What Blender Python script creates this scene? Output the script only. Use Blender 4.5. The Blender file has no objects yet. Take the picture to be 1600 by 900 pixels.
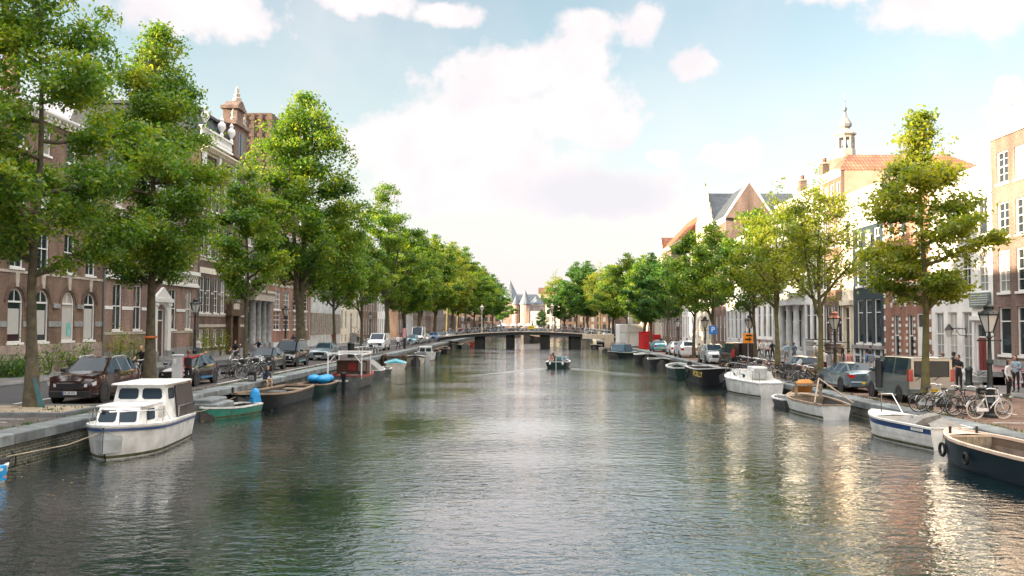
import bpy, bmesh, math, random
import numpy as np
from mathutils import Vector, Matrix, Quaternion
PI = math.pi
rad = math.radians
SC = bpy.context.scene
COL = SC.collection

# ------------------------------------------------------------------ camera
CAM_Z, F = 3.0, 1400.0                     # focal length in photo pixels (1600 wide)
cam_d = bpy.data.cameras.new('camera'); cam = bpy.data.objects.new('camera', cam_d); COL.objects.link(cam)
cam_d.sensor_width = 36; cam_d.lens = 36 * F / 1600; cam_d.clip_end = 5000; cam_d.clip_start = .1
CAM_R = Matrix.Rotation(rad(1.1), 3, 'Z') @ Matrix.Rotation(rad(92.33), 3, 'X') @ Matrix.Rotation(rad(.25), 3, 'Z')
cam.matrix_world = Matrix.Translation((0, 0, CAM_Z)) @ CAM_R.to_4x4()
SC.camera = cam
GL, GR, WZ = 0.0, -.25, -.95               # left quay, right quay and water heights
QL, QR = -13.9, 14.4                       # quay edges
FL, FR = -28.0, 25.5                       # facade lines
def ray(px, py):
    return CAM_R @ Vector(((px - 800) / F, (450 - py) / F, -1))
def G(px, py, z=0.0):                      # survey: where the ground at height z lies in that direction
    d = ray(px, py); t = (z - CAM_Z) / d.z
    return Vector((0, 0, CAM_Z)) + d * t
def SL(px): return FL * F / (px - 827)     # distance along the left facade line
def SR(px): return FR * F / (px - 827)
def YX(px, X): return X * F / (px - 827)

# ------------------------------------------------------------------ materials
MATS = {}
def nt_of(name):
    m = bpy.data.materials.new(name); m.use_nodes = True
    nt = m.node_tree; return m, nt, nt.nodes['Principled BSDF']
def nd(nt, t, **k):
    n = nt.nodes.new(t)
    for a, b in k.items():
        if a[0] == '_': n.inputs[int(a[1:])].default_value = b
        else: setattr(n, a, b)
    return n
def mixc(nt, fac, a, b, blend='MIX'):
    n = nt.nodes.new('ShaderNodeMix'); n.data_type = 'RGBA'; n.blend_type = blend
    for i, v in ((0, fac), (6, a), (7, b)):
        if hasattr(v, 'is_linked') or hasattr(v, 'links'): nt.links.new(v, n.inputs[i])
        elif i == 0: n.inputs[0].default_value = v
        else: n.inputs[i].default_value = (*v, 1) if len(v) == 3 else v
    return n.outputs[2]
def M(name, col, rough=.6, metal=0., var=.25, scale=3., bump=0., spec=.5, coat=0., fine=.12, bscale=40., isl=0.):
    if name in MATS: return MATS[name]
    m, nt, p = nt_of(name); L = nt.links.new
    tc = nd(nt, 'ShaderNodeTexCoord')
    n1 = nd(nt, 'ShaderNodeTexNoise'); n1.inputs['Scale'].default_value = scale; n1.inputs['Detail'].default_value = 6
    L(tc.outputs['Object'], n1.inputs['Vector'])
    r = nd(nt, 'ShaderNodeMapRange'); r.inputs[1].default_value = .3; r.inputs[2].default_value = .7
    r.inputs[3].default_value = 1 - var; r.inputs[4].default_value = 1 + var * .6; L(n1.outputs['Fac'], r.inputs[0])
    c = mixc(nt, 1., col, r.outputs[0], 'MULTIPLY')
    if isl:                                      # every stone its own tone
        ge = nd(nt, 'ShaderNodeNewGeometry'); ri = nd(nt, 'ShaderNodeMapRange'); ri.inputs[3].default_value = 1 - isl; ri.inputs[4].default_value = 1 + isl; L(ge.outputs['Random Per Island'], ri.inputs[0]); c = mixc(nt, 1., c, ri.outputs[0], 'MULTIPLY')
    L(c, p.inputs['Base Color'])
    p.inputs['Roughness'].default_value = rough; p.inputs['Metallic'].default_value = metal
    p.inputs['Specular IOR Level'].default_value = spec; p.inputs['Coat Weight'].default_value = coat
    p.inputs['Coat Roughness'].default_value = .05
    r2 = nd(nt, 'ShaderNodeMapRange'); r2.inputs[3].default_value = max(rough - fine, .02); r2.inputs[4].default_value = min(rough + fine, 1)
    L(n1.outputs['Fac'], r2.inputs[0]); L(r2.outputs[0], p.inputs['Roughness'])
    if bump:
        n2 = nd(nt, 'ShaderNodeTexNoise'); n2.inputs['Scale'].default_value = bscale; n2.inputs['Detail'].default_value = 4
        L(tc.outputs['Object'], n2.inputs['Vector'])
        b = nd(nt, 'ShaderNodeBump'); b.inputs['Strength'].default_value = bump; b.inputs['Distance'].default_value = .02
        L(n2.outputs['Fac'], b.inputs['Height']); L(b.outputs[0], p.inputs['Normal'])
    MATS[name] = m; return m
def brick(name, c1, c2, mort, bw=.22, bh=.07, mo=.011, rough=.85, flat=False, var=.35, wear=.6, off=.5, ax='xy'):
    """bricks, blocks or pavers; flat lays them on the ground plane"""
    if name in MATS: return MATS[name]
    m, nt, p = nt_of(name); L = nt.links.new
    tc = nd(nt, 'ShaderNodeTexCoord'); s = nd(nt, 'ShaderNodeSeparateXYZ'); L(tc.outputs['Object'], s.inputs[0])
    cb = nd(nt, 'ShaderNodeCombineXYZ')
    if flat: L(s.outputs[0], cb.inputs[0]); L(s.outputs[1], cb.inputs[1])
    else:
        ad = nd(nt, 'ShaderNodeMath', operation='ADD'); L(s.outputs[1 if ax == 'y' else 0], ad.inputs[0])
        if ax == 'xy': L(s.outputs[1], ad.inputs[1])
        else: ad.inputs[1].default_value = 0
        L(ad.outputs[0], cb.inputs[0]); L(s.outputs[2], cb.inputs[1])
    b = nd(nt, 'ShaderNodeTexBrick'); L(cb.outputs[0], b.inputs['Vector']); b.offset = off
    b.inputs['Color1'].default_value = (*c1, 1); b.inputs['Color2'].default_value = (*c2, 1); b.inputs['Mortar'].default_value = (*mort, 1)
    for k, v in (('Scale', 1.), ('Mortar Size', mo), ('Mortar Smooth', .2), ('Brick Width', bw), ('Row Height', bh), ('Bias', 0.)): b.inputs[k].default_value = v
    n1 = nd(nt, 'ShaderNodeTexNoise'); n1.inputs['Scale'].default_value = .9; n1.inputs['Detail'].default_value = 8; mp = nd(nt, 'ShaderNodeMapping'); mp.inputs['Scale'].default_value = (1, 1, 1 if flat else .28); L(tc.outputs['Object'], mp.inputs['Vector']); L(mp.outputs[0], n1.inputs['Vector'])
    r = nd(nt, 'ShaderNodeMapRange'); r.inputs[1].default_value = .3; r.inputs[2].default_value = .7; r.inputs[3].default_value = 1 - var * 1.25; r.inputs[4].default_value = 1 + var * .7
    L(n1.outputs['Fac'], r.inputs[0])
    n3 = nd(nt, 'ShaderNodeTexNoise'); n3.inputs['Scale'].default_value = 7; n3.inputs['Detail'].default_value = 5; L(tc.outputs['Object'], n3.inputs['Vector'])
    r3 = nd(nt, 'ShaderNodeMapRange'); r3.inputs[1].default_value = .35; r3.inputs[2].default_value = .65; r3.inputs[3].default_value = .82; r3.inputs[4].default_value = 1.15
    L(n3.outputs['Fac'], r3.inputs[0])
    c = mixc(nt, 1., b.outputs['Color'], r.outputs[0], 'MULTIPLY'); c = mixc(nt, 1., c, r3.outputs[0], 'MULTIPLY')
    L(c, p.inputs['Base Color']); p.inputs['Roughness'].default_value = rough; p.inputs['Specular IOR Level'].default_value = .3
    bp = nd(nt, 'ShaderNodeBump'); bp.inputs['Strength'].default_value = wear; bp.inputs['Distance'].default_value = .012
    sb = nd(nt, 'ShaderNodeMath', operation='SUBTRACT'); L(n3.outputs['Fac'], sb.inputs[0]); L(b.outputs['Fac'], sb.inputs[1])
    L(sb.outputs[0], bp.inputs['Height']); L(bp.outputs[0], p.inputs['Normal'])
    MATS[name] = m; return m
def glass(name, col=(.012, .017, .02), rough=.04, wob=.12, curtain=None, spec=.5):
    """window glass of a dim room; a curtain hangs close behind some panes"""
    if name in MATS: return MATS[name]
    m, nt, p = nt_of(name); L = nt.links.new
    tc = nd(nt, 'ShaderNodeTexCoord'); oi = nd(nt, 'ShaderNodeObjectInfo')
    va = nd(nt, 'ShaderNodeVectorMath', operation='ADD'); L(tc.outputs['Object'], va.inputs[0]); L(oi.outputs['Location'], va.inputs[1])
    n = nd(nt, 'ShaderNodeTexNoise'); n.inputs['Scale'].default_value = 1.3; n.inputs['Detail'].default_value = 3; L(va.outputs[0], n.inputs['Vector'])
    b = nd(nt, 'ShaderNodeBump'); b.inputs['Strength'].default_value = wob; b.inputs['Distance'].default_value = .05
    L(n.outputs['Fac'], b.inputs['Height']); L(b.outputs[0], p.inputs['Normal'])
    if curtain:
        w = nd(nt, 'ShaderNodeTexWave'); w.inputs['Scale'].default_value = 3.5; w.inputs['Distortion'].default_value = 2.5; w.inputs['Detail'].default_value = 2
        L(tc.outputs['Object'], w.inputs['Vector'])
        c = mixc(nt, w.outputs['Fac'], tuple(x * .7 for x in curtain), curtain)
        L(c, p.inputs['Base Color'])
    else:
        c = mixc(nt, n.outputs['Fac'], col, tuple(x * 2.6 for x in col)); L(c, p.inputs['Base Color'])
    p.inputs['Roughness'].default_value = rough; p.inputs['Specular IOR Level'].default_value = spec
    MATS[name] = m; return m
def tiles(name, c1, c2, ax='x', s=.28):
    """pantile roof: ribs run down the slope"""
    if name in MATS: return MATS[name]
    m = brick(name, c1, c2, tuple(x * .35 for x in c1), bw=s, bh=.34, mo=.035, rough=.75, wear=1., off=0., ax=ax)
    return m
def leafmat(name, dark, mid, lit, trans=.45):
    if name in MATS: return MATS[name]
    m, nt, p = nt_of(name); L = nt.links.new
    nt.nodes.remove(p); out = nt.nodes['Material Output']
    g = nd(nt, 'ShaderNodeNewGeometry'); tc = nd(nt, 'ShaderNodeTexCoord')
    n = nd(nt, 'ShaderNodeTexNoise'); n.inputs['Scale'].default_value = .55; n.inputs['Detail'].default_value = 3; L(tc.outputs['Object'], n.inputs['Vector'])
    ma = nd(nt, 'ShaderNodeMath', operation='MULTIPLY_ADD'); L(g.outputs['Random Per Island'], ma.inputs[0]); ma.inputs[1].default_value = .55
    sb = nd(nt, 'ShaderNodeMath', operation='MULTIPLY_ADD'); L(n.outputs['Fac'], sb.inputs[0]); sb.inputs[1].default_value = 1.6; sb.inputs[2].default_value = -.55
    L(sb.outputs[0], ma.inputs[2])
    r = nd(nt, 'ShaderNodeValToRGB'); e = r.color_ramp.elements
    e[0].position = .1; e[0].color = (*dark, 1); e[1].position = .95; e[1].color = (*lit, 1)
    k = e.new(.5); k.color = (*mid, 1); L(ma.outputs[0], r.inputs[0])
    d = nd(nt, 'ShaderNodeBsdfDiffuse'); t = nd(nt, 'ShaderNodeBsdfTranslucent'); gl = nd(nt, 'ShaderNodeBsdfGlossy'); gl.inputs['Roughness'].default_value = .45
    L(r.outputs[0], d.inputs[0])
    tcol = mixc(nt, 1., r.outputs[0], (1.75, 1.6, .7), 'MULTIPLY'); L(tcol, t.inputs[0])
    mx = nd(nt, 'ShaderNodeMixShader'); mx.inputs[0].default_value = trans; L(d.outputs[0], mx.inputs[1]); L(t.outputs[0], mx.inputs[2])
    m2 = nd(nt, 'ShaderNodeMixShader'); m2.inputs[0].default_value = .04; L(mx.outputs[0], m2.inputs[1]); L(gl.outputs[0], m2.inputs[2])
    L(m2.outputs[0], out.inputs['Surface'])
    MATS[name] = m; return m

# ------------------------------------------------------------------ mesh builder
class MB:
    def __init__(s): s.v = []; s.f = []; s.m = []
    def add(s, vs, fs, mi=0, T=None):
        o = len(s.v)
        s.v += [tuple(T @ Vector(v)) for v in vs] if T is not None else [tuple(v) for v in vs]
        for k, f in enumerate(fs):
            s.f.append([o + i for i in f]); s.m.append(mi if isinstance(mi, int) else mi[k])
        return s
    def quad(s, a, b, c, d, mi=0): return s.add([a, b, c, d], [(0, 1, 2, 3)], mi)
    def box(s, a, b, mi=0, T=None):
        x0, y0, z0 = a; x1, y1, z1 = b
        return s.add([(x0, y0, z0), (x1, y0, z0), (x1, y1, z0), (x0, y1, z0), (x0, y0, z1), (x1, y0, z1), (x1, y1, z1), (x0, y1, z1)],
                     [(3, 2, 1, 0), (4, 5, 6, 7), (0, 1, 5, 4), (1, 2, 6, 5), (2, 3, 7, 6), (3, 0, 4, 7)], mi, T)
    def bev(s, a, b, r=.02, mi=0, T=None):      # box with chamfered vertical and top edges
        x0, y0, z0 = a; x1, y1, z1 = b
        def ring(i, z): return [(x0 + i + r, y0 + i, z), (x1 - i - r, y0 + i, z), (x1 - i, y0 + i + r, z), (x1 - i, y1 - i - r, z), (x1 - i - r, y1 - i, z), (x0 + i + r, y1 - i, z), (x0 + i, y1 - i - r, z), (x0 + i, y0 + i + r, z)]
        return s.loft([ring(0, z0), ring(0, z1 - r), ring(r, z1)], mi, T=T)
    def loft(s, rings, mi=0, caps=True, closed=True, T=None):
        n = len(rings[0]); vs = [p for r in rings for p in r]; fs = []
        for k in range(len(rings) - 1):
            for i in range(n if closed else n - 1):
                j = (i + 1) % n; fs.append((k * n + i, k * n + j, (k + 1) * n + j, (k + 1) * n + i))
        if caps: fs.append(tuple(range(n))[::-1]); fs.append(tuple((len(rings) - 1) * n + i for i in range(n)))
        return s.add(vs, fs, mi, T)
    def tube(s, pts, r, n=6, mi=0, T=None, loop=False):
        P = [Vector(p) for p in pts]; R = r if isinstance(r, (list, tuple)) else [r] * len(P)
        rings = []; up = None
        for i, p in enumerate(P):
            a = P[(i - 1) % len(P)] if (i or loop) else p; b = P[(i + 1) % len(P)] if (i < len(P) - 1 or loop) else p
            t = (b - a).normalized() if (b - a).length > 1e-6 else Vector((0, 0, 1))
            if up is None: up = t.orthogonal().normalized()
            up = (up - t * up.dot(t)); up = up.normalized() if up.length > 1e-5 else t.orthogonal().normalized()
            w = t.cross(up)
            rings.append([p + (up * math.cos(q) + w * math.sin(q)) * R[i] for q in (2 * PI * k / n for k in range(n))])
        if loop: rings.append(rings[0])
        return s.loft(rings, mi, caps=not loop, T=T)
    def lathe(s, prof, n=16, mi=0, T=None, a0=0.):
        rings = [[(max(r, 1e-4) * math.cos(a0 + 2 * PI * k / n), max(r, 1e-4) * math.sin(a0 + 2 * PI * k / n), z) for k in range(n)] for r, z in prof]
        return s.loft(rings, mi, T=T)
    def ball(s, c, r, n=10, mi=0, T=None):
        rx, ry, rz = r if isinstance(r, (list, tuple)) else (r, r, r)
        rings = []
        for j in range(1, n):
            a = -PI / 2 + PI * j / n
            rings.append([(c[0] + rx * math.cos(a) * math.cos(2 * PI * k / (n + 4)), c[1] + ry * math.cos(a) * math.sin(2 * PI * k / (n + 4)), c[2] + rz * math.sin(a)) for k in range(n + 4)])
        return s.loft(rings, mi, T=T)
    def prism(s, poly, y0, y1, mi=0, T=None):   # polygon in (x,z) pulled along y
        return s.loft([[(x, y0, z) for x, z in poly], [(x, y1, z) for x, z in poly]], mi, T=T)
    def build(s, name, mats, parent=None, smooth=None, loc=None, rot=None):
        me = mesh_of(name, s, mats if isinstance(mats, (list, tuple)) else [mats], smooth)
        return link(name, me, parent, loc, rot)
def mesh_of(name, mb, mats, smooth=None):
    me = bpy.data.meshes.new(name); me.from_pydata(mb.v, [], mb.f)
    for m in mats: me.materials.append(m)
    if len(mats) > 1: me.polygons.foreach_set('material_index', mb.m)
    bm = bmesh.new(); bm.from_mesh(me); bmesh.ops.recalc_face_normals(bm, faces=bm.faces)
    if smooth:
        for f in bm.faces: f.smooth = True
        for e in bm.edges:
            if len(e.link_faces) != 2 or e.calc_face_angle(0) > rad(smooth): e.smooth = False
    bm.to_mesh(me); bm.free(); return me
def link(name, me, parent=None, loc=None, rot=None):
    o = bpy.data.objects.new(name, me); COL.objects.link(o)
    if parent is not None: o.parent = parent
    if loc is not None: o.location = loc
    if rot is not None: o.rotation_euler = rot if isinstance(rot, (tuple, list)) else (0, 0, rot)
    return o
def tag(o, label, cat, group=None):
    o['label'] = label; o['category'] = cat
    if group: o['group'] = group
    return o
def thing(name, label, cat, loc=(0, 0, 0), rz=0., group=None, sc=1.):
    o = bpy.data.objects.new(name, None); COL.objects.link(o); o.empty_display_size = .2
    o.location = loc; o.rotation_euler = (0, 0, rz); o.scale = (sc, sc, sc)
    return tag(o, label, cat, group)
def structure(o): o['kind'] = 'structure'; return o
def dup(root, loc, rz, label=None, group=None, sc=None):
    def cp(o, par):
        c = o.copy(); COL.objects.link(c); c.parent = par
        for ch in KIDS.get(o.name, []): cp(ch, c)
        return c
    KIDS = {}
    for o in root.children_recursive: KIDS.setdefault(o.parent.name, []).append(o)
    r = cp(root, None); r.location = loc; r.rotation_euler = (0, 0, rz)
    if label: r['label'] = label
    if group: r['group'] = group
    if sc: r.scale = (sc, sc, sc)
    return r
def text_mesh(mb, txt, size, T, mi=0, ext=.004, width=None):
    cu = bpy.data.curves.new('t', 'FONT'); cu.body = txt; cu.size = size; cu.extrude = ext; cu.align_x = 'CENTER'; cu.align_y = 'CENTER'
    o = bpy.data.objects.new('t', cu); COL.objects.link(o)
    dg = bpy.context.evaluated_depsgraph_get(); me = bpy.data.meshes.new_from_object(o.evaluated_get(dg))
    vs = [v.co.copy() for v in me.vertices]
    if width:
        w = max(v.x for v in vs) - min(v.x for v in vs)
        for v in vs: v.x *= width / w
    mb.add(vs, [tuple(p.vertices) for p in me.polygons], mi, T)
    bpy.data.objects.remove(o); bpy.data.curves.remove(cu); bpy.data.meshes.remove(me)

# ------------------------------------------------------------------ light and sky
EL, AZ = rad(10.5), math.atan2(-1, -.28)       # low sun from the left, a touch behind us
SUN = Vector((math.sin(AZ) * math.cos(EL), math.cos(AZ) * math.cos(EL), math.sin(EL)))
sd = bpy.data.lights.new('sun', 'SUN'); sd.energy = 3.1; sd.angle = rad(.5); sd.color = (1, .78, .53)
so = bpy.data.objects.new('sun', sd); COL.objects.link(so); so.rotation_euler = SUN.to_track_quat('Z', 'Y').to_euler()
W = bpy.data.worlds.new('World'); SC.world = W; W.use_nodes = True; W.cycles.sampling_method = 'MANUAL'; W.cycles.sample_map_resolution = 512
def build_world():
    nt = W.node_tree; L = nt.links.new; bg = nt.nodes['Background']
    sky = nd(nt, 'ShaderNodeTexSky', sky_type='NISHITA'); sky.sun_disc = False; sky.sun_elevation = EL; sky.sun_rotation = AZ
    sky.air_density = 1.0; sky.dust_density = .8; sky.ozone_density = 2.2
    tc = nd(nt, 'ShaderNodeTexCoord'); D = tc.outputs['Generated']
    s = nd(nt, 'ShaderNodeSeparateXYZ'); L(D, s.inputs[0])
    # clouds: soft billows at given compass bearing / elevation (radians), broken up by noise
    az = nd(nt, 'ShaderNodeMath', operation='ARCTAN2'); L(s.outputs[0], az.inputs[0]); L(s.outputs[1], az.inputs[1])
    el = nd(nt, 'ShaderNodeMath', operation='ARCSINE'); L(s.outputs[2], el.inputs[0])
    P = nd(nt, 'ShaderNodeCombineXYZ'); L(az.outputs[0], P.inputs[0]); L(el.outputs[0], P.inputs[1])
    def noise(sc, det, off, rough=.55):
        v = nd(nt, 'ShaderNodeVectorMath', operation='ADD'); v.inputs[1].default_value = off; L(P.outputs[0], v.inputs[0])
        n = nd(nt, 'ShaderNodeTexNoise'); n.inputs['Scale'].default_value = sc; n.inputs['Detail'].default_value = det; n.inputs['Roughness'].default_value = rough
        L(v.outputs[0], n.inputs['Vector']); return n
    nw = noise(9., 4, (3.1, 1.7, 0))
    wv = nd(nt, 'ShaderNodeVectorMath', operation='MULTIPLY_ADD'); L(nw.outputs['Color'], wv.inputs[0])
    wv.inputs[1].default_value = (.06, .05, 0); wv.inputs[2].default_value = (-.03, -.025, 0)
    PW = nd(nt, 'ShaderNodeVectorMath', operation='ADD'); L(P.outputs[0], PW.inputs[0]); L(wv.outputs[0], PW.inputs[1])
    def b(px, py, rx, ry): return (math.atan((px - 827) / F), math.atan((507 - py) / F), rx / F, ry / F)
    blobs = [b(*q) for q in ((780, 115, 90, 48), (880, 95, 80, 42), (735, 200, 130, 75), (660, 235, 110, 75), (900, 165, 100, 48),
                             (780, 275, 170, 60), (960, 190, 50, 40), (570, 8, 70, 26), (690, 25, 50, 18), (920, 38, 42, 28), (1000, 48, 45, 34),
                             (1095, 103, 30, 20), (1145, 245, 48, 22), (1330, 5, 90, 26), (1450, 45, 90, 46), (1570, 55, 70, 55), (1040, 250, 28, 14),
                             (700, 300, 110, 36), (900, 300, 170, 40), (950, 320, 120, 26), (300, 40, 160, 40), (100, 250, 200, 60), (640, 215, 90, 55))]
    blobs += [(-1.9, .35, .5, .16), (-.9, .5, .4, .12), (2.4, .3, .6, .2), (1.5, .45, .5, .15), (-2.8, .4, .5, .16), (.6, .75, .5, .15), (-.2, .62, .35, .09), (.25, .9, .3, .12)]
    acc = None
    for (a, e, rx, ry) in blobs:
        d1 = nd(nt, 'ShaderNodeVectorMath', operation='SUBTRACT'); L(PW.outputs[0], d1.inputs[0]); d1.inputs[1].default_value = (a, e, 0)
        d2 = nd(nt, 'ShaderNodeVectorMath', operation='MULTIPLY'); L(d1.outputs[0], d2.inputs[0]); d2.inputs[1].default_value = (1 / rx, 1 / ry, 0)
        ln = nd(nt, 'ShaderNodeVectorMath', operation='LENGTH'); L(d2.outputs[0], ln.inputs[0])
        o = ln.outputs['Value']
        if acc is None: acc = o
        else:
            mn = nd(nt, 'ShaderNodeMath', operation='SMOOTH_MIN'); mn.inputs[2].default_value = .35; L(acc, mn.inputs[0]); L(o, mn.inputs[1]); acc = mn.outputs[0]
    nf = noise(26., 6, (7.3, 2.2, 0), .6)
    # edge = 1.25 - dist + noise
    e1 = nd(nt, 'ShaderNodeMath', operation='MULTIPLY_ADD'); L(nf.outputs['Fac'], e1.inputs[0]); e1.inputs[1].default_value = 1.7; e1.inputs[2].default_value = .2
    e2 = nd(nt, 'ShaderNodeMath', operation='SUBTRACT'); L(e1.outputs[0], e2.inputs[0]); L(acc, e2.inputs[1])
    mk = nd(nt, 'ShaderNodeMapRange', interpolation_type='SMOOTHSTEP'); mk.inputs[1].default_value = -.22; mk.inputs[2].default_value = .42; L(e2.outputs[0], mk.inputs[0])
    # thin veil
    nv = noise(4.5, 4, (1.2, 9.2, 0), .6)
    vr = nd(nt, 'ShaderNodeMapRange'); vr.inputs[1].default_value = .42; vr.inputs[2].default_value = .75; vr.inputs[3].default_value = 0; vr.inputs[4].default_value = .35; L(nv.outputs['Fac'], vr.inputs[0])
    mm = nd(nt, 'ShaderNodeMath', operation='MAXIMUM'); L(mk.outputs[0], mm.inputs[0]); L(vr.outputs[0], mm.inputs[1])
    # body shading inside the clouds
    ns = noise(13., 3, (.4, 5.5, 0), .5)
    sr = nd(nt, 'ShaderNodeMapRange'); sr.inputs[1].default_value = .5; sr.inputs[2].default_value = .68; L(ns.outputs['Fac'], sr.inputs[0])
    # lavender underside of the big cloud, low on its right
    u1 = nd(nt, 'ShaderNodeVectorMath', operation='SUBTRACT'); L(PW.outputs[0], u1.inputs[0]); u1.inputs[1].default_value = (math.atan((930 - 827) / F), math.atan((507 - 305) / F), 0)
    u2 = nd(nt, 'ShaderNodeVectorMath', operation='MULTIPLY'); L(u1.outputs[0], u2.inputs[0]); u2.inputs[1].default_value = (F / 190, F / 60, 0)
    u3 = nd(nt, 'ShaderNodeVectorMath', operation='LENGTH'); L(u2.outputs[0], u3.inputs[0])
    u4 = nd(nt, 'ShaderNodeMapRange', interpolation_type='SMOOTHSTEP'); u4.inputs[1].default_value = 1.1; u4.inputs[2].default_value = .3; u4.inputs[3].default_value = 0; u4.inputs[4].default_value = .5; L(u3.outputs['Value'], u4.inputs[0])
    sm = nd(nt, 'ShaderNodeMath', operation='MULTIPLY'); L(sr.outputs[0], sm.inputs[0]); sm.inputs[1].default_value = .35
    sx = nd(nt, 'ShaderNodeMath', operation='MAXIMUM'); L(sm.outputs[0], sx.inputs[0]); L(u4.outputs[0], sx.inputs[1])
    K = CLOUD_K
    cc = mixc(nt, sx.outputs[0], (1.04 * K, .95 * K, .95 * K), (.70 * K, .74 * K, .83 * K))
    # pale air low down
    hz = nd(nt, 'ShaderNodeMapRange', interpolation_type='SMOOTHSTEP'); hz.inputs[1].default_value = .0; hz.inputs[2].default_value = .33; hz.inputs[3].default_value = .95; hz.inputs[4].default_value = 0; L(el.outputs[0], hz.inputs[0])
    skb = mixc(nt, 1., sky.outputs[0], SKY_TINT, 'MULTIPLY')
    c0 = mixc(nt, hz.outputs[0], skb, (.88 * K, .85 * K, .88 * K))
    c1 = mixc(nt, mm.outputs[0], c0, cc)
    # unseen bright band overhead, added as fill to lift the shade below
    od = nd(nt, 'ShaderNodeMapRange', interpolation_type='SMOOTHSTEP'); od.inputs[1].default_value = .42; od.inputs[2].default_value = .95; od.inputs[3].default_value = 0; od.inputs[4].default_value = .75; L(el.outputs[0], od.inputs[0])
    c1 = mixc(nt, od.outputs[0], c1, (OVER_FILL * K, .97 * OVER_FILL * K, .95 * OVER_FILL * K))
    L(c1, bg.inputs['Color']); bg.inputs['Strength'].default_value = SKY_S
CLOUD_K, SKY_S = .98, .15
SKY_TINT = (.50, .385, .285)
OVER_FILL = 5.2
SC.view_settings.view_transform = 'Standard'; SC.view_settings.look = 'None'; SC.view_settings.exposure = 2.85; SC.view_settings.gamma = 1
SC.view_settings.use_curve_mapping = False
SC.cycles.max_bounces = 6; SC.cycles.transparent_max_bounces = 6; SC.cycles.caustics_reflective = False; SC.cycles.caustics_refractive = False
SC.cycles.sample_clamp_indirect = 6
# ------------------------------------------------------------------ house materials
B_BROWN = brick('brown_brick', (.21, .115, .075), (.155, .085, .058), (.27, .22, .18))
B_PINK = brick('rose_brick', (.30, .165, .125), (.22, .12, .09), (.36, .30, .26))
B_DARK = brick('dark_brick', (.13, .07, .05), (.10, .055, .042), (.2, .16, .13))
B_TAN = brick('tan_brick', (.215, .138, .112), (.17, .108, .09), (.25, .2, .17))
B_RED = brick('red_brick', (.33, .13, .08), (.25, .10, .065), (.36, .28, .23))
B_GREY = brick('grey_brick', (.2, .17, .15), (.155, .13, .115), (.28, .25, .22))
STONE = M('sandstone', (.46, .40, .335), .8, bump=.4, var=.3)
STONE_G = M('grey_stone', (.27, .27, .265), .75, bump=.4, var=.35)
BLOCKS = brick('stone_blocks', (.42, .33, .285), (.37, .29, .25), (.2, .16, .14), bw=1.3, bh=.62, mo=.02, var=.25)
PL_WHITE = M('white_plaster', (.80, .785, .76), .7, bump=.15, var=.2, scale=.7)
PL_CREAM = M('cream_plaster', (.74, .66, .53), .75, bump=.2, var=.15, scale=1.)
PL_GREY = M('pale_grey_plaster', (.56, .57, .57), .75, bump=.2, var=.28, scale=1.)
PL_TAN = M('tan_render', (.52, .39, .27), .85, bump=.3, var=.25, scale=1.)
PT_NAVY = M('blue_black_paint', (.028, .045, .062), .45, var=.2)
PT_WHITE = M('white_paint', (.79, .78, .75), .45, var=.07)
PT_DARK = M('dark_green_paint', (.022, .035, .03), .4, var=.2)
PT_RED = M('oxblood_paint', (.17, .022, .018), .4, var=.2)
PT_BLUEF = M('slate_blue_paint', (.10, .16, .22), .4, var=.1)
WOOD_D = M('dark_oak', (.085, .05, .03), .55, var=.3)
LEAD = M('lead_sheet', (.17, .19, .2), .55, metal=.3, var=.2)
T_RED = tiles('orange_pantiles', (.46, .135, .055), (.38, .105, .045))
T_REDY = tiles('orange_pantiles_cross', (.44, .18, .10), (.36, .14, .08), ax='y')
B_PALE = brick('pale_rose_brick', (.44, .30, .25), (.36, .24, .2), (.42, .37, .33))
T_BRN = tiles('brown_pantiles', (.2, .085, .055), (.16, .07, .05))
SLATE = brick('slate', (.075, .09, .105), (.055, .068, .08), (.03, .035, .04), bw=.3, bh=.22, mo=.012, rough=.5)
IRON = M('black_iron', (.02, .022, .022), .5, metal=.4, var=.2)
GL_D = glass('dark_window_glass'); GL_C = glass('curtained_window_glass', curtain=(.5, .47, .42)); GL_B = glass('blind_window_glass', curtain=(.30, .30, .29))
GL_S = glass('shop_window_glass', (.02, .028, .03), wob=.05)
POSTER = M('paper_blind', (.46, .45, .42), .7, var=.05)
RND = random.Random(7)
WCACHE = {}
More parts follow.
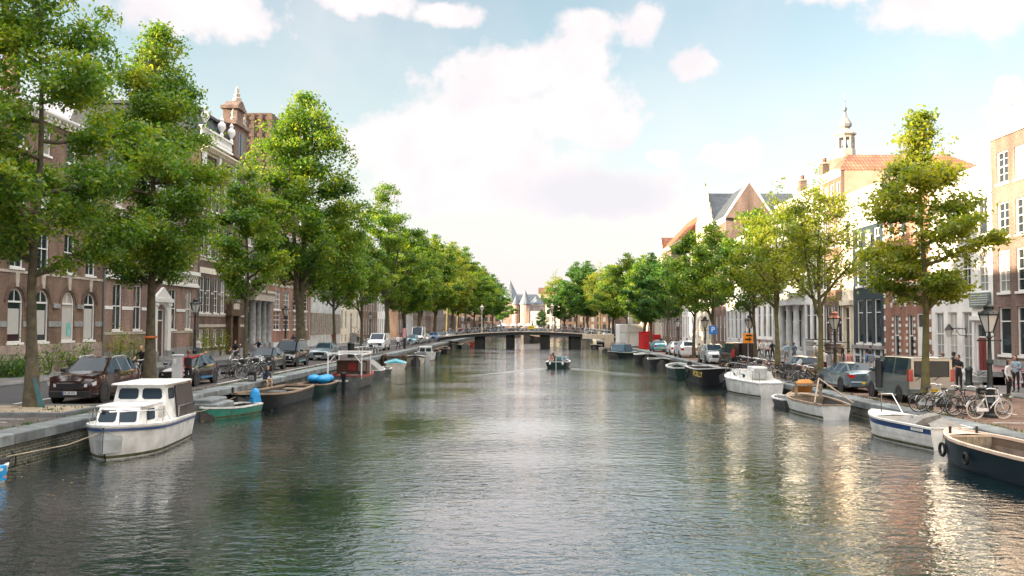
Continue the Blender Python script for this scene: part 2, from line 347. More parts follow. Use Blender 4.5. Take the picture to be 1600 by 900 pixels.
def window_meshes(w, h, style, fm, lod):
    key = (round(w, 2), round(h, 2), style, fm.name, lod)
    if key in WCACHE: return WCACHE[key]
    a, b = -w / 2, w / 2; t = .075; y0, y1 = .07, .17
    fr = MB(); arch = style == 'arch'; hs = h - w / 2 if arch else h
    fr.box((a, y0, 0), (a + t, y1, hs)); fr.box((b - t, y0, 0), (b, y1, hs)); fr.box((a + t, y0, 0), (b - t, y1, t))
    if arch:
        n = 12; o = [(w / 2 * math.cos(PI * k / n), hs + w / 2 * math.sin(PI * k / n)) for k in range(n + 1)]
        i = [((w / 2 - t) * math.cos(PI * k / n), hs + (w / 2 - t) * math.sin(PI * k / n)) for k in range(n + 1)]
        fr.loft([[(o[k][0], y0, o[k][1]), (i[k][0], y0, i[k][1]), (i[k][0], y1, i[k][1]), (o[k][0], y1, o[k][1])] for k in range(n + 1)])
        fr.box((a + t, y0 + .01, hs - .05), (b - t, y1 - .01, hs + .05)); fr.box((-.025, y0 + .02, hs + .05), (.025, y1 - .02, h - t))
    else:
        fr.box((a + t, y0, h - t), (b - t, y1, h))
    c, d = y0 + .025, y1 - .025
    if style in ('sash', 'grid', 'tall'):
        zm = h * (.62 if style == 'tall' else .52)
        fr.box((a + t, y0 + .01, zm - .035), (b - t, y1 - .01, zm + .035))
        fr.box((-.018, c, zm + .035), (.018, d, h - t))
        if style != 'sash' or w > 1.2: fr.box((-.018, c, t), (.018, d, zm - .035))
        if style in ('grid', 'tall') and not lod:
            for q in ((t + zm) / 2,) if style == 'grid' else (zm * .36, zm * .68):
                fr.box((a + t, c, q - .016), (-.018, d, q + .016)); fr.box((.018, c, q - .016), (b - t, d, q + .016))
            if style == 'grid':
                q = (zm + h) / 2; fr.box((a + t, c, q - .016), (-.018, d, q + .016)); fr.box((.018, c, q - .016), (b - t, d, q + .016))
    elif style == 'cross':
        zm = h * .68; fr.box((a + t, y0 + .01, zm - .04), (b - t, y1 - .01, zm + .04)); fr.box((-.03, c, t), (.03, d, zm - .04)); fr.box((-.03, c, zm + .04), (.03, d, h - t))
    elif style == 'plain2':
        fr.box((a + t, y0 + .01, h * .7 - .03), (b - t, y1 - .01, h * .7 + .03))
    pn = MB(); yp = (y0 + y1) / 2 + .01
    if arch:
        po = [(a + t, t)] + [(b - t, t)] + [((w / 2 - t * .5) * math.cos(PI * k / 12), hs + (w / 2 - t * .5) * math.sin(PI * k / 12)) for k in range(13)]
    else: po = [(a + t, t), (b - t, t), (b - t, h - t), (a + t, h - t)]
    if lod:
        n0 = len(fr.v); fr.add([(x, yp, z) for x, z in po], [tuple(range(len(po)))], 1)
        r = (mesh_of('window', fr, [fm, GL_D]), None, None, mesh_of('window', fr, [fm, GL_B]))
    else:
        pn.prism(po, yp, yp + .012)
        sl = MB().box((a - .09, -.07, -.13), (b + .09, .12, -.004))
        r = (mesh_of('window', fr, [fm]), {g.name: mesh_of('pane', pn, [g]) for g in (GL_D, GL_C, GL_B, GL_S)}, mesh_of('sill', sl, [STONE if fm is not PT_WHITE else PT_WHITE]))
    WCACHE[key] = r; return r
def put_window(root, u, z0, w, h, style, fm, lod, panes=None, sill=True, sillm=None):
    m = window_meshes(w, h, style, fm, lod)
    if lod: return link('window', m[0] if RND.random() < .65 else m[3], root, (u, 0, z0))
    o = link('window', m[0], root, (u, 0, z0))
    g = RND.choices([GL_D, GL_C, GL_B], panes or (6, 2, 2))[0]
    link('pane', m[1][g.name], o)
    if sill: link('sill', m[2], o)
    return o
def wall_mb(W, H, D, holes, rev=.2, mi=0, base=-.4):
    """street wall with real openings and reveals, plus side and back walls"""
    mb = MB()
    xs = sorted({0, W, *[q for h in holes for q in h[:2]]}); zs = sorted({base, H, *[q for h in holes for q in h[2:4]]})
    for i in range(len(xs) - 1):
        for j in range(len(zs) - 1):
            cx, cz = (xs[i] + xs[i + 1]) / 2, (zs[j] + zs[j + 1]) / 2
            if any(h[0] < cx < h[1] and h[2] < cz < h[3] for h in holes): continue
            mb.quad((xs[i], 0, zs[j]), (xs[i + 1], 0, zs[j]), (xs[i + 1], 0, zs[j + 1]), (xs[i], 0, zs[j + 1]), mi)
    for h in holes:
        x0, x1, z0, z1 = h[:4]
        if len(h) > 4 and h[4]:
            r = (x1 - x0) / 2; cx = (x0 + x1) / 2; zc = z1 - r; n = 12
            A = [(cx + r * math.cos(PI * k / n), zc + r * math.sin(PI * k / n)) for k in range(n + 1)]
            for k in range(n):
                p, q = A[k], A[k + 1]; e = x1 if (p[0] + q[0]) / 2 > cx else x0
                # spandrel strips out to the side, at constant height
                mb.quad((p[0], 0, p[1]), (e, 0, p[1]), (e, 0, q[1]), (q[0], 0, q[1]), mi)
                mb.quad((p[0], 0, p[1]), (q[0], 0, q[1]), (q[0], rev, q[1]), (p[0], rev, p[1]), mi)
            mb.quad((x0, 0, z0), (x0, rev, z0), (x0, rev, zc), (x0, 0, zc), mi); mb.quad((x1, 0, z0), (x1, rev, z0), (x1, rev, zc), (x1, 0, zc), mi)
        else:
            mb.quad((x0, 0, z0), (x0, rev, z0), (x0, rev, z1), (x0, 0, z1), mi); mb.quad((x1, 0, z0), (x1, rev, z0), (x1, rev, z1), (x1, 0, z1), mi)
            mb.quad((x0, 0, z1), (x1, 0, z1), (x1, rev, z1), (x0, rev, z1), mi)
        mb.quad((x0, 0, z0), (x1, 0, z0), (x1, rev, z0), (x0, rev, z0), mi)
        if len(h) > 5: continue
    # dim room box behind every opening is not needed: each opening is glazed or doored
    mb.quad((0, 0, base), (0, D, base), (0, D, H), (0, 0, H), mi); mb.quad((W, 0, base), (W, D, base), (W, D, H), (W, 0, H), mi)
    mb.quad((0, D, base), (W, D, base), (W, D, H), (0, D, H), mi); mb.quad((0, .25, H), (W, .25, H), (W, D, H), (0, D, H), mi)
    mb.quad((0, 0, H), (W, 0, H), (W, .25, H), (0, .25, H), mi)
    return mb
def cornice(root, W, z, mat, out=.4, h=.55, dent=.45, e=.0):
    mb = MB(); P = [(0, 0), (-.1, 0), (-.1, .14), (-.16, .2), (-.16, h * .6), (-out * .8, h * .62), (-out, h * .8), (-out, h), (0, h)]
    mb.loft([[(x, y, z + q) for y, q in P] for x in (-e, W + e)])
    if dent:
        n = int(W / dent)
        for k in range(n):
            x = (k + .5) * W / n; mb.box((x - .07, -out * .75, z + h * .3), (x + .07, -.163, z + h * .618))
    return mb.build('cornice', mat, root)
def gable_poly(kind, W, h, z):
    if kind == 'tri': q = [(0, 0), (W, 0), (W / 2, h)]
    elif kind == 'spout': q = [(0, 0), (W, 0), (W * .62, h * .8), (W * .62, h), (W * .38, h), (W * .38, h * .8)]
    elif kind == 'step':
        n = 5; q = [(0, 0), (W, 0)]
        for k in range(n): x = W - W * .45 * k / n; q += [(x, h * (k + 1) / n - .01 * 0), (W - W * .45 * (k + 1) / n, h * (k + 1) / n)]
        q = q + [(W - x, zz) for x, zz in q[:1:-1]]
    elif kind == 'bell':
        r = [(1, 0), (.98, .12), (.9, .2), (.8, .38), (.76, .62), (.74, .74), (.78, .76), (.78, .8), (.7, .84), (.62, .95), (.5, 1)]
        q = [(0, 0)] + [(W * x, h * y) for x, y in r] + [(W * (1 - x), h * y) for x, y in r[-2:0:-1]]
    elif kind == 'neck':
        r = [(1, 0), (1, .08), (.9, .12), (.8, .25), (.75, .42), (.73, .7), (.78, .72), (.78, .78), (.5, 1)]
        q = [(0, 0)] + [(W * x, h * y) for x, y in r] + [(W * (1 - x), h * y) for x, y in r[-2:0:-1]]
    return [(x, z + y) for x, y in q]
def roof(root, kind, W, D, H, hr, mat, wallm, over=.25):
    mb = MB()
    if kind == 'par':
        mb.loft([[(x, -over, H + .02), (x, D / 2, H + hr), (x, D + over, H + .02)] for x in (.02, W - .02)])
    elif kind == 'perp':
        mb.loft([[(-.05, y, H + .02), (W / 2, y, H + hr), (W + .05, y, H + .02)] for y in (.3, D)])
    elif kind == 'hipperp':
        a = [(-.1, -.1, H + .02), (W + .1, -.1, H + .02), (W + .1, D, H + .02), (-.1, D, H + .02), (W / 2, W * .3, H + hr), (W / 2, D - W * .5, H + hr)]
        mb.add(a, [(0, 1, 4), (1, 2, 5, 4), (2, 3, 5), (3, 0, 4, 5), (3, 2, 1, 0)])
    elif kind == 'mansard':
        mb.loft([[(0.02, .3, H + .02), (W - .02, .3, H + .02), (W - .02, D, H + .02), (.02, D, H + .02)], [(.3, 1.5, H + hr), (W - .3, 1.5, H + hr), (W - .3, D - 1, H + hr), (.3, D - 1, H + hr)]])
        mb.box((.1, 1.2, H + hr + .003), (W - .1, D - .8, H + hr + .25))
    elif kind == 'hip':
        a = [(-.1, -over, H + .02), (W + .1, -over, H + .02), (W + .1, D, H + .02), (-.1, D, H + .02), (min(D / 2, W * .4), D / 2, H + hr), (W - min(D / 2, W * .4), D / 2, H + hr)]
        mb.add(a, [(0, 1, 5, 4), (1, 2, 5), (2, 3, 4, 5), (3, 0, 4), (3, 2, 1, 0)])
    else:
        mb.box((0, .26, H + .003), (W, D, H + .12))
    return mb.build('roof', mat, root)
def chimney(rf, x, y, z0, z1, mat, w=.9, d=.6):
    mb = MB().box((x - w / 2, y - d / 2, z0), (x + w / 2, y + d / 2, z1)).box((x - w / 2 - .08, y - d / 2 - .08, z1), (x + w / 2 + .08, y + d / 2 + .08, z1 + .15), 1)
    for q in (-.22, .22): mb.lathe([(.11, z1 + .15), (.13, z1 + .2), (.1, z1 + .5), (.13, z1 + .55)], 8, 2, Matrix.Translation((x + q * w, y, 0)))
    return mb.build('chimney', [mat, STONE, T_BRN], rf)
def door(root, u, w, z0, h, mat, frame=PT_WHITE, steps=0, fan=True, stepm=None):
    fr = MB(); t = .1
    fr.box((u - w / 2, .04, z0), (u - w / 2 + t, .19, z0 + h)); fr.box((u + w / 2 - t, .04, z0), (u + w / 2, .19, z0 + h)); fr.box((u - w / 2 + t, .04, z0 + h - t), (u + w / 2 - t, .19, z0 + h))
    hd = h * .76 if fan else h - t
    lf = MB().box((u - w / 2 + t, .1, z0 + .02), (u + w / 2 - t, .16, z0 + hd - (.04 if fan else 0)))
    for q in (.12, .52):
        for s in (-1, 1): lf.box((u + s * (w / 4 - t / 2) - w * .15, .085, z0 + hd * q + .1), (u + s * (w / 4 - t / 2) + w * .15, .1, z0 + hd * (q + .34)))
    d = lf.build('door', mat, root); fr.build('door_frame', frame, d)
    MB().ball((u + w * .3, .07, z0 + 1.05), .035).build('handle', STONE, d)
    if fan:
        MB().box((u - w / 2 + t, .09, z0 + hd - .04), (u + w / 2 - t, .15, z0 + hd + .04)).build('transom', frame, d)
        MB().box((u - w / 2 + t, .11, z0 + hd + .04), (u + w / 2 - t, .13, z0 + h - t)).build('fanlight', GL_D, d)
    if steps:
        mb = MB(); n = steps
        for k in range(n): mb.box((u - w / 2 - .3, -.3 * (n - k) - .25, 0 + z0 * k / n - (.3 if k == 0 else .0)), (u + w / 2 + .3, .03, z0 * (k + 1) / n - .004))
        mb.build('steps', stepm or STONE_G, root)
    return d
def house(name, label, side, y0, y1, H, D, wallm, rows=(), fm=PT_WHITE, lod=0, doors=(), roofk='flat', hr=0., roofm=None, corn=None, plinth=None, gab=None, bands=(), chims=(), extra=None, group=None, cat='house', panes=None, uc=None, dent=.45):
    W = y1 - y0
    if side == 'L': root = thing(name, label, cat, (FL, y0, GL), PI / 2, group)
    else: root = thing(name, label, cat, (FR, y1, GR), -PI / 2, group)
    U = (lambda Y: Y - y0) if side == 'L' else (lambda Y: y1 - Y)
    holes = []; wins = []
    for r in rows:
        z0, z1, xs, w, st = r[:5]
        if isinstance(xs, int): xs = [W * (k + .5) / xs for k in range(xs)]
        elif xs: xs = [U(Y) for Y in xs]
        for x in xs:
            if x - w / 2 < .12 or x + w / 2 > W - .12: continue
            holes.append((x - w / 2, x + w / 2, z0, z1, st == 'arch')); wins.append((x, z0, w, z1 - z0, st, r[5] if len(r) > 5 else None))
    for d in doors:
        x, w, z0, h = U(d[0]), d[1], d[2], d[3]; holes.append((x - w / 2, x + w / 2, z0, z0 + h, False))
    wall_mb(W, H, D, holes).build('wall', wallm, root)
    for x, z0, w, h, st, f2 in wins: put_window(root, x, z0, w, h, st, f2 or fm, lod, panes)
    for d in doors: door(root, U(d[0]), *d[1:])
    if plinth:
        hz, pm = plinth; segs = [0]
        hs = sorted((h[0], h[1], h[2]) for h in holes if h[2] < hz)
        mb = MB(); x = 0
        for a, b, z in hs:
            if a > x: mb.box((x, -.06, -.4), (a, -.003, hz))
            if z > .05: mb.box((a, -.06, -.4), (b, -.003, z - .14))
            x = b
        if x < W: mb.box((x, -.06, -.4), (W, -.003, hz))
        mb.build('plinth', pm, root)
    for zb, hb, bmt in bands:                    # stone courses, cut at the openings
        x = 0
        for a, b in sorted((h[0], h[1]) for h in holes if h[2] < zb + hb and h[3] > zb):
            if a - .02 > x: MB().box((x, -.035, zb), (a - .02, -.003, zb + hb)).build('stone_course', bmt, root)
            x = b + .02
        if x < W: MB().box((x, -.035, zb), (W, -.003, zb + hb)).build('stone_course', bmt, root)
    if corn: cornice(root, W, corn[0], corn[1], *(corn[2:]), dent=0 if lod else dent)
    zt = H
    if gab:
        gk, gh, gm = gab[:3]
        MB().prism(gable_poly(gk, W, gh, H), .0, .3).build('gable', gm, root)
        if len(gab) > 3 and not lod: put_window(root, W / 2, H + gh * .22, .8, gh * .35, 'sash', fm, 1)
    rf = roof(root, roofk, W, D, H, hr, roofm or LEAD, wallm, .25 if corn else -.35)
    for c in chims: chimney(rf, U(c[0]), c[1], c[2], c[3], c[4] if len(c) > 4 else B_BROWN)
    if extra: extra(root, W, U, H)
    return root
def Yl(*px): return [SL(p) for p in px]
def Yr(*px): return [SR(p) for p in px]
# ------------------------------------------------------------------ left bank, near to far
GR_H = 'canal houses along the street'
def pipe(root, u, H):
    MB().tube([(u, -.09, .0), (u, -.09, H)], .06, 8).build('drainpipe', LEAD, root)
def x_arch(root, W, U, H):
    pipe(root, W - .12, 14.8)
    for Y in Yl(16, 58, 100, 134):               # keystones, hood moulds
        u = U(Y); mb = MB(); mb.prism([(u - .13, 4.95), (u + .13, 4.95), (u + .2, 5.75), (u - .2, 5.75)], -.09, -.003); mb.build('keystone', STONE, root)
        n = 14; A = [(u + .82 * math.cos(PI * k / n), 4.12 + .82 * math.sin(PI * k / n)) for k in range(n + 1)]
        Bq = [(u + 1.08 * math.cos(PI * k / n), 4.12 + 1.08 * math.sin(PI * k / n)) for k in range(n + 1)]
        MB().loft([[(A[k][0], -.05, A[k][1]), (Bq[k][0], -.05, Bq[k][1]), (Bq[k][0], -.003, Bq[k][1]), (A[k][0], -.003, A[k][1])] for k in range(n + 1)]).build('hood_mould', B_DARK, root)
    for Y in Yl(37, 80, 118): u = U(Y); MB().bev((u - .38, -.12, 3.85), (u + .38, -.003, 4.1), .02).build('impost', STONE_G, root)
    for k, Y in enumerate(Yl(16, 58, 100, 134)):  # paper blinds filling the lower lights
        MB().box((U(Y) - .56, .1, 2.0 + (.35, .3, .0, .0)[k]), (U(Y) + .5, .12, (3.75, 3.7, 3.85, 3.88)[k])).build('blind', POSTER, root)
    MB().box((U(SL(103)) - .2, .075, 2.2), (U(SL(103)) + .25, .088, 3.0)).build('window_notice', M('teal_paper', (.2, .5, .48), .6), root)
house('brick_house', 'brown brick house with four round-arched windows above a pink stone base', 'L', 30, SL(156), 15, 11, B_BROWN,
      [(1.9, 4.85, Yl(16, 58, 100, 134) + [45.6, 42.9, 40.2, 37.4], 1.44, 'arch'), (6.0, 8.4, Yl(16, 58, 100, 134) + [45.6, 42.9, 40.2], 1.25, 'sash'), (9.6, 12.0, Yl(16, 58, 100, 134) + [45.6, 42.9], 1.25, 'sash'), (12.7, 14.2, Yl(16, 58, 100, 134) + [45.6], 1.1, 'sash')],
      plinth=(1.75, BLOCKS), bands=((2.75, .32, STONE_G), (5.7, .14, STONE), (9.1, .25, STONE)), corn=(14.6, PT_WHITE), roofk='par', hr=2.4, roofm=T_RED, chims=((53.4, 3.6, 15.5, 20.4), (47.5, 5.2, 16, 20)), extra=x_arch)
house('brick_house', 'dark brick house standing nearest on the left, outside the picture edge', 'L', 8, 30, 15.5, 11, B_DARK, [(1.9, 4.8, 6, 1.3, 'sash'), (6.0, 8.4, 6, 1.25, 'sash'), (9.6, 12.0, 6, 1.25, 'sash')], lod=1, corn=(15, PT_WHITE), roofk='par', hr=3, roofm=T_RED)
def x_band(root, W, U, H):
    mb = MB(); mb.box((0, -.14, 5.95), (W, -.003, 6.15)); mb.box((0, -.2, 6.95), (W, -.003, 7.25)); mb.box((0, -.06, 6.15), (W, -.003, 6.95)); mb.build('white_band', PT_WHITE, root)
    la = MB(); n = 38
    for k in range(n):
        x = W * (k + .5) / n
        for s in (-1, 1): la.add([(x - .2, -.075, 6.28 if s > 0 else 6.82), (x - .13, -.075, 6.28 if s > 0 else 6.82), (x + .2, -.075, 6.82 if s > 0 else 6.28), (x + .13, -.075, 6.82 if s > 0 else 6.28),
                                  (x - .2, -.06, 6.28 if s > 0 else 6.82), (x - .13, -.06, 6.28 if s > 0 else 6.82), (x + .2, -.06, 6.82 if s > 0 else 6.28), (x + .13, -.06, 6.82 if s > 0 else 6.28)], [(0, 1, 2, 3), (0, 4, 5, 1), (1, 5, 6, 2), (2, 6, 7, 3), (3, 7, 4, 0)])
    la.build('lattice_frieze', B_RED, root)
    u = U(SL(245)); p = MB()                     # white arched portal
    for s in (-1, 1): p.bev((u + s * 1.25 - .28, -.32, .9), (u + s * 1.25 + .28, -.003, 4.3), .04); p.bev((u + s * 1.25 - .34, -.38, 4.3), (u + s * 1.25 + .34, -.003, 4.55), .03)
    n = 12; A = [(u + .97 * math.cos(PI * k / n), 3.6 + .8 * math.sin(PI * k / n)) for k in range(n + 1)]; Bq = [(u + 1.0 * math.cos(PI * k / n), 4.56) for k in range(n + 1)]
    p.loft([[(A[k][0], -.2, A[k][1]), (A[k][0] * .5 + u * .5 if False else A[k][0], -.2, 4.55), (A[k][0], -.003, 4.55), (A[k][0], -.003, A[k][1])] for k in range(n + 1)])
    p.box((u - 1.75, -.42, 4.56), (u + 1.75, -.003, 4.85)); p.prism([(u - 1.6, 4.86), (u + 1.6, 4.86), (u, 5.7)], -.35, -.145)
    p.build('portal', PT_WHITE, root)
    for s in (-1, 1): MB().bev((u + s * 1.25 - .34, -.4, -.1), (u + s * 1.25 + .34, -.01, .9), .03).build('portal_base', STONE_G, root)
    for Y in Yl(178, 210, 266, 291): MB().box((U(Y) - .35, -.063, .2), (U(Y) + .35, -.061, .75)).build('cellar_vent', IRON, root)
    pipe(root, W - .1, 12.8)
house('brick_house', 'rose brick house with white lattice band and a white arched portal', 'L', SL(156), SL(306), 13, 11, B_PINK,
      [(2.5, 5.65, Yl(178, 210, 266, 291), 1.35, 'sash'), (7.8, 10.1, Yl(178, 210, 240, 266, 291), 1.25, 'sash'), (10.9, 12.4, Yl(178, 210, 240, 266, 291), 1.1, 'sash')],
      doors=((SL(245), 1.7, .45, 3.6, WOOD_D, PT_WHITE, 2),), plinth=(1.05, STONE_G), bands=((2.2, .18, STONE), (3.9, .22, PT_WHITE), (10.25, .25, PT_WHITE)), corn=(12.6, PT_WHITE), roofk='par', hr=3.8, roofm=SLATE, extra=x_band, chims=((68, 3.5, 14, 18),))
def x_ornate(root, W, U, H):
    b = MB(); b.box((.1, -.1, H + .58), (W - 4.4, .25, H + .75)); b.box((.1, -.1, H + 1.6), (W - 4.4, .25, H + 1.75))
    n = 30
    for k in range(n):
        x = .25 + (W - 4.8) * k / (n - 1); b.lathe([(.05, H + .75), (.1, H + 1.0), (.05, H + 1.3), (.07, H + 1.6)], 6, 0, Matrix.Translation((x, .06, 0)))
    b.build('balustrade', PT_WHITE, root)
    for x in (1.0, 5.2, W - 4.6): MB().lathe([(.16, H + 1.75), (.2, H + 1.9), (.1, H + 2.1), (.38, H + 2.6), (.34, H + 2.9), (.14, H + 3.1), (.2, H + 3.3), (.02, H + 3.6)], 12, 0, Matrix.Translation((x, .05, 0))).build('urn', PT_WHITE, root, 40)
    x0, x1 = W - 4.3, W - .5; g = MB()           # tall dormer gable
    g.box((x0, -.12, H + .58), (x1, 3., H + 3.6)); g.box((x0 - .25, -.4, H + 3.6), (x1 + .25, 3.1, H + 4.0))
    g.box((x0 + .9, -.05, H + 4.0), (x1 - .9, 1.3, H + 5.3)); g.box((x0 + .65, -.25, H + 5.3), (x1 - .65, 1.5, H + 5.6))
    g.prism([(x0 + .7, H + 5.6), (x1 - .7, H + 5.6), ((x0 + x1) / 2 + .3, H + 6.2), ((x0 + x1) / 2 - .3, H + 6.2)], -.2, 1.2)
    g.build('dormer_gable', B_TAN, root)
    MB().lathe([(.42, H + 6.2), (.42, H + 6.5), (.25, H + 6.6), (.3, H + 6.9), (.12, H + 7.0), (.2, H + 7.3), (.03, H + 7.7)], 10, 0, Matrix.Translation(((x0 + x1) / 2, .3, 0))).build('finial', STONE, root, 40)
    for s in (x0 + .2, x1 - .2): MB().lathe([(.2, H + 4.0), (.25, H + 4.2), (.12, H + 4.4), (.2, H + 4.7), (.03, H + 5.1)], 8, 0, Matrix.Translation((s, .1, 0))).build('finial', STONE, root, 40)
    for q in (.42, .58): MB().box((x0 + (x1 - x0) * q - .45, -.145, H + 1.0), (x0 + (x1 - x0) * q + .35, -.125, H + 3.1)).build('dormer_window', GL_D, root)
    for x in (.4, 4.0, 8.2, W - .4):             # white consoles under the cornice
        MB().bev((x - .22, -.35, H - 2.2), (x + .22, -.003, H), .05).build('console', PT_WHITE, root)
    u = U(SL(358)); p = MB(); p.box((u - 1.3, -.5, 0), (u - .8, -.003, 3.7)); p.box((u + .8, -.5, 0), (u + 1.3, -.003, 3.7)); p.box((u - 1.5, -.6, 3.7), (u + 1.5, -.003, 4.2)); p.box((u - 1.2, -.55, 4.2), (u + 1.2, -.003, 5.0)); p.build('porch', WOOD_D, root)
    MB().box((u - .85, -.57, 4.3), (u + .85, -.552, 4.85)).build('sign_panel', STONE, root)
    pipe(root, W - .1, 17)
house('brick_house', 'tall dark brick house with stone courses, balustrade and a pinnacled dormer gable', 'L', SL(306), SL(380), 18.2, 12, B_DARK,
      [(1.0, 2.45, Yl(312, 322, 334, 345, 371), 1.0, 'sash'), (3.9, 7.0, Yl(312, 322, 334, 345, 371), 1.15, 'tall'), (8.8, 11.6, Yl(312, 323, 335, 347, 358, 371), 1.15, 'tall'), (12.9, 15.6, Yl(312, 323, 335, 347, 358, 371), 1.15, 'sash')],
      doors=((SL(358), 1.5, .2, 3.3, WOOD_D, WOOD_D, 1),), plinth=(.6, STONE_G), bands=((2.65, .25, STONE), (3.6, .2, STONE), (5.5, .2, STONE), (7.3, .5, PL_CREAM), (8.4, .2, STONE), (10.2, .18, STONE), (12.3, .3, STONE), (14.3, .18, STONE), (16.1, .4, PL_CREAM)),
      corn=(H0 := 17.6, PL_CREAM, .7, .6), roofk='mansard', hr=3.6, roofm=SLATE, extra=x_ornate)
def x_columns(root, W, U, H):
    for k in range(4):
        x = .9 + (W - 1.8) * k / 3
        MB().lathe([(.42, 1.0), (.42, 1.15), (.34, 1.25), (.36, 2.5), (.3, 5.0), (.36, 5.1), (.42, 5.3)], 14, 0, Matrix.Translation((x, -.5, 0))).bev((x - .48, -.98, -.2), (x + .48, -.02, .99), .03).build('column', STONE_G, root, 40)
    MB().box((.2, -1.0, 5.3), (W - .2, -.003, 6.1)).box((.05, -1.15, 6.1), (W - .05, -.003, 6.35)).build('entablature', STONE, root)
house('stone_house', 'grey stone house with a row of tall round columns at its door', 'L', SL(380), SL(414), 14, 11, B_GREY, [(7.2, 9.6, 3, 1.2, 'sash'), (10.8, 12.8, 3, 1.2, 'sash'), (1.4, 4.8, Yl(386, 408), 1.2, 'arch')],
      doors=((SL(397), 1.9, .3, 4.4, PT_DARK, STONE, 1),), corn=(13.5, STONE), roofk='par', hr=3.4, roofm=SLATE, extra=x_columns)
house('brick_house', 'red-brown brick building with very large white gridded windows at street level', 'L', SL(414), SL(483), 13, 12, B_RED,
      [(2.3, 4.4, Yl(431, 446, 461, 475), 2.6, 'grid'), (4.55, 6.7, Yl(431, 446, 461, 475), 2.6, 'grid'), (8, 10.4, 6, 1.3, 'sash'), (11, 12.3, 6, 1.2, 'sash')], plinth=(.9, PL_GREY), bands=((7.1, .3, STONE),), corn=(12.5, PT_WHITE), roofk='par', hr=3.5, roofm=T_BRN, panes=(5, 1, 3))
def x_fins(root, W, U, H):
    for z0, z1, nm in ((1.55, 4.3, 'ground_fin'), (6.6, 10.4, 'upper_fin')):
        MB().box((.3, -.03, z0), (W - .3, -.004, z1)).build('glazing', GL_D, root)
        for k in range(17): x = .6 + (W - 1.2) * k / 16; MB().box((x - .13, -.3, z0 - .05), (x + .13, -.01, z1 + .05)).build('fin', STONE, root)
    MB().box((0, -.18, 4.4), (W, -.003, 6.5)).build('spandrel', PL_GREY, root)
    mb = MB()
    for k in range(12): mb.box((.1 + W * k / 12, -.12, .1), (W * (k + 1) / 12 - .05, -.003, 1.4))
    mb.build('base_panels', PL_GREY, root)
house('office_building', 'modern low building with dark glass behind rows of pale vertical fins', 'L', SL(483), SL(530), 11.2, 12, PL_GREY, [], extra=x_fins, cat='building', corn=(10.7, PL_GREY, .25, .5))
def x_stoop(root, W, U, H):
    u = W * .55; mb = MB()
    for k in range(8): mb.box((u - 1.2, -.3 * (8 - k) - .4, -.1 if k == 0 else .2 * k), (u + 1.2, -.02, .2 * (k + 1) - .004))
    mb.build('stoop', STONE_G, root)
    for s in (-1.25, 1.25): MB().tube([(u + s, -2.6, 0), (u + s, -2.6, 1.0), (u + s, -.3, 2.6), (u + s, -.3, 1.6)], .03, 6).build('stoop_railing', IRON, root)
house('stone_house', 'pale plaster house with a high flight of dark entrance steps', 'L', SL(530), SL(562), 13, 11, PL_CREAM, [(2.2, 5, Yl(534, 540, 558), 1.25, 'tall'), (.2, 1.4, Yl(534, 540, 558), 1.1, 'plain2'), (6.2, 8.8, 5, 1.2, 'sash'), (9.8, 12, 5, 1.15, 'sash')], doors=((SL(530) + .55 * (SL(562) - SL(530)), 1.4, 1.65, 3.1, PT_DARK),), lod=1, corn=(12.4, PT_WHITE), roofk='par', hr=3.4, roofm=SLATE, extra=x_stoop)
Y = SL(562)
FARL = [(17, 15, B_BROWN, 'brown brick canal house with tall white windows', 'sash', 'par', T_BRN), (12, 13.5, PL_WHITE, 'white plaster canal house between two brick ones', 'sash', 'perp', T_RED), (13, 15.5, B_DARK, 'dark brick canal house with light stone trim', 'sash', 'par', SLATE), (12, 13, PL_GREY, 'pale grey canal house with a bell gable', 'sash', 'perp', T_BRN)]
for i, (w, H, wm, lb, st, rk, rm) in enumerate(FARL):
    house('canal_house', lb + ', far along the left bank', 'L', Y, Y + w, H, 11, wm, [(1.2, 4, int(w / 2.2), 1.15, 'tall'), (5.2, 7.6, int(w / 2.2), 1.15, st), (8.6, 10.8, int(w / 2.2), 1.1, st), (11.4, 12.6, int(w / 2.2), .95, st)], lod=1, corn=(H - .5, PT_WHITE), roofk=rk, hr=3.8, roofm=rm, gab=('bell', 3.8, wm) if rk == 'perp' else None)
    Y += w + (14 if i == 1 else 0)               # a side street lets the sun through here
FARL2 = [(14, 14, B_BROWN, 'brown brick corner house beyond the left side street', T_RED), (12, 12.5, B_PINK, 'rose brick house past the left side street', T_BRN), (14, 14.5, B_DARK, 'dark brick house near the left end of the canal', SLATE), (16, 13, B_RED, 'red brick house standing at the left end of the canal', T_RED), (20, 15, B_GREY, 'grey brick house closing the left bank by the market square', T_BRN)]
for i, (w, H, wm, lb, rm) in enumerate(FARL2):
    house('canal_house', lb, 'L', Y, Y + w, H, 11, wm, [(1.2, 4, int(w / 2.2), 1.15, 'sash'), (5.2, 7.6, int(w / 2.2), 1.15, 'sash'), (8.6, 10.8, int(w / 2.2), 1.1, 'sash')], lod=1, corn=(H - .5, PT_WHITE), roofk='par', hr=3.6, roofm=rm)
    Y += w
# dark slab tower behind the left bank
tw = thing('office_tower', 'dark brown slab tower rising behind the pinnacled brick house', 'tower block', (-43, 126, 0), 0)
tm = MB(); tm.box((0, 0, 0), (6.2, 16, 33)); tm.build('wall', B_DARK, tw)
fg = MB()
for k in range(26): fg.box((-.12, .0, 2 + k * 1.2), (6.32, -.06, 2.5 + k * 1.2))
fg.build('floor_bands', B_DARK, tw)
for k in range(5): MB().box((.3 + k * 1.15, -.14, 1), (.45 + k * 1.15, -.062, 32.8)).build('mullion', IRON, tw)

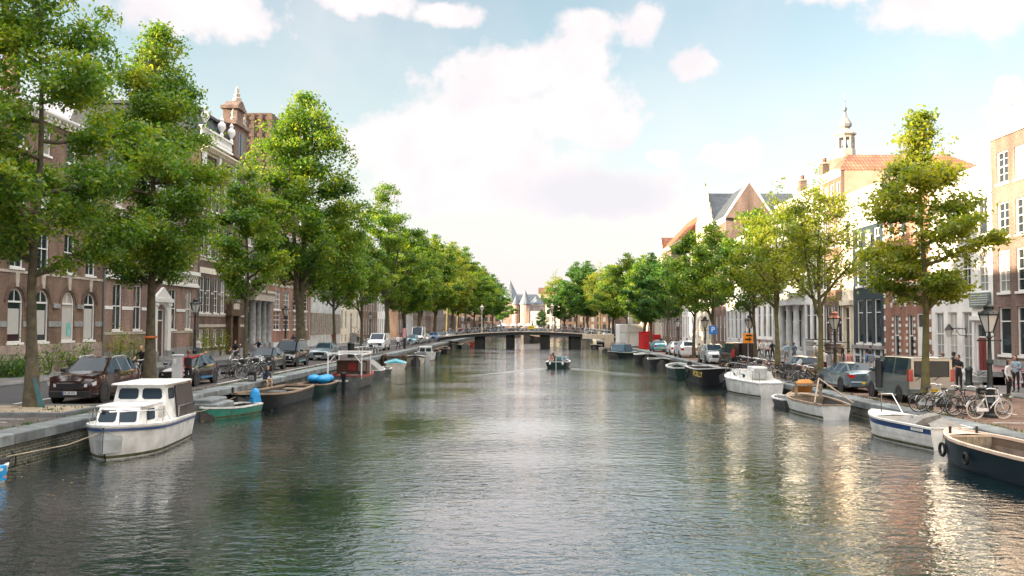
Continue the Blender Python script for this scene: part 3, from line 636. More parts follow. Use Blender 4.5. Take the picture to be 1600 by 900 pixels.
# ------------------------------------------------------------------ right bank, near to far
house('brick_house', 'brown brick house standing nearest on the right, outside the picture edge', 'R', 24, 33, 13, 11, B_TAN, [(1.5, 4.2, 3, 1.2, 'plain2'), (5.2, 7.5, 3, 1.15, 'sash'), (8.4, 10.6, 3, 1.1, 'sash')], lod=1, corn=(12.5, PT_WHITE), roofk='par', hr=3.5, roofm=T_RED)
house('plaster_house', 'cream house beside the nearest brick house on the right, outside the picture edge', 'R', 10, 24, 14, 11, PL_CREAM, [(1.5, 4.2, 5, 1.2, 'plain2'), (5.2, 7.5, 5, 1.15, 'sash'), (8.4, 10.6, 5, 1.1, 'sash')], lod=1, corn=(13.5, PT_WHITE), roofk='par', hr=3.5, roofm=T_BRN)
def x_r1(root, W, U, H):
    MB().box((0, -.05, H + .003), (W, .3, H + 1.5)).build('attic_wall', PL_WHITE, root)
    cornice(root, W, H - .12, PT_WHITE, .18, .3, dent=0); cornice(root, W, H + 1.2, PT_WHITE, .5, .5, e=.25)
    for Y in (48.05, 42.5):
        u = U(Y); n = 10; mb = MB(); mb.box((u - .95, -.3, H + 1.7), (u + .95, .5, H + 2.25)); mb.prism([(u + .8 * math.cos(PI * k / n), H + 2.25 + .8 * math.sin(PI * k / n)) for k in range(n + 1)], -.25, .45); mb.build('pediment', PT_WHITE, root)
    for Y in (46.9, 45.1, 43.4): MB().box((U(Y) - .32, -.07, H + .25), (U(Y) + .32, -.052, H + 1.1)).build('attic_window', GL_C, root)
    MB().box((0, -.07, -.3), (W, -.003, 1.15)).build('shop_base', M('pink_paint', (.62, .36, .36), .6, var=.15), root)
    MB().box((0, -.14, 1.15), (W, -.003, 1.45)).build('stone_ledge', STONE_G, root)
    for Y in (48.3, 46.4): MB().box((U(Y) - .5, -.09, .0), (U(Y) + .5, -.072, .95)).build('cellar_window', GL_D, root)
    mb = MB(); u = U(49.0)
    for k in range(3): mb.box((u - .8, -1.6 + .35 * k, -.02), (u + .5, -.15, .28 * (k + 1)))
    mb.build('steps', STONE_G, root)
house('brick_house', 'tan-brown brick house with white framed windows and a white attic, at the right edge', 'R', 33, SR(1545), 13.6, 11, B_TAN,
      [(1.75, 4.3, [48.55, 46.75, 44.9, 43.1, 41.3, 39.5], 1.2, 'plain2'), (5.1, 7.35, [48.55, 46.75, 44.9, 43.1, 41.3, 39.5], 1.15, 'grid'), (8.1, 9.95, [48.55, 46.75, 44.9, 43.1, 41.3], 1.15, 'grid'), (11.0, 12.7, [48.55, 46.75, 44.9, 43.1], 1.15, 'grid')], roofk='par', hr=4, roofm=T_RED, extra=x_r1, panes=(7, 2, 1))
LBOARD = M('grey_green_board', (.17, .22, .21), .6)
def x_r2(root, W, U, H):
    u = U(SR(1527)); MB().bev((u - 1.1, -.16, 4.35), (u + 1.1, -.02, 5.15), .02).build('sign_board', LBOARD, root)
    mb = MB()
    for k in range(5): mb.box((u - .95, -.175, 4.47 + k * .13), (u + .95, -.162, 4.5 + k * .13))
    mb.build('sign_slats', PT_WHITE, root)
    p = MB(); p.bev((u - .95, -.12, -.2), (u - .7, -.003, 3.6), .02); p.bev((u + .7, -.12, -.2), (u + .95, -.003, 3.6), .02); p.box((u - 1.05, -.2, 3.6), (u + 1.05, -.003, 3.85)); p.build('door_surround', PT_WHITE, root)
    # wall lantern on a scrolled bracket
    v = U(SR(1503)); b = MB(); b.tube([(v, -.02, 2.6), (v, -.02, 3.2)], .03); b.tube([(v, -.02, 3.1), (v, -.5, 3.15), (v, -1.0, 3.1)], .025); b.tube([(v, -.02, 2.7), (v, -.4, 2.75), (v, -.55, 3.0), (v, -.4, 3.12)], .02)
    wl = b.build('wall_lantern', IRON, root)
    MB().lathe([(.12, 2.62), (.22, 3.05)], 6, 0, Matrix.Translation((v, -1.0, 0))).build('lantern_glass', M('lamp_glass', (.55, .56, .52), .15, var=.05), wl)
    MB().lathe([(.27, 3.05), (.12, 3.25), (.03, 3.4)], 6, 0, Matrix.Translation((v, -1.0, 0))).build('lantern_cap', IRON, wl)
house('plaster_house', 'white plastered house with tall white sash windows and an oxblood door', 'R', SR(1545), SR(1450), 12.2, 11, PL_WHITE,
      [(.65, 4.1, Yr(1462, 1482, 1504), 1.15, 'tall'), (5.2, 7.5, Yr(1462, 1482, 1504, 1530), 1.1, 'tall'), (8.4, 10.5, Yr(1462, 1482, 1504, 1530), 1.1, 'sash')], doors=((SR(1527), 1.35, .15, 3.3, PT_RED, PT_WHITE, 1),), corn=(11.6, PT_WHITE, .5, .6), roofk='flat', extra=x_r2, panes=(2, 2, 5))
def x_r3(root, W, U, H):
    for Y in Yr(1396, 1418):
        u = U(Y)
        for k in range(7):
            z = 1.05 + k * .43
            for s in (-1, 1):
                w = .32 if k % 2 else .22; a = u + s * .47; MB().box((min(a, a + s * w), -.03, z), (max(a, a + s * w), -.003, z + .21)).build('quoin', PT_WHITE, root)
        for k in range(5):
            q = PI * (.14 + .18 * k); x, z = u + .85 * math.cos(q), 4.35 + .8 * math.sin(q)
            MB().prism([(x - .1, z - .12), (x + .1, z - .12), (x + .14, z + .2), (x - .14, z + .2)], -.04, -.003).build('voussoir', PT_WHITE, root)
    for k in range(14):
        for x in (.18, W - .18): MB().box((x - .15, -.03, .5 + k * .8), (x + .15, -.003, .8 + k * .8)).build('quoin', PT_WHITE, root)
    r = MB(); y = -1.1                            # area railing
    r.tube([(.3, y, 1.0), (W - 1.6, y, 1.0)], .03)
    for x in (.3, 2.2, 4.1, W - 1.6): r.tube([(x, y, -.1), (x, y, 1.05)], .03); r.ball((x, y, 1.12), .07, 6)
    r.build('railing', IRON, root)
house('brick_house', 'red and grey brick house with white stone blocks around its narrow windows', 'R', SR(1450), SR(1377), 12.6, 11, B_RED,
      [(1.05, 4.05, Yr(1396, 1418), .9, 'sash'), (6.6, 8.7, Yr(1388, 1407, 1432), 1.1, 'sash'), (9.6, 11.5, Yr(1388, 1407, 1432), 1.1, 'sash')], doors=((SR(1434), 1.3, .2, 3.9, PT_WHITE, PT_WHITE, 2),), plinth=(.5, STONE_G), bands=((5.95, .3, STONE), (.7, .25, PT_WHITE)), corn=(12.1, PT_WHITE), roofk='flat', extra=x_r3)
def x_r4(root, W, U, H):
    MB().box((0, -.06, 10.8), (W, -.003, H)).build('white_attic', PT_WHITE, root)
    for k in range(3): MB().box((W * (k + .5) / 3 - .45, -.085, 11.2), (W * (k + .5) / 3 + .45, -.063, 12.7)).build('attic_window', GL_C, root)
    MB().box((0, -.22, 1.55), (W, -.003, 1.8)).build('stone_ledge', STONE_G, root)
    for k in range(3):
        x = W * (k + .5) / 3; f = MB(); f.box((x - .75, -.1, -.2), (x - .5, -.003, 1.5)); f.box((x + .5, -.1, -.2), (x + .75, -.003, 1.5)); f.box((x - .5, -.1, .95), (x + .5, -.003, 1.1)); f.build('cellar_frame', PL_GREY, root)
        MB().box((x - .5, -.05, -.2), (x + .5, -.004, .94)).build('cellar_door', GL_D, root)
house('painted_house', 'blue-black painted house with three tall white-framed windows and a white attic', 'R', SR(1377), SR(1330), 13.5, 11, PT_NAVY,
      [(1.95, 5.25, Yr(1340, 1353, 1367), 1.25, 'plain2'), (6.3, 8.7, Yr(1340, 1353, 1367), 1.15, 'sash'), (9.2, 10.5, Yr(1340, 1353, 1367), 1.1, 'sash')], corn=(13.0, PT_WHITE, .5, .6), roofk='flat', extra=x_r4, panes=(9, 1, 0))
def railing(root, u0, u1, z, st=8):
    mb = MB(); y = -1.7
    mb.tube([(u0, -.1, z), (u0, y, z), (u1, y, z), (u1, -.1, z)], .025)
    mb.tube([(u0, -.1, z - .5), (u0, y, z - .5), (u1, y, z - .5), (u1, -.1, z - .5)], .02)
    for k in range(st): x = u0 + (u1 - u0) * k / (st - 1); mb.tube([(x, y, z - 1.0), (x, y, z)], .022)
    return mb.build('stoop_railing', IRON, root)
def stoop(root, u, w, z, n=5, side=-1):
    mb = MB(); mb.box((u - w / 2, -1.7, -.3), (u + w / 2, -.02, z))
    for k in range(n): a = u + side * (w / 2 + .3 * (n - k)); b = u + side * w / 2; mb.box((min(a, b), -1.6, -.3), (max(a, b), -.1, z * (k + 1) / (n + 1)))
    mb.build('stoop', STONE_G, root)
def x_r5a(root, W, U, H):
    stoop(root, W * .5, 1.8, .95, 4, 1); railing(root, W * .5 - .9, W * .5 + .9, 1.95)
    p = MB(); u = W * .5; p.bev((u - 1.0, -.15, .95), (u - .72, -.003, 4.9), .03); p.bev((u + .72, -.15, .95), (u + 1.0, -.003, 4.9), .03); p.box((u - 1.15, -.3, 4.9), (u + 1.15, -.003, 5.3)); p.prism([(u - .9, 5.3), (u + .9, 5.3), (u + .5, 5.9), (u - .5, 5.9)], -.2, -.003); p.build('door_surround', PL_CREAM, root)
y5a = SR(1313)
house('plaster_house', 'narrow cream house with a carved door surround beside the blue-black house', 'R', SR(1330), y5a, 13.2, 11, PL_CREAM, [(6.4, 8.6, 1, 1.1, 'sash'), (9.6, 11.8, 1, 1.1, 'sash')], doors=(((SR(1330) + y5a) / 2, 1.3, .98, 3.8, PT_DARK, PL_CREAM),), corn=(12.7, PT_WHITE), extra=x_r5a)
def x_r5(root, W, U, H):
    MB().box((W + .003, .3, 0), (W + .05, 9.5, H)).build('side_wall', PL_TAN, root)
    MB().tube([(W + .1, 5.5, H - .2), (W + .1, 4.9, H - 1.0), (W + .1, 4.3, H - .2)], .07, 6).tube([(W + .1, 4.9, H - 1.0), (W + .1, 4.9, H - 3)], .07, 6).build('rain_pipe', LEAD, root)
    stoop(root, W * .3, 2.0, 1.1, 4, -1); railing(root, W * .3 - 1, W * .3 + 1, 2.1)
house('brick_house', 'brown brick house with a tan side wall under a long orange tiled roof', 'R', y5a, SR(1285), 16.0, 12, B_BROWN, [(1.9, 5, 3, 1.15, 'sash'), (6.4, 8.8, 3, 1.1, 'sash'), (9.9, 12.2, 3, 1.1, 'sash'), (13.2, 15.2, 3, 1.0, 'sash')], corn=(15.5, PT_WHITE, .5, .6), roofk='hipperp', hr=1.7, roofm=T_REDY, extra=x_r5)
house('plaster_house', 'slim white house with dark windows left of the orange roofed house', 'R', SR(1285), SR(1255), 15.5, 11, PL_WHITE, [(1.9, 5.2, 3, 1.25, 'plain2'), (6.4, 8.8, 3, 1.15, 'sash'), (9.9, 12.1, 3, 1.1, 'sash'), (12.9, 14.6, 3, 1.0, 'sash')], corn=(15, PT_WHITE, .5, .6), chims=((SR(1262), 1.5, 15.6, 18.0, B_TAN),))
def x_r7(root, W, U, H):
    for k in range(4):
        x = .8 + (W - 1.6) * k / 3; MB().lathe([(.36, .9), (.3, 1.1), (.31, 2.4), (.25, 4.9), (.36, 5.2)], 12, 0, Matrix.Translation((x, -.55, 0))).bev((x - .42, -1.0, -.3), (x + .42, -.02, .89), .03).build('column', PL_GREY, root, 40)
    MB().box((.1, -1.05, 5.2), (W - .1, -.003, 6.0)).box((0, -1.25, 6.0), (W, -.003, 6.3)).build('entablature', PL_GREY, root)
    for k in range(2): MB().box((.2, -1.5 - .4 * k, -.3), (W - .2, -1.01, .3 - .25 * k)).build('steps', STONE_G, root)
house('stone_house', 'grey classical house with four columns and a heavy entablature over its door', 'R', SR(1255), SR(1215), 15.4, 11, PL_GREY, [(1.2, 4.8, Yr(1224, 1246), 1.3, 'plain2'), (6.9, 9.2, 3, 1.2, 'sash'), (10.2, 12.2, 3, 1.2, 'sash'), (13, 14.6, 3, 1.0, 'sash')], doors=((SR(1235), 1.8, .3, 4.4, PT_DARK, PL_GREY),), corn=(14.9, PT_WHITE), fm=PT_WHITE, extra=x_r7, chims=((SR(1222), 2, 15.5, 17.8, B_TAN),))
house('plaster_house', 'broad pale house with close rows of tall white pilasters and windows', 'R', SR(1215), SR(1165), 14.4, 11, PL_WHITE, [(2.0, 5.4, 6, 1.2, 'plain2'), (.0, 1.2, 6, 1.0, 'plain2'), (6.6, 9, 6, 1.2, 'sash'), (10, 12.2, 6, 1.1, 'sash')], corn=(13.9, PT_WHITE), roofk='par', hr=1.6, roofm=LEAD, lod=1, bands=((1.5, .25, STONE_G), (5.8, .3, PT_WHITE)))
house('stone_house', 'pale grey house with narrow windows and a stone band above the street', 'R', SR(1165), 116.4, 13.8, 11, PL_GREY, [(1.6, 5, 5, 1.15, 'plain2'), (6.4, 8.6, 5, 1.1, 'sash'), (9.6, 11.8, 5, 1.1, 'sash')], lod=1, corn=(13.3, PT_WHITE), bands=((5.4, .5, STONE),))
def x_end(root, W, U, H):                        # end gable that looks down the canal, with pale coping
    g = MB(); D = 6.
    g.add([(W + .01, -.1, H), (W + .01, D + .1, H), (W + .01, D / 2, H + 4.6), (W + .3, -.1, H), (W + .3, D + .1, H), (W + .3, D / 2, H + 4.6)], [(0, 1, 2), (3, 4, 5), (0, 1, 4, 3), (1, 2, 5, 4), (2, 0, 3, 5)]); g.build('end_gable', B_TAN, root)
    c = MB()
    for s in (-.3, D + .3): c.tube([(W + .16, s, H - .2), (W + .16, D / 2, H + 4.85)], .2, 4)
    c.build('gable_coping', PT_WHITE, root)
    MB().box((W + .31, D / 2 - .9, H - 1.2), (W + .34, D / 2 + .9, H + .8)).build('gable_window', GL_D, root)
house('brick_house', 'brick house whose pointed end gable with white edges faces down the canal', 'R', 116.4, 126, 17.2, 6, B_TAN, [(1.2, 4.6, 4, 1.15, 'sash'), (5.8, 8, 4, 1.1, 'sash'), (9, 11, 4, 1.1, 'sash'), (12.2, 14.4, 4, 1.1, 'sash')], lod=1, roofk='par', hr=4.5, roofm=SLATE, corn=(16.7, PT_WHITE), extra=x_end)
def x_spire(root, W, U, H):
    for x in (.5, W - .5, W / 2): MB().lathe([(.3, H + (.0 if x != W / 2 else 6)), (.3, H + (1.6 if x != W / 2 else 7)), (.1, H + (2.0 if x != W / 2 else 7.3)), (.02, H + (3 if x != W / 2 else 8.2))], 8, 0, Matrix.Translation((x, .15, 0))).build('finial', STONE, root)
house('stone_house', 'pale stone house with a stepped and pinnacled gable under a slate roof', 'R', 126, 137, 17, 13, PL_CREAM, [(1.2, 4.6, 4, 1.15, 'sash'), (5.8, 8, 4, 1.1, 'sash'), (9, 11, 4, 1.1, 'sash'), (12.2, 14.4, 4, 1.1, 'sash')], lod=1, roofk='perp', hr=5.6, roofm=SLATE, gab=('step', 6.4, PL_CREAM), extra=x_spire)
house('plaster_house', 'white house with dark windows just beyond the slate roofed stone house', 'R', 137, 150, 14.6, 11, PL_WHITE, [(1.2, 4.6, 5, 1.15, 'sash'), (5.8, 8, 5, 1.1, 'sash'), (9, 11, 5, 1.1, 'sash')], lod=1, roofk='par', hr=2.5, roofm=SLATE, corn=(14.1, PT_WHITE))
house('brick_house', 'peach brick house under a bright orange tiled roof with a big chimney', 'R', 150, 172, 17.4, 10, B_TAN, [(1.2, 4.6, 8, 1.15, 'sash'), (5.8, 8, 8, 1.1, 'sash'), (9, 11, 8, 1.1, 'sash'), (12.4, 14.2, 8, 1., 'sash')], lod=1, roofk='par', hr=5.6, roofm=T_RED, corn=(16.9, PT_WHITE), chims=((151.5, 5, 20, 24.2, B_TAN),))
house('plaster_house', 'tall cream house with a stepped gable left of the orange roof', 'R', 172, 182, 15.5, 12, PL_CREAM, [(1.2, 4.6, 4, 1.15, 'sash'), (5.8, 8, 4, 1.1, 'sash'), (9, 11, 4, 1.1, 'sash')], lod=1, roofk='perp', hr=5, roofm=T_REDY, gab=('step', 5.6, PL_CREAM))
Y = 182
FARR = [(13, 12.5, B_RED, 'red brick house behind the trees near the bridge on the right'), (12, 14, PL_WHITE, 'white house behind the trees beyond the bridge on the right'), (14, 13, B_BROWN, 'brown brick house behind the far right trees'), (13, 15, PL_GREY, 'grey house behind the far right trees'), (16, 13.5, B_PINK, 'rose brick house near the right end of the canal'), (18, 14.5, B_DARK, 'dark brick house closing the right bank by the market square')]
for w, H, wm, lb in FARR:
    house('canal_house', lb, 'R', Y, Y + w, H, 11, wm, [(1.2, 4, int(w / 2.2), 1.15, 'sash'), (5.2, 7.6, int(w / 2.2), 1.15, 'sash'), (8.6, 10.8, int(w / 2.2), 1.1, 'sash')], lod=1, corn=(H - .5, PT_WHITE), roofk='par', hr=3.6, roofm=T_BRN, chims=((Y + 3, 5, H + 2, H + 5.5),))
    Y += w
# church bell tower behind the right bank
Y0 = 175; bt = thing('bell_tower', 'pale octagonal church bell tower with onion dome and thin spire', 'bell tower', ((1320 - 827) * Y0 / F, Y0, 0), rad(22.5))
zt = lambda y: 3 + (510 - y) * Y0 / F
MB().box((-2.4, -2.4, 0), (2.4, 2.4, zt(250))).build('tower_shaft', B_TAN, bt)
MB().lathe([(1.9, zt(250)), (1.9, zt(236)), (1.75, zt(235))], 8).build('tower_base', STONE, bt)
for k in range(8):
    a = 2 * PI * k / 8; MB().box((-.22, -.22, zt(236)), (.22, .22, zt(217)), 0, Matrix.Translation((1.55 * math.cos(a), 1.55 * math.sin(a), 0)) @ Matrix.Rotation(a, 4, 'Z')).build('belfry_pillar', STONE, bt)
MB().lathe([(1.7, zt(217)), (1.75, zt(214)), (2.1, zt(212)), (2.1, zt(210)), (1.2, zt(205)), (.8, zt(202))], 8).build('belfry_roof', STONE, bt)
MB().lathe([(.2, zt(232)), (.55, zt(231)), (.35, zt(226)), (.2, zt(221)), (.05, zt(216))], 10).build('bell', IRON, bt)
MB().lathe([(.75, zt(202)), (1.2, zt(199)), (1.3, zt(195)), (1.0, zt(190)), (.5, zt(184)), (.3, zt(178)), (.35, zt(177)), (.12, zt(176))], 8).build('onion_dome', STONE_G, bt)
MB().lathe([(.12, zt(176)), (.4, zt(172)), (.4, zt(169)), (.1, zt(166)), (.06, zt(160)), (.14, zt(158)), (.03, zt(156)), (.03, zt(144))], 8).build('spire', LEAD, bt)
# ------------------------------------------------------------------ ground, water, quays
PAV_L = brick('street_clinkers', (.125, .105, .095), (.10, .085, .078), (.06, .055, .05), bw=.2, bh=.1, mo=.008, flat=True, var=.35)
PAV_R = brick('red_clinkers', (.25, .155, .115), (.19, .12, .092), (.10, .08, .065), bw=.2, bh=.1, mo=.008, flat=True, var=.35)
SLABS = brick('pavement_slabs', (.2, .19, .18), (.17, .165, .16), (.09, .085, .08), bw=.3, bh=.3, mo=.006, flat=True, var=.3)
ASPH = M('asphalt', (.055, .055, .058), .85, var=.25, scale=.6, bump=.3, bscale=120)
COPE = M('coping_stone', (.17, .19, .19), .8, var=.5, scale=1.5, bump=.5, bscale=15, isl=.28)
QWALL = brick('quay_brick', (.085, .085, .065), (.05, .058, .045), (.20, .19, .15), bw=.24, bh=.085, mo=.012, var=.6)
SAND = M('sandy_soil', (.34, .27, .19), .95, var=.4, scale=2., bump=.6, bscale=25)
KERB = M('kerb_stone', (.16, .165, .165), .85, var=.3, bump=.3)
LINE = M('road_paint', (.68, .68, .66), .8, var=.3, scale=4)
def sheet(name, x0, x1, y0, y1, z, mat):
    return structure(MB().quad((x0, y0, z), (x1, y0, z), (x1, y1, z), (x0, y1, z)).build(name, mat))
YE = 285.0                                        # the canal ends at the market square
g = MB(); B = 3000
for a in (((-B, -60, GL), (QL, -60, GL), (QL, YE, GL), (-B, YE, GL)), ((QR, -60, GR), (B, -60, GR), (B, YE, GR), (QR, YE, GR)), ((-B, YE, GL), (B, YE, GL), (B, B, GL), (-B, B, GL))): g.quad(*a)
g.quad((QL, -60, -3), (QR, -60, -3), (QR, YE, -3), (QL, YE, -3)).quad((QL, YE, -3), (QR, YE, -3), (QR, YE, GL), (QL, YE, GL))
structure(g.build('ground', M('city_ground', (.12, .11, .10), .9, var=.3, scale=.2)))
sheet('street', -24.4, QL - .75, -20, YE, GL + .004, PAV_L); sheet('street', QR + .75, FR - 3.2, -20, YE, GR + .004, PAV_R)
sheet('road', -24.4, -18.9, -20, YE, GL + .008, ASPH)
sheet('canal_edge_line', -18.95, -18.8, -20, YE, GL + .012, LINE)
for nm, x0, x1, z in (('pavement', FL + .0, -24.4, GL), ('pavement', FR - 3.2, FR, GR)):
    structure(MB().bev((x0, -20, z - .3), (x1, YE, z + .12), .02).build(nm, SLABS))
for x0, x1, z in ((-24.4, -24.25, GL), (FR - 3.35, FR - 3.2, GR)): structure(MB().bev((x0, -20, z - .3), (x1, YE, z + .11), .03).build('kerb', KERB))
sheet('market_square', -60, 60, YE, 420, GL + .004, PAV_R)
def quay(x, s, z, label):
    t = thing('quay_wall', label, 'quay wall', (x, 0, 0))
    w = MB(); w.box((0 if s > 0 else -.6, -20, -3), (.6 if s > 0 else 0, YE, z - .28)); w.build('wall', QWALL, t)
    c = MB(); rn = random.Random(3 if s > 0 else 4); y = -20.
    while y < 200:
        L = rn.uniform(1.2, 1.9); o = rn.uniform(-.012, .012)
        a, b = (-.06 + o, .78) if s > 0 else (-.78, .06 + o); c.bev((a, y + .006, z - .28), (b, y + L - .006, z + .012 + rn.uniform(-.006, .008)), .03); y += L
    c.bev((-.05 if s > 0 else -.78, y, z - .28), (.78 if s > 0 else .05, YE, z + .012), .03)
    c.build('coping', COPE, t)
    f = MB()
    for k in range(14): yy = 24 + k * 9.5; f.tube([(0 if s > 0 else 0, yy, z - .5), (-s * .10, yy, z - .56), (-s * .12, yy, z - .7), (-s * .10, yy, z - .84), (0, yy, z - .9)], .022, 5)
    f.build('mooring_ring', IRON, t)
quay(QL, -1, GL, 'dark brick quay wall with stone coping along the left bank'); quay(QR, 1, GR, 'stone coped quay wall along the right bank')
def water_mat():
    m, nt, p = nt_of('canal_water'); L = nt.links.new
    p.inputs['Base Color'].default_value = (.003, .013, .016, 1); p.inputs['Roughness'].default_value = .045; p.inputs['IOR'].default_value = 1.36; p.inputs['Specular IOR Level'].default_value = .5
    tc = nd(nt, 'ShaderNodeTexCoord')
    def n(sx, sy, sc, det, w, rot=0., dist=0.):
        mp = nd(nt, 'ShaderNodeMapping'); mp.inputs['Scale'].default_value = (sx, sy, 1); mp.inputs['Rotation'].default_value = (0, 0, rot); L(tc.outputs['Object'], mp.inputs['Vector'])
        t = nd(nt, 'ShaderNodeTexNoise'); t.inputs['Scale'].default_value = sc; t.inputs['Detail'].default_value = det; t.inputs['Roughness'].default_value = .5; t.inputs['Distortion'].default_value = dist; L(mp.outputs[0], t.inputs['Vector'])
        q = nd(nt, 'ShaderNodeMath', operation='MULTIPLY'); L(t.outputs['Fac'], q.inputs[0]); q.inputs[1].default_value = w; return q.outputs[0]
    a = n(.55, 1.0, .8, 2, .08, .15, .3); b = n(.6, 1.0, 3.4, 3, .095, -.12, .5); c = n(.7, 1.0, 9., 2, .035, .2, .4); e = n(.6, 1., .16, 4, 1.)
    s1 = nd(nt, 'ShaderNodeMath', operation='ADD'); L(a, s1.inputs[0]); L(b, s1.inputs[1])
    s2 = nd(nt, 'ShaderNodeMath', operation='ADD'); L(s1.outputs[0], s2.inputs[0]); L(c, s2.inputs[1])
    # wind patches: calmer and rougher areas
    mr = nd(nt, 'ShaderNodeMapRange'); mr.inputs[1].default_value = .35; mr.inputs[2].default_value = .65; mr.inputs[3].default_value = .3; mr.inputs[4].default_value = 1.25; L(e, mr.inputs[0])
    bp = nd(nt, 'ShaderNodeBump'); bp.inputs['Distance'].default_value = WAVE; L(s2.outputs[0], bp.inputs['Height']); L(mr.outputs[0], bp.inputs['Strength']); L(bp.outputs[0], p.inputs['Normal']); L(bp.outputs[0], p.inputs['Coat Normal']); p.inputs['Coat Weight'].default_value = 1; p.inputs['Coat Roughness'].default_value = .03; p.inputs['Coat IOR'].default_value = 1.6
    return m
WAVE = .40
structure(MB().quad((QL - .02, -60, WZ), (QR + .02, -60, WZ), (QR + .02, YE, WZ), (QL - .02, YE, WZ)).build('water', water_mat()))
# tree pit, parking marks
ti = thing('tree_bed', 'sandy tree bed with a stone kerb by the quay on the left', 'tree bed', (0, 0, 0))
MB().box((-18.45, 28.45, GL), (-14.95, 31.15, GL + .10)).build('soil', SAND, ti)
k = MB(); k.bev((-18.6, 28.3, GL), (-14.8, 28.447, GL + .14), .02); k.bev((-18.6, 31.153, GL), (-14.8, 31.3, GL + .14), .02); k.bev((-14.947, 28.45, GL), (-14.8, 31.15, GL + .14), .02); k.bev((-18.6, 28.45, GL), (-18.453, 31.15, GL + .14), .02); k.build('kerb', KERB, ti)
def marks(nm, segs, z):
    for (x0, y0, x1, y1) in segs: sheet(nm, x0, x1, y0, y1, z, LINE)
marks('parking_line', [(-18.7, 31.7, -15.4, 31.82), (-15.4, 31.7, -15.28, 37.5), (-18.7, 38.6, -15.3, 38.72), (-15.4, 44, -15.28, 52), (-18.7, 52.5, -15.3, 52.62), (-15.4, 54, -15.28, 72), (-18.7, 65.8, -15.3, 65.92), (-17.6, 26.6, -15.6, 26.68), (-17.6, 27.5, -15.6, 27.58)], GL + .013)
marks('parking_line', [(15.6, 30.6, 19.2, 30.72), (19.2, 24, 19.32, 33), (17.9, 33.5, 18.02, 62), (15.5, 41.2, 18, 41.3), (15.5, 48.3, 18, 48.4)], GR + .010)
sheet('kerb_sand', 14.95, 15.9, 33.6, 35.6, GR + .018, SAND)

# moss and weeds in the quay joints
def weeds(name, x0, x1, y0, y1, z, n, seed, hmax, mat):
    rg = random.Random(seed); m = MB()
    for k in range(n):
        x, y = rg.uniform(x0, x1), y0 + (y1 - y0) * rg.random() ** 1.6
        for q in range(rg.randint(4, 9)):
            a = rg.uniform(0, 6.28); h = rg.uniform(.3, 1) * hmax; b = (x + rg.gauss(0, .06), y + rg.gauss(0, .06), z); w = .012
            m.add([(b[0] - w, b[1], b[2]), (b[0] + w, b[1], b[2]), (b[0] + math.cos(a) * h * .5, b[1] + math.sin(a) * h * .5, b[2] + h)], [(0, 1, 2)])
    o = m.build(name, mat); o['kind'] = 'stuff'
WEED = M('weed_green', (.06, .12, .025), .8, var=.5, scale=3)
weeds('weeds', QL - .86, QL - .78, 20, 90, GL + .008, 260, 5, .11, WEED); weeds('weeds', QR + .77, QR + .85, 22, 80, GR + .008, 220, 6, .11, WEED)
weeds('grass', -18.4, -15, 28.5, 31.1, GL + .10, 35, 7, .10, WEED); weeds('moss', QL + .0, QL + .03, 22, 70, WZ + .05, 200, 8, .16, M('quay_moss', (.05, .075, .02), .9, var=.5)); weeds('moss', QR - .03, QR, 24, 60, WZ + .05, 150, 9, .16, MATS['quay_moss'])
# fallen leaves on the quays
def fallen(x0, x1, y0, y1, z, n, seed):
    rg = random.Random(seed); m = MB()
    for k in range(n):
        x, y, a, s = rg.uniform(x0, x1), rg.uniform(y0, y1), rg.uniform(0, 6.28), rg.uniform(.035, .07); c, q = math.cos(a) * s, math.sin(a) * s
        m.add([(x - c, y - q, z + .004), (x + q * .5, y - c * .5, z + .015), (x + c, y + q, z + .006), (x - q * .5, y + c * .5, z + .012)], [(0, 1, 2, 3)])
    o = m.build('fallen_leaves', M('fallen_leaf', (.22, .16, .05), .8, var=.5, scale=2)); o['kind'] = 'stuff'
fallen(-18.8, QL - .1, 22, 70, GL + .014, 900, 31); fallen(QR + .1, 20, 24, 70, GR + .014, 900, 32); fallen(QL + .2, QL + 3.5, 20, 45, WZ + .002, 160, 33)
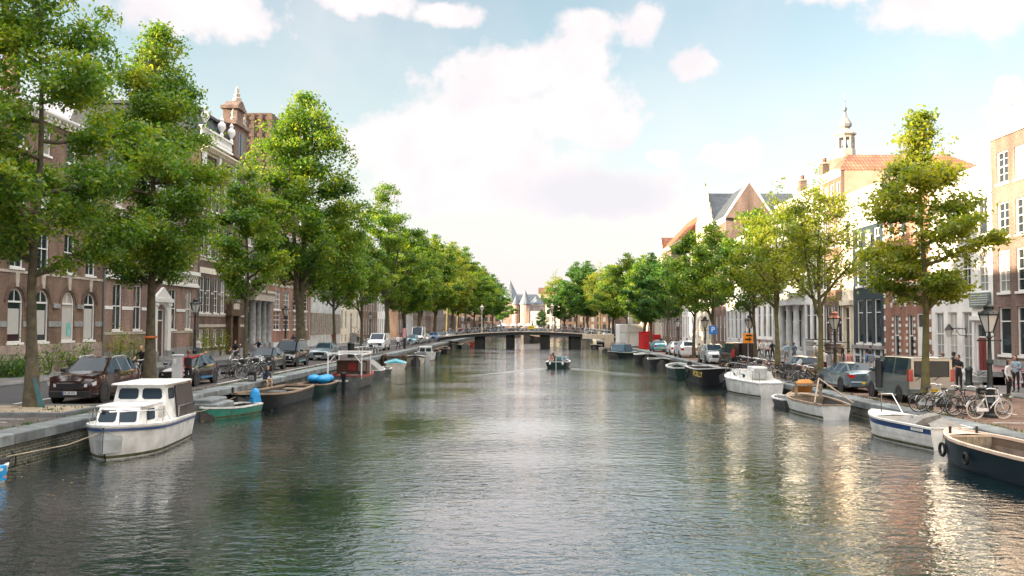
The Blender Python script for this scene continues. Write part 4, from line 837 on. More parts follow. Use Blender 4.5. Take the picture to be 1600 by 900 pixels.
# ------------------------------------------------------------------ trees
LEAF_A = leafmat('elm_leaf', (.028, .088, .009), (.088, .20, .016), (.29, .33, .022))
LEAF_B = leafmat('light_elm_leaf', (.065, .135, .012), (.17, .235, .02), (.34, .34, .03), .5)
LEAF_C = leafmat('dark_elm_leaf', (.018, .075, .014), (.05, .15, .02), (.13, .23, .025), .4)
BARK = M('elm_bark', (.105, .09, .055), .9, var=.5, scale=4, bump=.9, bscale=18)
BARK_M = M('mossy_bark', (.13, .115, .045), .9, var=.5, scale=3, bump=.9, bscale=18)
def tree_meshes(seed, H, R, cb, nleaf, leaf, lm=LEAF_A, bark=BARK, trunk=.2, limbs=12, vase=.5, lean=0., top=.16, lay=.45, gap=0., fill=1.6, cone=.7, fork=0):
    """trunk and limbs as one mesh, crown as thousands of leaf faces on sprays along the twigs"""
    rg = random.Random(seed); npr = np.random.default_rng(seed)
    tb = MB(); cl = []
    def env(t):                                   # crown half-width, by height fraction inside the crown
        lo = min(1, (max(t, 0) + .1) / .4) ** .6; hi = max(0, 1 - t) ** cone * (1 - top) + top * (1 if t < .97 else .4)
        return R * min(lo, 1) * min(1., hi * 1.3)
    ph = rg.uniform(0, 6)
    def path(z): return Vector((lean * z + .10 * math.sin(z * .55 + ph) * min(1, z / 4), .08 * math.sin(z * .7 + ph * 2) * min(1, z / 4), z))
    n = 11; hz = H * .93
    tb.tube([path(hz * k / n) for k in range(n + 1)], [trunk * (1.45 if k == 0 else 1.05 if k == 1 else (1 - .9 * (k / n) ** .9)) for k in range(n + 1)], 9)
    if fork:                                      # a second stem leaves the trunk below the crown
        a = rg.uniform(0, 6.28); q = R * .42; B = [path(cb * fork)] + [path(cb * fork + (H * .78 - cb * fork) * s) + Vector((math.cos(a) * q * s ** .7, math.sin(a) * q * s ** .7, 0)) for s in (.15, .35, .6, 1)]; tb.tube(B, [trunk * .62, trunk * .55, trunk * .45, trunk * .3, .03], 8)
    for k in range(limbs):
        t = (k + .3) / limbs; z0 = cb * .86 + (H * .9 - cb * .86) * t ** 1.15 * .92
        a = k * 2.4 + rg.uniform(-.5, .5); tt = min(1., (z0 - cb) / (H - cb) + vase * .28 * (1 - t)); tt = max(.04, tt)
        L = env(tt) * rg.uniform(.7, 1.28); z1 = cb + (H - cb) * tt
        p0 = path(z0); p3 = path(min(z1, H * .97)) + Vector((math.cos(a) * L, math.sin(a) * L, 0)); p3.z = z1 + rg.uniform(-.3, .5)
        mid = p0.lerp(p3, .5) + Vector((0, 0, (.12 if vase < .5 else -.06) * L))
        pts = []
        for q in range(6):
            s = q / 5; v = p0 * (1 - s) ** 2 + mid * 2 * s * (1 - s) + p3 * s * s
            pts.append(v + Vector((rg.gauss(0, .06), rg.gauss(0, .06), rg.gauss(0, .05))) * (q > 0))
        r0 = trunk * (.5 * (1 - t) + .16); tb.tube(pts, [r0 * (1 - .85 * q / 5) for q in range(6)], 6)
        m = 5 + int(L * 1.6)
        for j in range(m):
            s = .22 + .78 * (j + rg.random()) / m; i = min(int(s * 5), 4); b = pts[i].lerp(pts[i + 1], s * 5 - i)
            aa = a + rg.uniform(-1.5, 1.5); ll = rg.uniform(.35, 1.0) * R * .36
            e = b + Vector((math.cos(aa) * ll, math.sin(aa) * ll, rg.uniform(-.3, .55) * ll))
            tb.tube([b, b.lerp(e, .5) + Vector((0, 0, .06)), e], [.028, .02, .008], 4)
            for f in (.45, .8, 1.): cl.append((b.lerp(e, f), .7 + .5 * f))
        cl.append((p3, 1.2))
    LP = [c[0] for c in cl]; nf = int(fill * limbs * 9)
    for k in range(nf):                           # twigs that fill the crown's volume, denser towards its outside
        t = rg.random() ** .9; a = rg.uniform(0, 6.283); q = env(t) * (.25 + .75 * rg.random() ** .6) * (1 + .22 * math.sin(3 * a + ph + 5 * t) + .2 * math.sin(4 * t * 6.28 + 2 * a))
        z = cb + (H - cb) * t; e = path(min(z, hz)) + Vector((math.cos(a) * q, math.sin(a) * q, 0)); e.z = z
        if math.sin(e.x * 1.9 + ph) + math.sin(e.y * 2.1 + ph * 1.3) + math.sin(e.z * 1.7 + ph * .7) < -.6 + gap * 3: continue
        nb = min(LP, key=lambda p: (p - e).length_squared + (1.2 if p.z > e.z else 0))
        tb.tube([nb, nb.lerp(e, .5) + Vector((0, 0, .08)), e], [.018, .012, .005], 3)
        cl.append((e, 1.)); cl.append((nb.lerp(e, .6), .6))
    for k in range(int(5 + H * .4)):              # leafy shoots up the leader
        z = H * rg.uniform(.72, 1.0); a = rg.uniform(0, 6.28); q = env((z - cb) / (H - cb)) * rg.uniform(.1, .55); p = path(min(z, hz)); p.z = z
        e = p + Vector((math.cos(a) * q, math.sin(a) * q, rg.uniform(.1, .5))); tb.tube([p, e], [.02, .006], 4); cl.append((e, 1.)); cl.append((p.lerp(e, .5), .8))
    keep = [c for c in cl if rg.random() > gap]; C = np.array([c[0][:] for c in keep]); Wt = np.array([c[1] for c in keep]) * npr.uniform(.35, 1.6, len(keep))
    cnt = np.maximum(1, (Wt / Wt.sum() * nleaf)).astype(int); idx = np.repeat(np.arange(len(keep)), cnt); N = len(idx)
    sp = npr.uniform(.20, .42, len(keep)) * (R / 3.) ** .5
    P = C[idx] + np.clip(npr.normal(0, 1, (N, 3)), -1.7, 1.7) * (sp[idx][:, None]) * np.array([1, 1, lay])
    nz = npr.normal(0, 1, (N, 3)); nz[:, 2] = np.abs(nz[:, 2]) * .9 + .25; nz /= np.linalg.norm(nz, axis=1)[:, None]
    tx = np.cross(nz, npr.normal(0, 1, (N, 3))); tx /= np.linalg.norm(tx, axis=1)[:, None]; ty = np.cross(nz, tx)
    s = leaf * npr.uniform(.6, 1.35, N)[:, None]
    V = np.empty((N, 4, 3)); V[:, 0] = P - tx * s; V[:, 1] = P - ty * s * .55 + nz * s * .12; V[:, 2] = P + tx * s; V[:, 3] = P + ty * s * .55 + nz * s * .12
    me = bpy.data.meshes.new('crown'); me.vertices.add(N * 4); me.vertices.foreach_set('co', V.reshape(-1))
    me.loops.add(N * 4); me.loops.foreach_set('vertex_index', np.arange(N * 4, dtype=np.int32)); me.polygons.add(N)
    me.polygons.foreach_set('loop_start', np.arange(0, N * 4, 4, dtype=np.int32)); me.polygons.foreach_set('loop_total', np.full(N, 4, dtype=np.int32))
    me.update(calc_edges=True); me.materials.append(lm)
    return mesh_of('trunk', tb, [bark], 60), me
def place_tree(meshes, loc, rz, label, sc=1., zs=1., lm=None, group=None, name='street_tree'):
    t = thing(name, label, 'tree', loc, rz, group); t.scale = (sc, sc, sc * zs)
    link('trunk', meshes[0], t); c = link('crown', meshes[1], t)
    if lm: c.material_slots[0].link = 'OBJECT'; c.material_slots[0].material = lm
    return t
GT = 'elm trees along the canal'
T1 = tree_meshes(11, 16.5, 3.5, 5.3, 48000, .085, trunk=.21, limbs=15, lay=.55, gap=.08)
T2 = tree_meshes(22, 16.5, 2.9, 5.0, 56000, .086, trunk=.25, limbs=18, lay=.75, fill=2.4)
T3 = tree_meshes(33, 13.2, 2.35, 4.7, 15000, .115, trunk=.14, limbs=15, vase=.7, lay=.6, gap=.12, fill=1.1)
T4 = tree_meshes(44, 20.6, 4.5, 6.2, 42000, .135, trunk=.40, limbs=20, vase=.6, lay=.75, fill=2.2, fork=.55)
T7 = tree_meshes(55, 20.2, 4.1, 6.0, 26000, .14, trunk=.34, limbs=18, vase=.8, gap=.15, lay=.6, fill=1.0, fork=.8)
TR1 = tree_meshes(66, 11.5, 2.5, 4.4, 22000, .086, LEAF_B, BARK_M, trunk=.17, limbs=15, lay=.45, gap=.1, cone=1.15, top=.1, fill=1.)
TR2 = tree_meshes(77, 11.9, 2.3, 4.8, 9500, .09, LEAF_B, BARK_M, trunk=.17, limbs=16, fork=.75, vase=1.6, lay=.6, gap=.1, top=.1)
TS = tree_meshes(88, 11.2, 2.55, 4.2, 12500, .12, LEAF_A, BARK, trunk=.15, limbs=14, fork=.7, vase=1.3, lay=.55, gap=.1, fill=1.1)
TF = tree_meshes(99, 17, 4.3, 5, 20000, .19, LEAF_A, BARK, trunk=.3, limbs=16, vase=.6, fork=.7)
TF2 = tree_meshes(123, 17.5, 3.9, 5.5, 17000, .19, LEAF_A, BARK, trunk=.28, limbs=15, vase=1.0, fill=1.2, cone=.95, gap=.06)
TF3 = tree_meshes(321, 15.5, 4.6, 4.6, 18000, .19, LEAF_A, BARK, trunk=.3, limbs=14, vase=.9, fill=1.2, cone=.5, gap=.1)
def lt(Y, X=-17.4): return (X, Y, GL)
place_tree(T1, lt(30.8, -17.2), .4, 'big green elm in the sandy bed at the left edge of the view', group=GT)
place_tree(T2, lt(40.7, -17.3), 1.3, 'tall dense elm with yellow top beside the grey cabinet', group=GT)
place_tree(T3, lt(54.5, -17.3), 2.2, 'slender open elm behind the row of parked bicycles', lm=LEAF_A, group=GT)
place_tree(T4, lt(68.6, -17.5), .9, 'tallest spreading elm with forked trunk between black van and silver car', group=GT)
place_tree(TS, lt(80, -17.4), .5, 'small elm with thin trunk near the white bicycle racks', 1.12, group=GT)
place_tree(TS, lt(93, -17.4), 2.5, 'small elm with thin trunk beside the white van', 1.1, group=GT)
place_tree(T7, lt(110, -17.5), .2, 'open topped tall elm with dark trunk behind the white van', group=GT)
place_tree(TF, lt(126, -17.5), 1.2, 'elm with slim curved trunk near the small blue car', .95, lm=LEAF_A, group=GT)
place_tree(T4, lt(142, -17.5), 3.2, 'broad elm with thick trunk behind the white motor boats', .86, lm=LEAF_A, group=GT)
place_tree(TF, lt(163, -17.2), 4.2, 'elm with a leaning trunk by the left end of the bridge', 1.12, group=GT)
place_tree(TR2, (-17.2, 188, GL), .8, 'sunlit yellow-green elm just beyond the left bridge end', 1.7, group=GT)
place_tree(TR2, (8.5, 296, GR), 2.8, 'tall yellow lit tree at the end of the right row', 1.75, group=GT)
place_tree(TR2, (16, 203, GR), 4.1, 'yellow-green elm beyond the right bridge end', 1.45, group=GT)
k = 0
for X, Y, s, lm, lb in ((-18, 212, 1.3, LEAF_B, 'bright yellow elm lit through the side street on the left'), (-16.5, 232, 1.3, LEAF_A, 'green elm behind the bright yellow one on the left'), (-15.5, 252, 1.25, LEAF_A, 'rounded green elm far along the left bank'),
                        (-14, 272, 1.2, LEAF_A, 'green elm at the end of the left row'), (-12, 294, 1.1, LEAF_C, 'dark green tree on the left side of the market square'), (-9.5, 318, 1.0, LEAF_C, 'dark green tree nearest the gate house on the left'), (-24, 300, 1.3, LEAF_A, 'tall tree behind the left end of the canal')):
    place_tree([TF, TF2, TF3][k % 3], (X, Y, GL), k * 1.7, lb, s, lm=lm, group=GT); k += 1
place_tree(TR1, (15.3, 35.0, GR), .3, 'pointed yellow-green elm behind the grey van near the right edge', group=GT)
place_tree(TR2, (16.1, 50, GR), 1.1, 'thinly leaved many-stemmed elm between the blue-grey car and black hatchback', group=GT)
place_tree(TR2, (16.2, 58.9, GR), 2.9, 'thinly leaved elm rising from the row of parked bicycles', 1.05, group=GT)
place_tree(TS, (16.2, 64.6, GR), .9, 'bushy green elm behind the orange traffic sign', 1.02, group=GT)
place_tree(TS, (16.2, 79.3, GR), 2.1, 'vase shaped green elm by the blue parking sign', 1.08, group=GT)
place_tree(TS, (16.2, 88.6, GR), 3.4, 'green elm leaning over the two white parked cars', 1.1, lm=LEAF_A, group=GT)
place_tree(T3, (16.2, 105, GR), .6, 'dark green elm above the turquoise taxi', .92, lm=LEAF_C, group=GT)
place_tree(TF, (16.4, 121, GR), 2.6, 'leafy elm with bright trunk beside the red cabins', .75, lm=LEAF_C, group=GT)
place_tree(TF, (16.6, 129.5, GR), 5.1, 'elm with yellow-green trunk behind the white container', .77, lm=LEAF_A, group=GT)
k = 3
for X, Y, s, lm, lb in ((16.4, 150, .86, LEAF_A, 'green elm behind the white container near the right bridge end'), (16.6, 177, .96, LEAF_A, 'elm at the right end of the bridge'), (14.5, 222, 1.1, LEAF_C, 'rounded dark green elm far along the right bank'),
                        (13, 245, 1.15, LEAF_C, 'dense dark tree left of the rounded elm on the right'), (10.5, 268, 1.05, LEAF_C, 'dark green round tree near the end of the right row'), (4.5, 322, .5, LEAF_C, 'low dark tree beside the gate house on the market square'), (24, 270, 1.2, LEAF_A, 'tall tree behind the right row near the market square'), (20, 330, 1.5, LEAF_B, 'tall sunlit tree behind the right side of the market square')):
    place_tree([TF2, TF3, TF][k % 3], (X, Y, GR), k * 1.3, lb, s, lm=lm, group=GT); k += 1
# shrubs along the left facades
def shrub(loc, r, h, n, seed, label, lm=LEAF_A):
    rg = np.random.default_rng(seed); st = MB(); pts = []
    for k in range(9):
        a = rg.uniform(0, 6.28); q = rg.uniform(.2, 1) * r; e = (math.cos(a) * q, math.sin(a) * q, h * rg.uniform(.5, 1)); st.tube([(0, 0, 0), (e[0] * .4, e[1] * .4, e[2] * .6), e], [.02, .014, .006], 4)
        pts += [Vector(e), Vector(e) * .75, Vector(e) * .5]
    t = thing('shrub', label, 'shrub', loc, 0, 'shrubs along the house fronts'); st.build('stems', BARK, t)
    m = MB()
    for k in range(n):
        c = pts[k % len(pts)] + Vector(rg.normal(0, .16 + r * .12, 3)); c.z = max(c.z, .06); nn = Vector(rg.normal(0, 1, 3)); nn.z = abs(nn.z) + .4; nn.normalize(); tx = nn.orthogonal().normalized(); ty = nn.cross(tx); s = rg.uniform(.05, .11)
        m.add([c - tx * s, c - ty * s * .55, c + tx * s, c + ty * s * .55], [(0, 1, 2, 3)])
    m.build('foliage', lm, t)
for i, (px, py, r, h, lb, lm) in enumerate(((8, 590, 1.0, 1.1, 'low dark shrub below the leftmost arched window', LEAF_C), (30, 590, .7, .8, 'low dark shrub right of the leftmost arched window', LEAF_C), (52, 588, .9, .8, 'spreading low shrub behind the near tree trunk', LEAF_A), (74, 585, .6, 1.7, 'upright shrub below the pier between arched windows', LEAF_A), (106, 582, .7, 1.3, 'shrub below the third arched window', LEAF_A), (130, 578, .4, 1.9, 'thin climbing shrub below the rightmost arched window', LEAF_A), (182, 573, 1.3, 2.3, 'large rounded bush below the rose brick house windows', LEAF_B), (206, 571, .9, 1.9, 'bush beside the steps of the white arched portal', LEAF_B), (312, 556, 1.0, 2.2, 'yellow-green bush in front of the dark brick house cellar', LEAF_B), (343, 553, 1.0, 2.0, 'yellow-green bush by the porch of the dark brick house', LEAF_B), (14, 600, .8, .5, 'low weeds along the kerb at the left edge', LEAF_C))):
    Y = min(YX(px, -27.2), 92); shrub((-27.2, Y, GL + .1), r, h, 420 if r > .6 else 200, 200 + i, lb, lm)
# ------------------------------------------------------------------ vehicles
def paint(name, c, r=.28, metal=.0): return M(name, c, r, metal, var=.06, coat=1., fine=.03)
P_BLACK = paint('black_car_paint', (.010, .010, .012), .16); P_BLACK_SHEEN = paint('black_car_paint_red_sheen', (.032, .010, .008), .14); P_NAVY = paint('dark_blue_car_paint', (.012, .02, .04))  # the maroon tint is a red-copper reflection put into black paint
P_SILVER = paint('silver_blue_car_paint', (.17, .24, .28), .3, .4); P_WHITE = paint('white_car_paint', (.72, .73, .74)); P_GREY = paint('slate_grey_car_paint', (.09, .12, .125), .3, .3)
P_STEEL = paint('blue_grey_car_paint', (.13, .19, .23), .28, .4); P_TURQ = paint('turquoise_car_paint', (.12, .38, .48)); P_CREAM = paint('cream_car_paint', (.62, .58, .48)); P_BLUE = paint('mid_blue_car_paint', (.06, .13, .3))
TYRE = M('tyre_rubber', (.018, .018, .019), .85, var=.2); RIM = M('alloy', (.5, .51, .52), .3, metal=.8, var=.1); TRIM = M('black_plastic', (.02, .02, .021), .55, var=.15); CHROME = M('chrome', (.7, .7, .7), .12, metal=1, var=.05)
GLC = glass('car_glass', (.012, .02, .028), rough=.03, wob=.02, spec=.14); HEADL = M('headlight_glass', (.6, .63, .66), .08, var=.1, coat=1); TAILL = M('tail_light_red', (.42, .018, .015), .2, var=.1, coat=1)
PLY = M('yellow_plate', (.75, .5, .03), .5, var=.05); PLW = M('white_plate', (.75, .76, .76), .5, var=.05); PLB = M('plate_blue', (.02, .09, .4), .5, var=.05); INK = M('black_ink', (.01, .01, .01), .6, var=.05)
WHEELC = {}
def wheel_meshes(r, w):
    k = (r, w)
    if k in WHEELC: return WHEELC[k]
    T = Matrix.Rotation(PI / 2, 4, 'Y')          # lathe axis -> x
    ty = MB().lathe([(r * .66, -w / 2), (r * .93, -w / 2), (r, -w * .36), (r, w * .36), (r * .93, w / 2), (r * .66, w / 2), (r * .64, w * .2), (r * .64, -w * .2)], 24, 0, T)
    rm = MB().lathe([(.02, -w * .2), (r * .64, -w * .2), (r * .66, w * .38), (r * .60, w * .4), (r * .57, w * .05), (.02, w * .05)], 20, 0, T)
    for q in range(5):
        a = 2 * PI * q / 5; rm.box((w * .05, -r * .07, .03), (w * .34, r * .07, r * .6), 1, Matrix.Rotation(a, 4, 'X'))
    rm.lathe([(.01, w * .05), (r * .16, w * .05), (r * .14, w * .4), (.01, w * .42)], 10, 1, T)
    WHEELC[k] = (mesh_of('tyre', ty, [TYRE], 40), mesh_of('rim', rm, [TRIM, RIM])); return WHEELC[k]
def car(name, label, cat, loc, rz, L, Wd, st, glassseg, wsseg, wheels, r, pnt, clad=None, plate=None, plate_txt=None, grille=True, tail=0, detail=1, group=None, roofrails=False, hw_top=.0, hl=None, tl=None):
    """st: stations (s, z_bottom, z_belt, z_top, half_w, half_w_top); front is -y. glassseg: segments with side glass; wsseg: segments whose top is glass"""
    t = thing(name, label, cat, loc, rz, group)
    rings = []; h = Wd / 2
    for s, zb, zl, zt, w, wt in st:
        y = s - L / 2; zm = zb + (zl - zb) * .45; half = [(0, zb), (h * w - .1, zb), (h * w, zb + .12), (h * w + .0, zm), (h * w * .985 + .0, zm + (zl - zm) * .55), (h * w * .955, zl), (h * wt, zt - .035), (h * wt - .09, zt), (0, zt + .025)]
        rings.append((y, half))
    NP = 9; body = MB(); g = {'windscreen': MB(), 'rear_window': MB()}
    def pt(i, j, sgn): y, hf = rings[i]; return (hf[j][0] * sgn, y, hf[j][1])
    for i in range(len(rings) - 1):
        for j in range(NP - 1):
            for sg in (1, -1):
                q = [pt(i, j, sg), pt(i + 1, j, sg), pt(i + 1, j + 1, sg), pt(i, j + 1, sg)]
                if j == 5 and i in glassseg: g.setdefault(('side_window', sg, i - 1 if i - 1 in glassseg else i), MB()).add(q, [(0, 1, 2, 3)])
                elif j in (6, 7) and i in wsseg and (j == 7 or True):
                    if j == 6: body.add(q, [(0, 1, 2, 3)], 1 if False else 0)
                    else: g['windscreen' if i < len(rings) / 2 else 'rear_window'].add(q, [(0, 1, 2, 3)])
                else: body.add(q, [(0, 1, 2, 3)], 1 if (j < 2 and clad) else 0)
    for i in (0, len(rings) - 1):
        y, hf = rings[i]; poly = [(x, y, z) for x, z in hf] + [(-x, y, z) for x, z in hf[-2:0:-1]]; body.add(poly, [tuple(range(len(poly)))])
    bm_ = mesh_of('body', body, [pnt, clad or pnt], None)
    bm = bmesh.new(); bm.from_mesh(bm_); bmesh.ops.remove_doubles(bm, verts=bm.verts, dist=.002); bmesh.ops.recalc_face_normals(bm, faces=bm.faces)
    for f in bm.faces: f.smooth = True
    for e in bm.edges:
        if len(e.link_faces) != 2 or e.calc_face_angle(0) > rad(38): e.smooth = False
    bm.to_mesh(bm_); bm.free(); bo = link('body', bm_, t)
    for k, m in g.items():
        if m.v: m.build(k if isinstance(k, str) else k[0], GLC, t, 30)
    tm, rm = wheel_meshes(r, .22)
    for s in wheels:
        for sg in (1, -1):
            x = h - .10
            o = link('wheel', tm, t, (sg * x, s - L / 2, r), (0, 0, 0 if sg > 0 else PI)); link('rim', rm, o)
            ar = MB().lathe([(.05, 0), (r + .075, 0), (r + .075, .006), (.05, .006)], 22, 0, Matrix.Translation((sg * (h - .004), s - L / 2, r)) @ Matrix.Rotation(PI / 2 * sg, 4, 'Y'))
            ar.build('wheel_arch', TRIM, t)
    fy = -L / 2; zf = st[0][1]; zt = st[0][3]; hw0 = h * st[0][4]
    # front face
    if grille: MB().bev((-hw0 * .62, fy - .03, zf + (zt - zf) * .48), (hw0 * .62, fy + .05, zf + (zt - zf) * .86), .02).build('grille', TRIM, t); MB().box((-hw0 * .66, fy - .038, zf + (zt - zf) * .87), (hw0 * .66, fy + .03, zf + (zt - zf) * .91)).build('grille_bar', CHROME, t)
    MB().bev((-hw0 * .98, fy - .045, zf - .03), (hw0 * .98, fy + .1, zf + (zt - zf) * .38), .03).build('front_bumper', clad or pnt, t)
    s1 = st[1][0]; z1 = st[1][2]; hl = hl or (.1, .2)
    for sg in (1, -1):
        m = MB(); a = sg * hw0 * .66; b = sg * hw0 * 1.0; zz = zf + (zt - zf) * .62; m.add([(a, fy - .02, zz), (b, fy + .03, zz + .02), (b, fy + .03, zz + .02 + hl[0]), (a, fy - .02, zz + hl[0] * .8), (sg * (h * st[1][4] + .012), fy + s1 * .85, zz + .09), (sg * (h * st[1][4] + .012), fy + s1 * .85, zz + .09 + hl[0])], [(0, 1, 2, 3), (1, 4, 5, 2)]); m.build('headlight', HEADL, t, 60)
    # rear face
    ry = L / 2; e = st[-1]; zb, zl, zr = e[1], e[2], e[3]; hr_ = h * e[4]
    MB().bev((-hr_ * .99, ry - .12, zb - .03), (hr_ * .99, ry + .05, zb + (zl - zb) * .42), .03).build('rear_bumper', clad or pnt, t)
    if tl: tz0, tz1 = tl
    else: tz0, tz1 = zl - .26, zl - .02
    for sg in (1, -1):
        m = MB(); m.add([(sg * hr_ * .66, ry + .012, tz0 + .04), (sg * hr_ * 1.0, ry + .006, tz0), (sg * hr_ * 1.0, ry + .006, tz1), (sg * hr_ * .70, ry + .012, tz1), (sg * (h * st[-2][4] * .99 + .016), ry - .26, tz0 + .1), (sg * (h * st[-2][4] * .985 + .016), ry - .26, tz1)] if not tail == 2 else
                       [(sg * hr_ * .80, ry + .012, tz0), (sg * hr_ * 1.0, ry + .006, tz0), (sg * hr_ * 1.0, ry + .006, tz1), (sg * hr_ * .80, ry + .012, tz1), (sg * (h + .012), ry - .08, tz0), (sg * (h * .98 + .012), ry - .08, tz1)], [(0, 1, 2, 3), (1, 4, 5, 2)]); m.build('tail_light', TAILL, t)
    for yy, sgn, on in ((fy - .05, -1, plate in ('yf', 'wf')), (ry + .055, 1, plate in ('yr', 'wr'))):
        if not on: continue
        zz = zf + (zt - zf) * .24 if sgn < 0 else (zb + (zl - zb) * (.3 if tail != 2 else .34))
        pm = MB().box((-.26, yy - .008, zz - .06), (.26, yy + .008, zz + .06)); po = pm.build('number_plate', PLY if plate[0] == 'y' else PLW, t)
        if plate_txt:
            tx = MB(); text_mesh(tx, plate_txt, .115, Matrix.Translation((0, yy + sgn * .011, zz - .0)) @ Matrix.Rotation(PI if sgn > 0 else 0, 4, 'Z') @ Matrix.Rotation(PI / 2, 4, 'X'), width=.40); tx.build('plate_text', INK, po)
            if plate[0] == 'w': MB().box((-.258, yy + sgn * .009 - .002, zz - .058), (-.215, yy + sgn * .009 + .002, zz + .058)).build('plate_band', PLB, po)
    # mirrors, handles, wipers
    gi = min(glassseg) if glassseg else 1; ys = st[gi + 0][0] - L / 2 + .35; zl0 = st[gi + 1][2]
    for sg in (1, -1):
        MB().bev((sg * (h + .11) - .1, ys - .02, zl0 + .02), (sg * (h + .11) + .1, ys + .08, zl0 + .16), .03).build('mirror', pnt if not clad else TRIM, t)
        if detail and glassseg:
            for gk in sorted(glassseg)[:3:2]:
                yh = st[gk + 1][0] - L / 2 - .12; MB().box((sg * (h * .985) - .012, yh - .1, zl0 - .11), (sg * (h * .985) + .022, yh + .06, zl0 - .08)).build('door_handle', CHROME, t)
    if roofrails:
        a, b = [k for k in range(len(st)) if st[k][3] > max(q[3] for q in st) - .05][0::max(1, len([k for k in range(len(st)) if st[k][3] > max(q[3] for q in st) - .05]) - 1)][:2]
        for sg in (1, -1): MB().tube([(sg * h * .68, st[a][0] - L / 2 + .1, st[a][3] + .0), (sg * h * .68, st[a][0] - L / 2 + .25, st[a][3] + .07), (sg * h * .68, st[b][0] - L / 2 - .2, st[b][3] + .07), (sg * h * .68, st[b][0] - L / 2, st[b][3] + .0)], .022, 6).build('roof_rail', CHROME, t)
    return t
SUV = [(0, .28, .78, .84, .84, .70), (.16, .24, .97, 1.03, .96, .82), (.85, .22, 1.05, 1.12, 1., .84), (1.2, .22, 1.07, 1.15, 1., .82), (1.9, .22, 1.08, 1.61, 1., .69), (2.35, .22, 1.09, 1.66, 1., .69), (2.43, .22, 1.09, 1.66, 1., .69), (3.25, .22, 1.12, 1.64, 1., .68), (3.35, .22, 1.12, 1.63, 1., .68), (3.85, .22, 1.16, 1.57, .99, .62), (4.32, .28, 1.1, 1.18, .95, .66), (4.45, .34, .98, 1.06, .9, .7)]
HATCH = [(0, .26, .66, .72, .82, .68), (.2, .22, .80, .86, .95, .78), (.8, .2, .90, .95, 1., .80), (1.05, .2, .93, .98, 1., .78), (1.75, .2, .94, 1.42, 1., .66), (2.15, .2, .95, 1.46, 1., .66), (2.22, .2, .95, 1.46, 1., .66), (3.0, .2, .98, 1.44, 1., .65), (3.08, .2, .98, 1.43, 1., .65), (3.45, .22, 1.0, 1.38, .98, .62), (3.78, .28, 1.0, 1.08, .94, .66), (3.88, .32, .88, .94, .9, .7)]
SEDAN = [(0, .26, .64, .70, .80, .66), (.22, .22, .78, .83, .94, .78), (1.0, .2, .90, .94, 1., .80), (1.35, .2, .93, .98, 1., .78), (2.1, .2, .94, 1.38, 1., .64), (2.5, .2, .95, 1.42, 1., .63), (2.57, .2, .95, 1.42, 1., .63), (3.35, .2, .97, 1.39, 1., .62), (3.42, .2, .97, 1.38, 1., .62), (4.05, .22, 1.0, 1.06, .98, .74), (4.5, .28, .97, 1.02, .95, .74), (4.65, .34, .86, .92, .9, .7)]
MPV = [(0, .28, .74, .80, .84, .7), (.2, .24, .92, .98, .96, .8), (.75, .22, 1.02, 1.08, 1., .82), (1.0, .22, 1.05, 1.12, 1., .8), (1.62, .22, 1.06, 1.74, 1., .72), (2.05, .22, 1.07, 1.8, 1., .74), (2.13, .22, 1.07, 1.8, 1., .74), (3.0, .22, 1.09, 1.8, 1., .74), (3.08, .22, 1.09, 1.8, 1., .74), (3.92, .22, 1.1, 1.78, 1., .74), (4.1, .24, 1.1, 1.74, .98, .74), (4.15, .3, 1.1, 1.70, .95, .74)]
VAN = [(0, .3, .86, .92, .86, .74), (.2, .26, 1.02, 1.08, .97, .84), (.7, .25, 1.16, 1.22, 1., .84), (.9, .25, 1.18, 1.26, 1., .83), (1.65, .25, 1.2, 1.86, 1., .80), (2.05, .25, 1.2, 1.93, 1., .82), (2.15, .25, 1.2, 1.93, 1., .82), (3.3, .25, 1.2, 1.95, 1., .83), (3.42, .25, 1.2, 1.95, 1., .83), (4.7, .25, 1.2, 1.95, 1., .83), (4.85, .25, 1.2, 1.94, 1., .83), (4.98, .28, 1.2, 1.91, .98, .82)]
GC = 'cars parked along the left bank'; GD = 'cars parked along the right bank'
GS = {3, 4, 6, 8}
car('parked_car', 'black sport utility car with white number plate parked by the sandy tree bed', 'car', (-16.9, 34.9, GL), rad(2), 4.45, 1.84, SUV, GS, {3, 9}, (.85, 3.53), .36, P_BLACK_SHEEN, TRIM, 'wf', 'FK 68 572', roofrails=True, group=GC, hl=(.14, .2))
car('parked_car', 'black hatchback with yellow plate parked behind the grey cabinet', 'car', (-16.6, 43.6, GL), 0, 3.88, 1.7, HATCH, GS, {3, 9}, (.72, 3.2), .31, P_BLACK, None, 'yf', '82-PT-Z', group=GC)
car('parked_car', 'dark blue hatchback parked behind the row of bicycles on the left', 'car', (-16.9, 57.4, GL), 0, 3.88, 1.7, HATCH, GS, {3, 9}, (.72, 3.2), .31, P_NAVY, None, 'yf', '63-NG-X', group=GC)
car('parked_van', 'black high-roofed small van with yellow plate in front of the forked elm', 'van', (-16.9, 63.2, GL), 0, 4.15, 1.78, MPV, {3, 4, 6, 8}, {3}, (.8, 3.5), .33, P_BLACK, None, 'yf', '71-XK-B', roofrails=True, group=GC, hl=(.2, .2))
car('parked_car', 'silver-blue saloon parked behind the forked elm trunk', 'car', (-17.0, 74.6, GL), 0, 4.65, 1.8, SEDAN, GS, {3, 8}, (.85, 3.6), .32, P_SILVER, None, 'wf', group=GC)
car('parked_van', 'white delivery van parked beyond the bicycle racks', 'van', (-17.1, 102, GL), 0, 4.98, 1.95, VAN, {3, 4}, {3}, (.95, 4.0), .34, P_WHITE, None, None, group=GC, hl=(.2, .2))
car('parked_car', 'small turquoise car half hidden by a slim trunk on the left', 'car', (-17.1, 131, GL), 0, 3.88, 1.68, HATCH, GS, {3, 9}, (.72, 3.2), .31, P_TURQ, None, None, detail=0, group=GC)
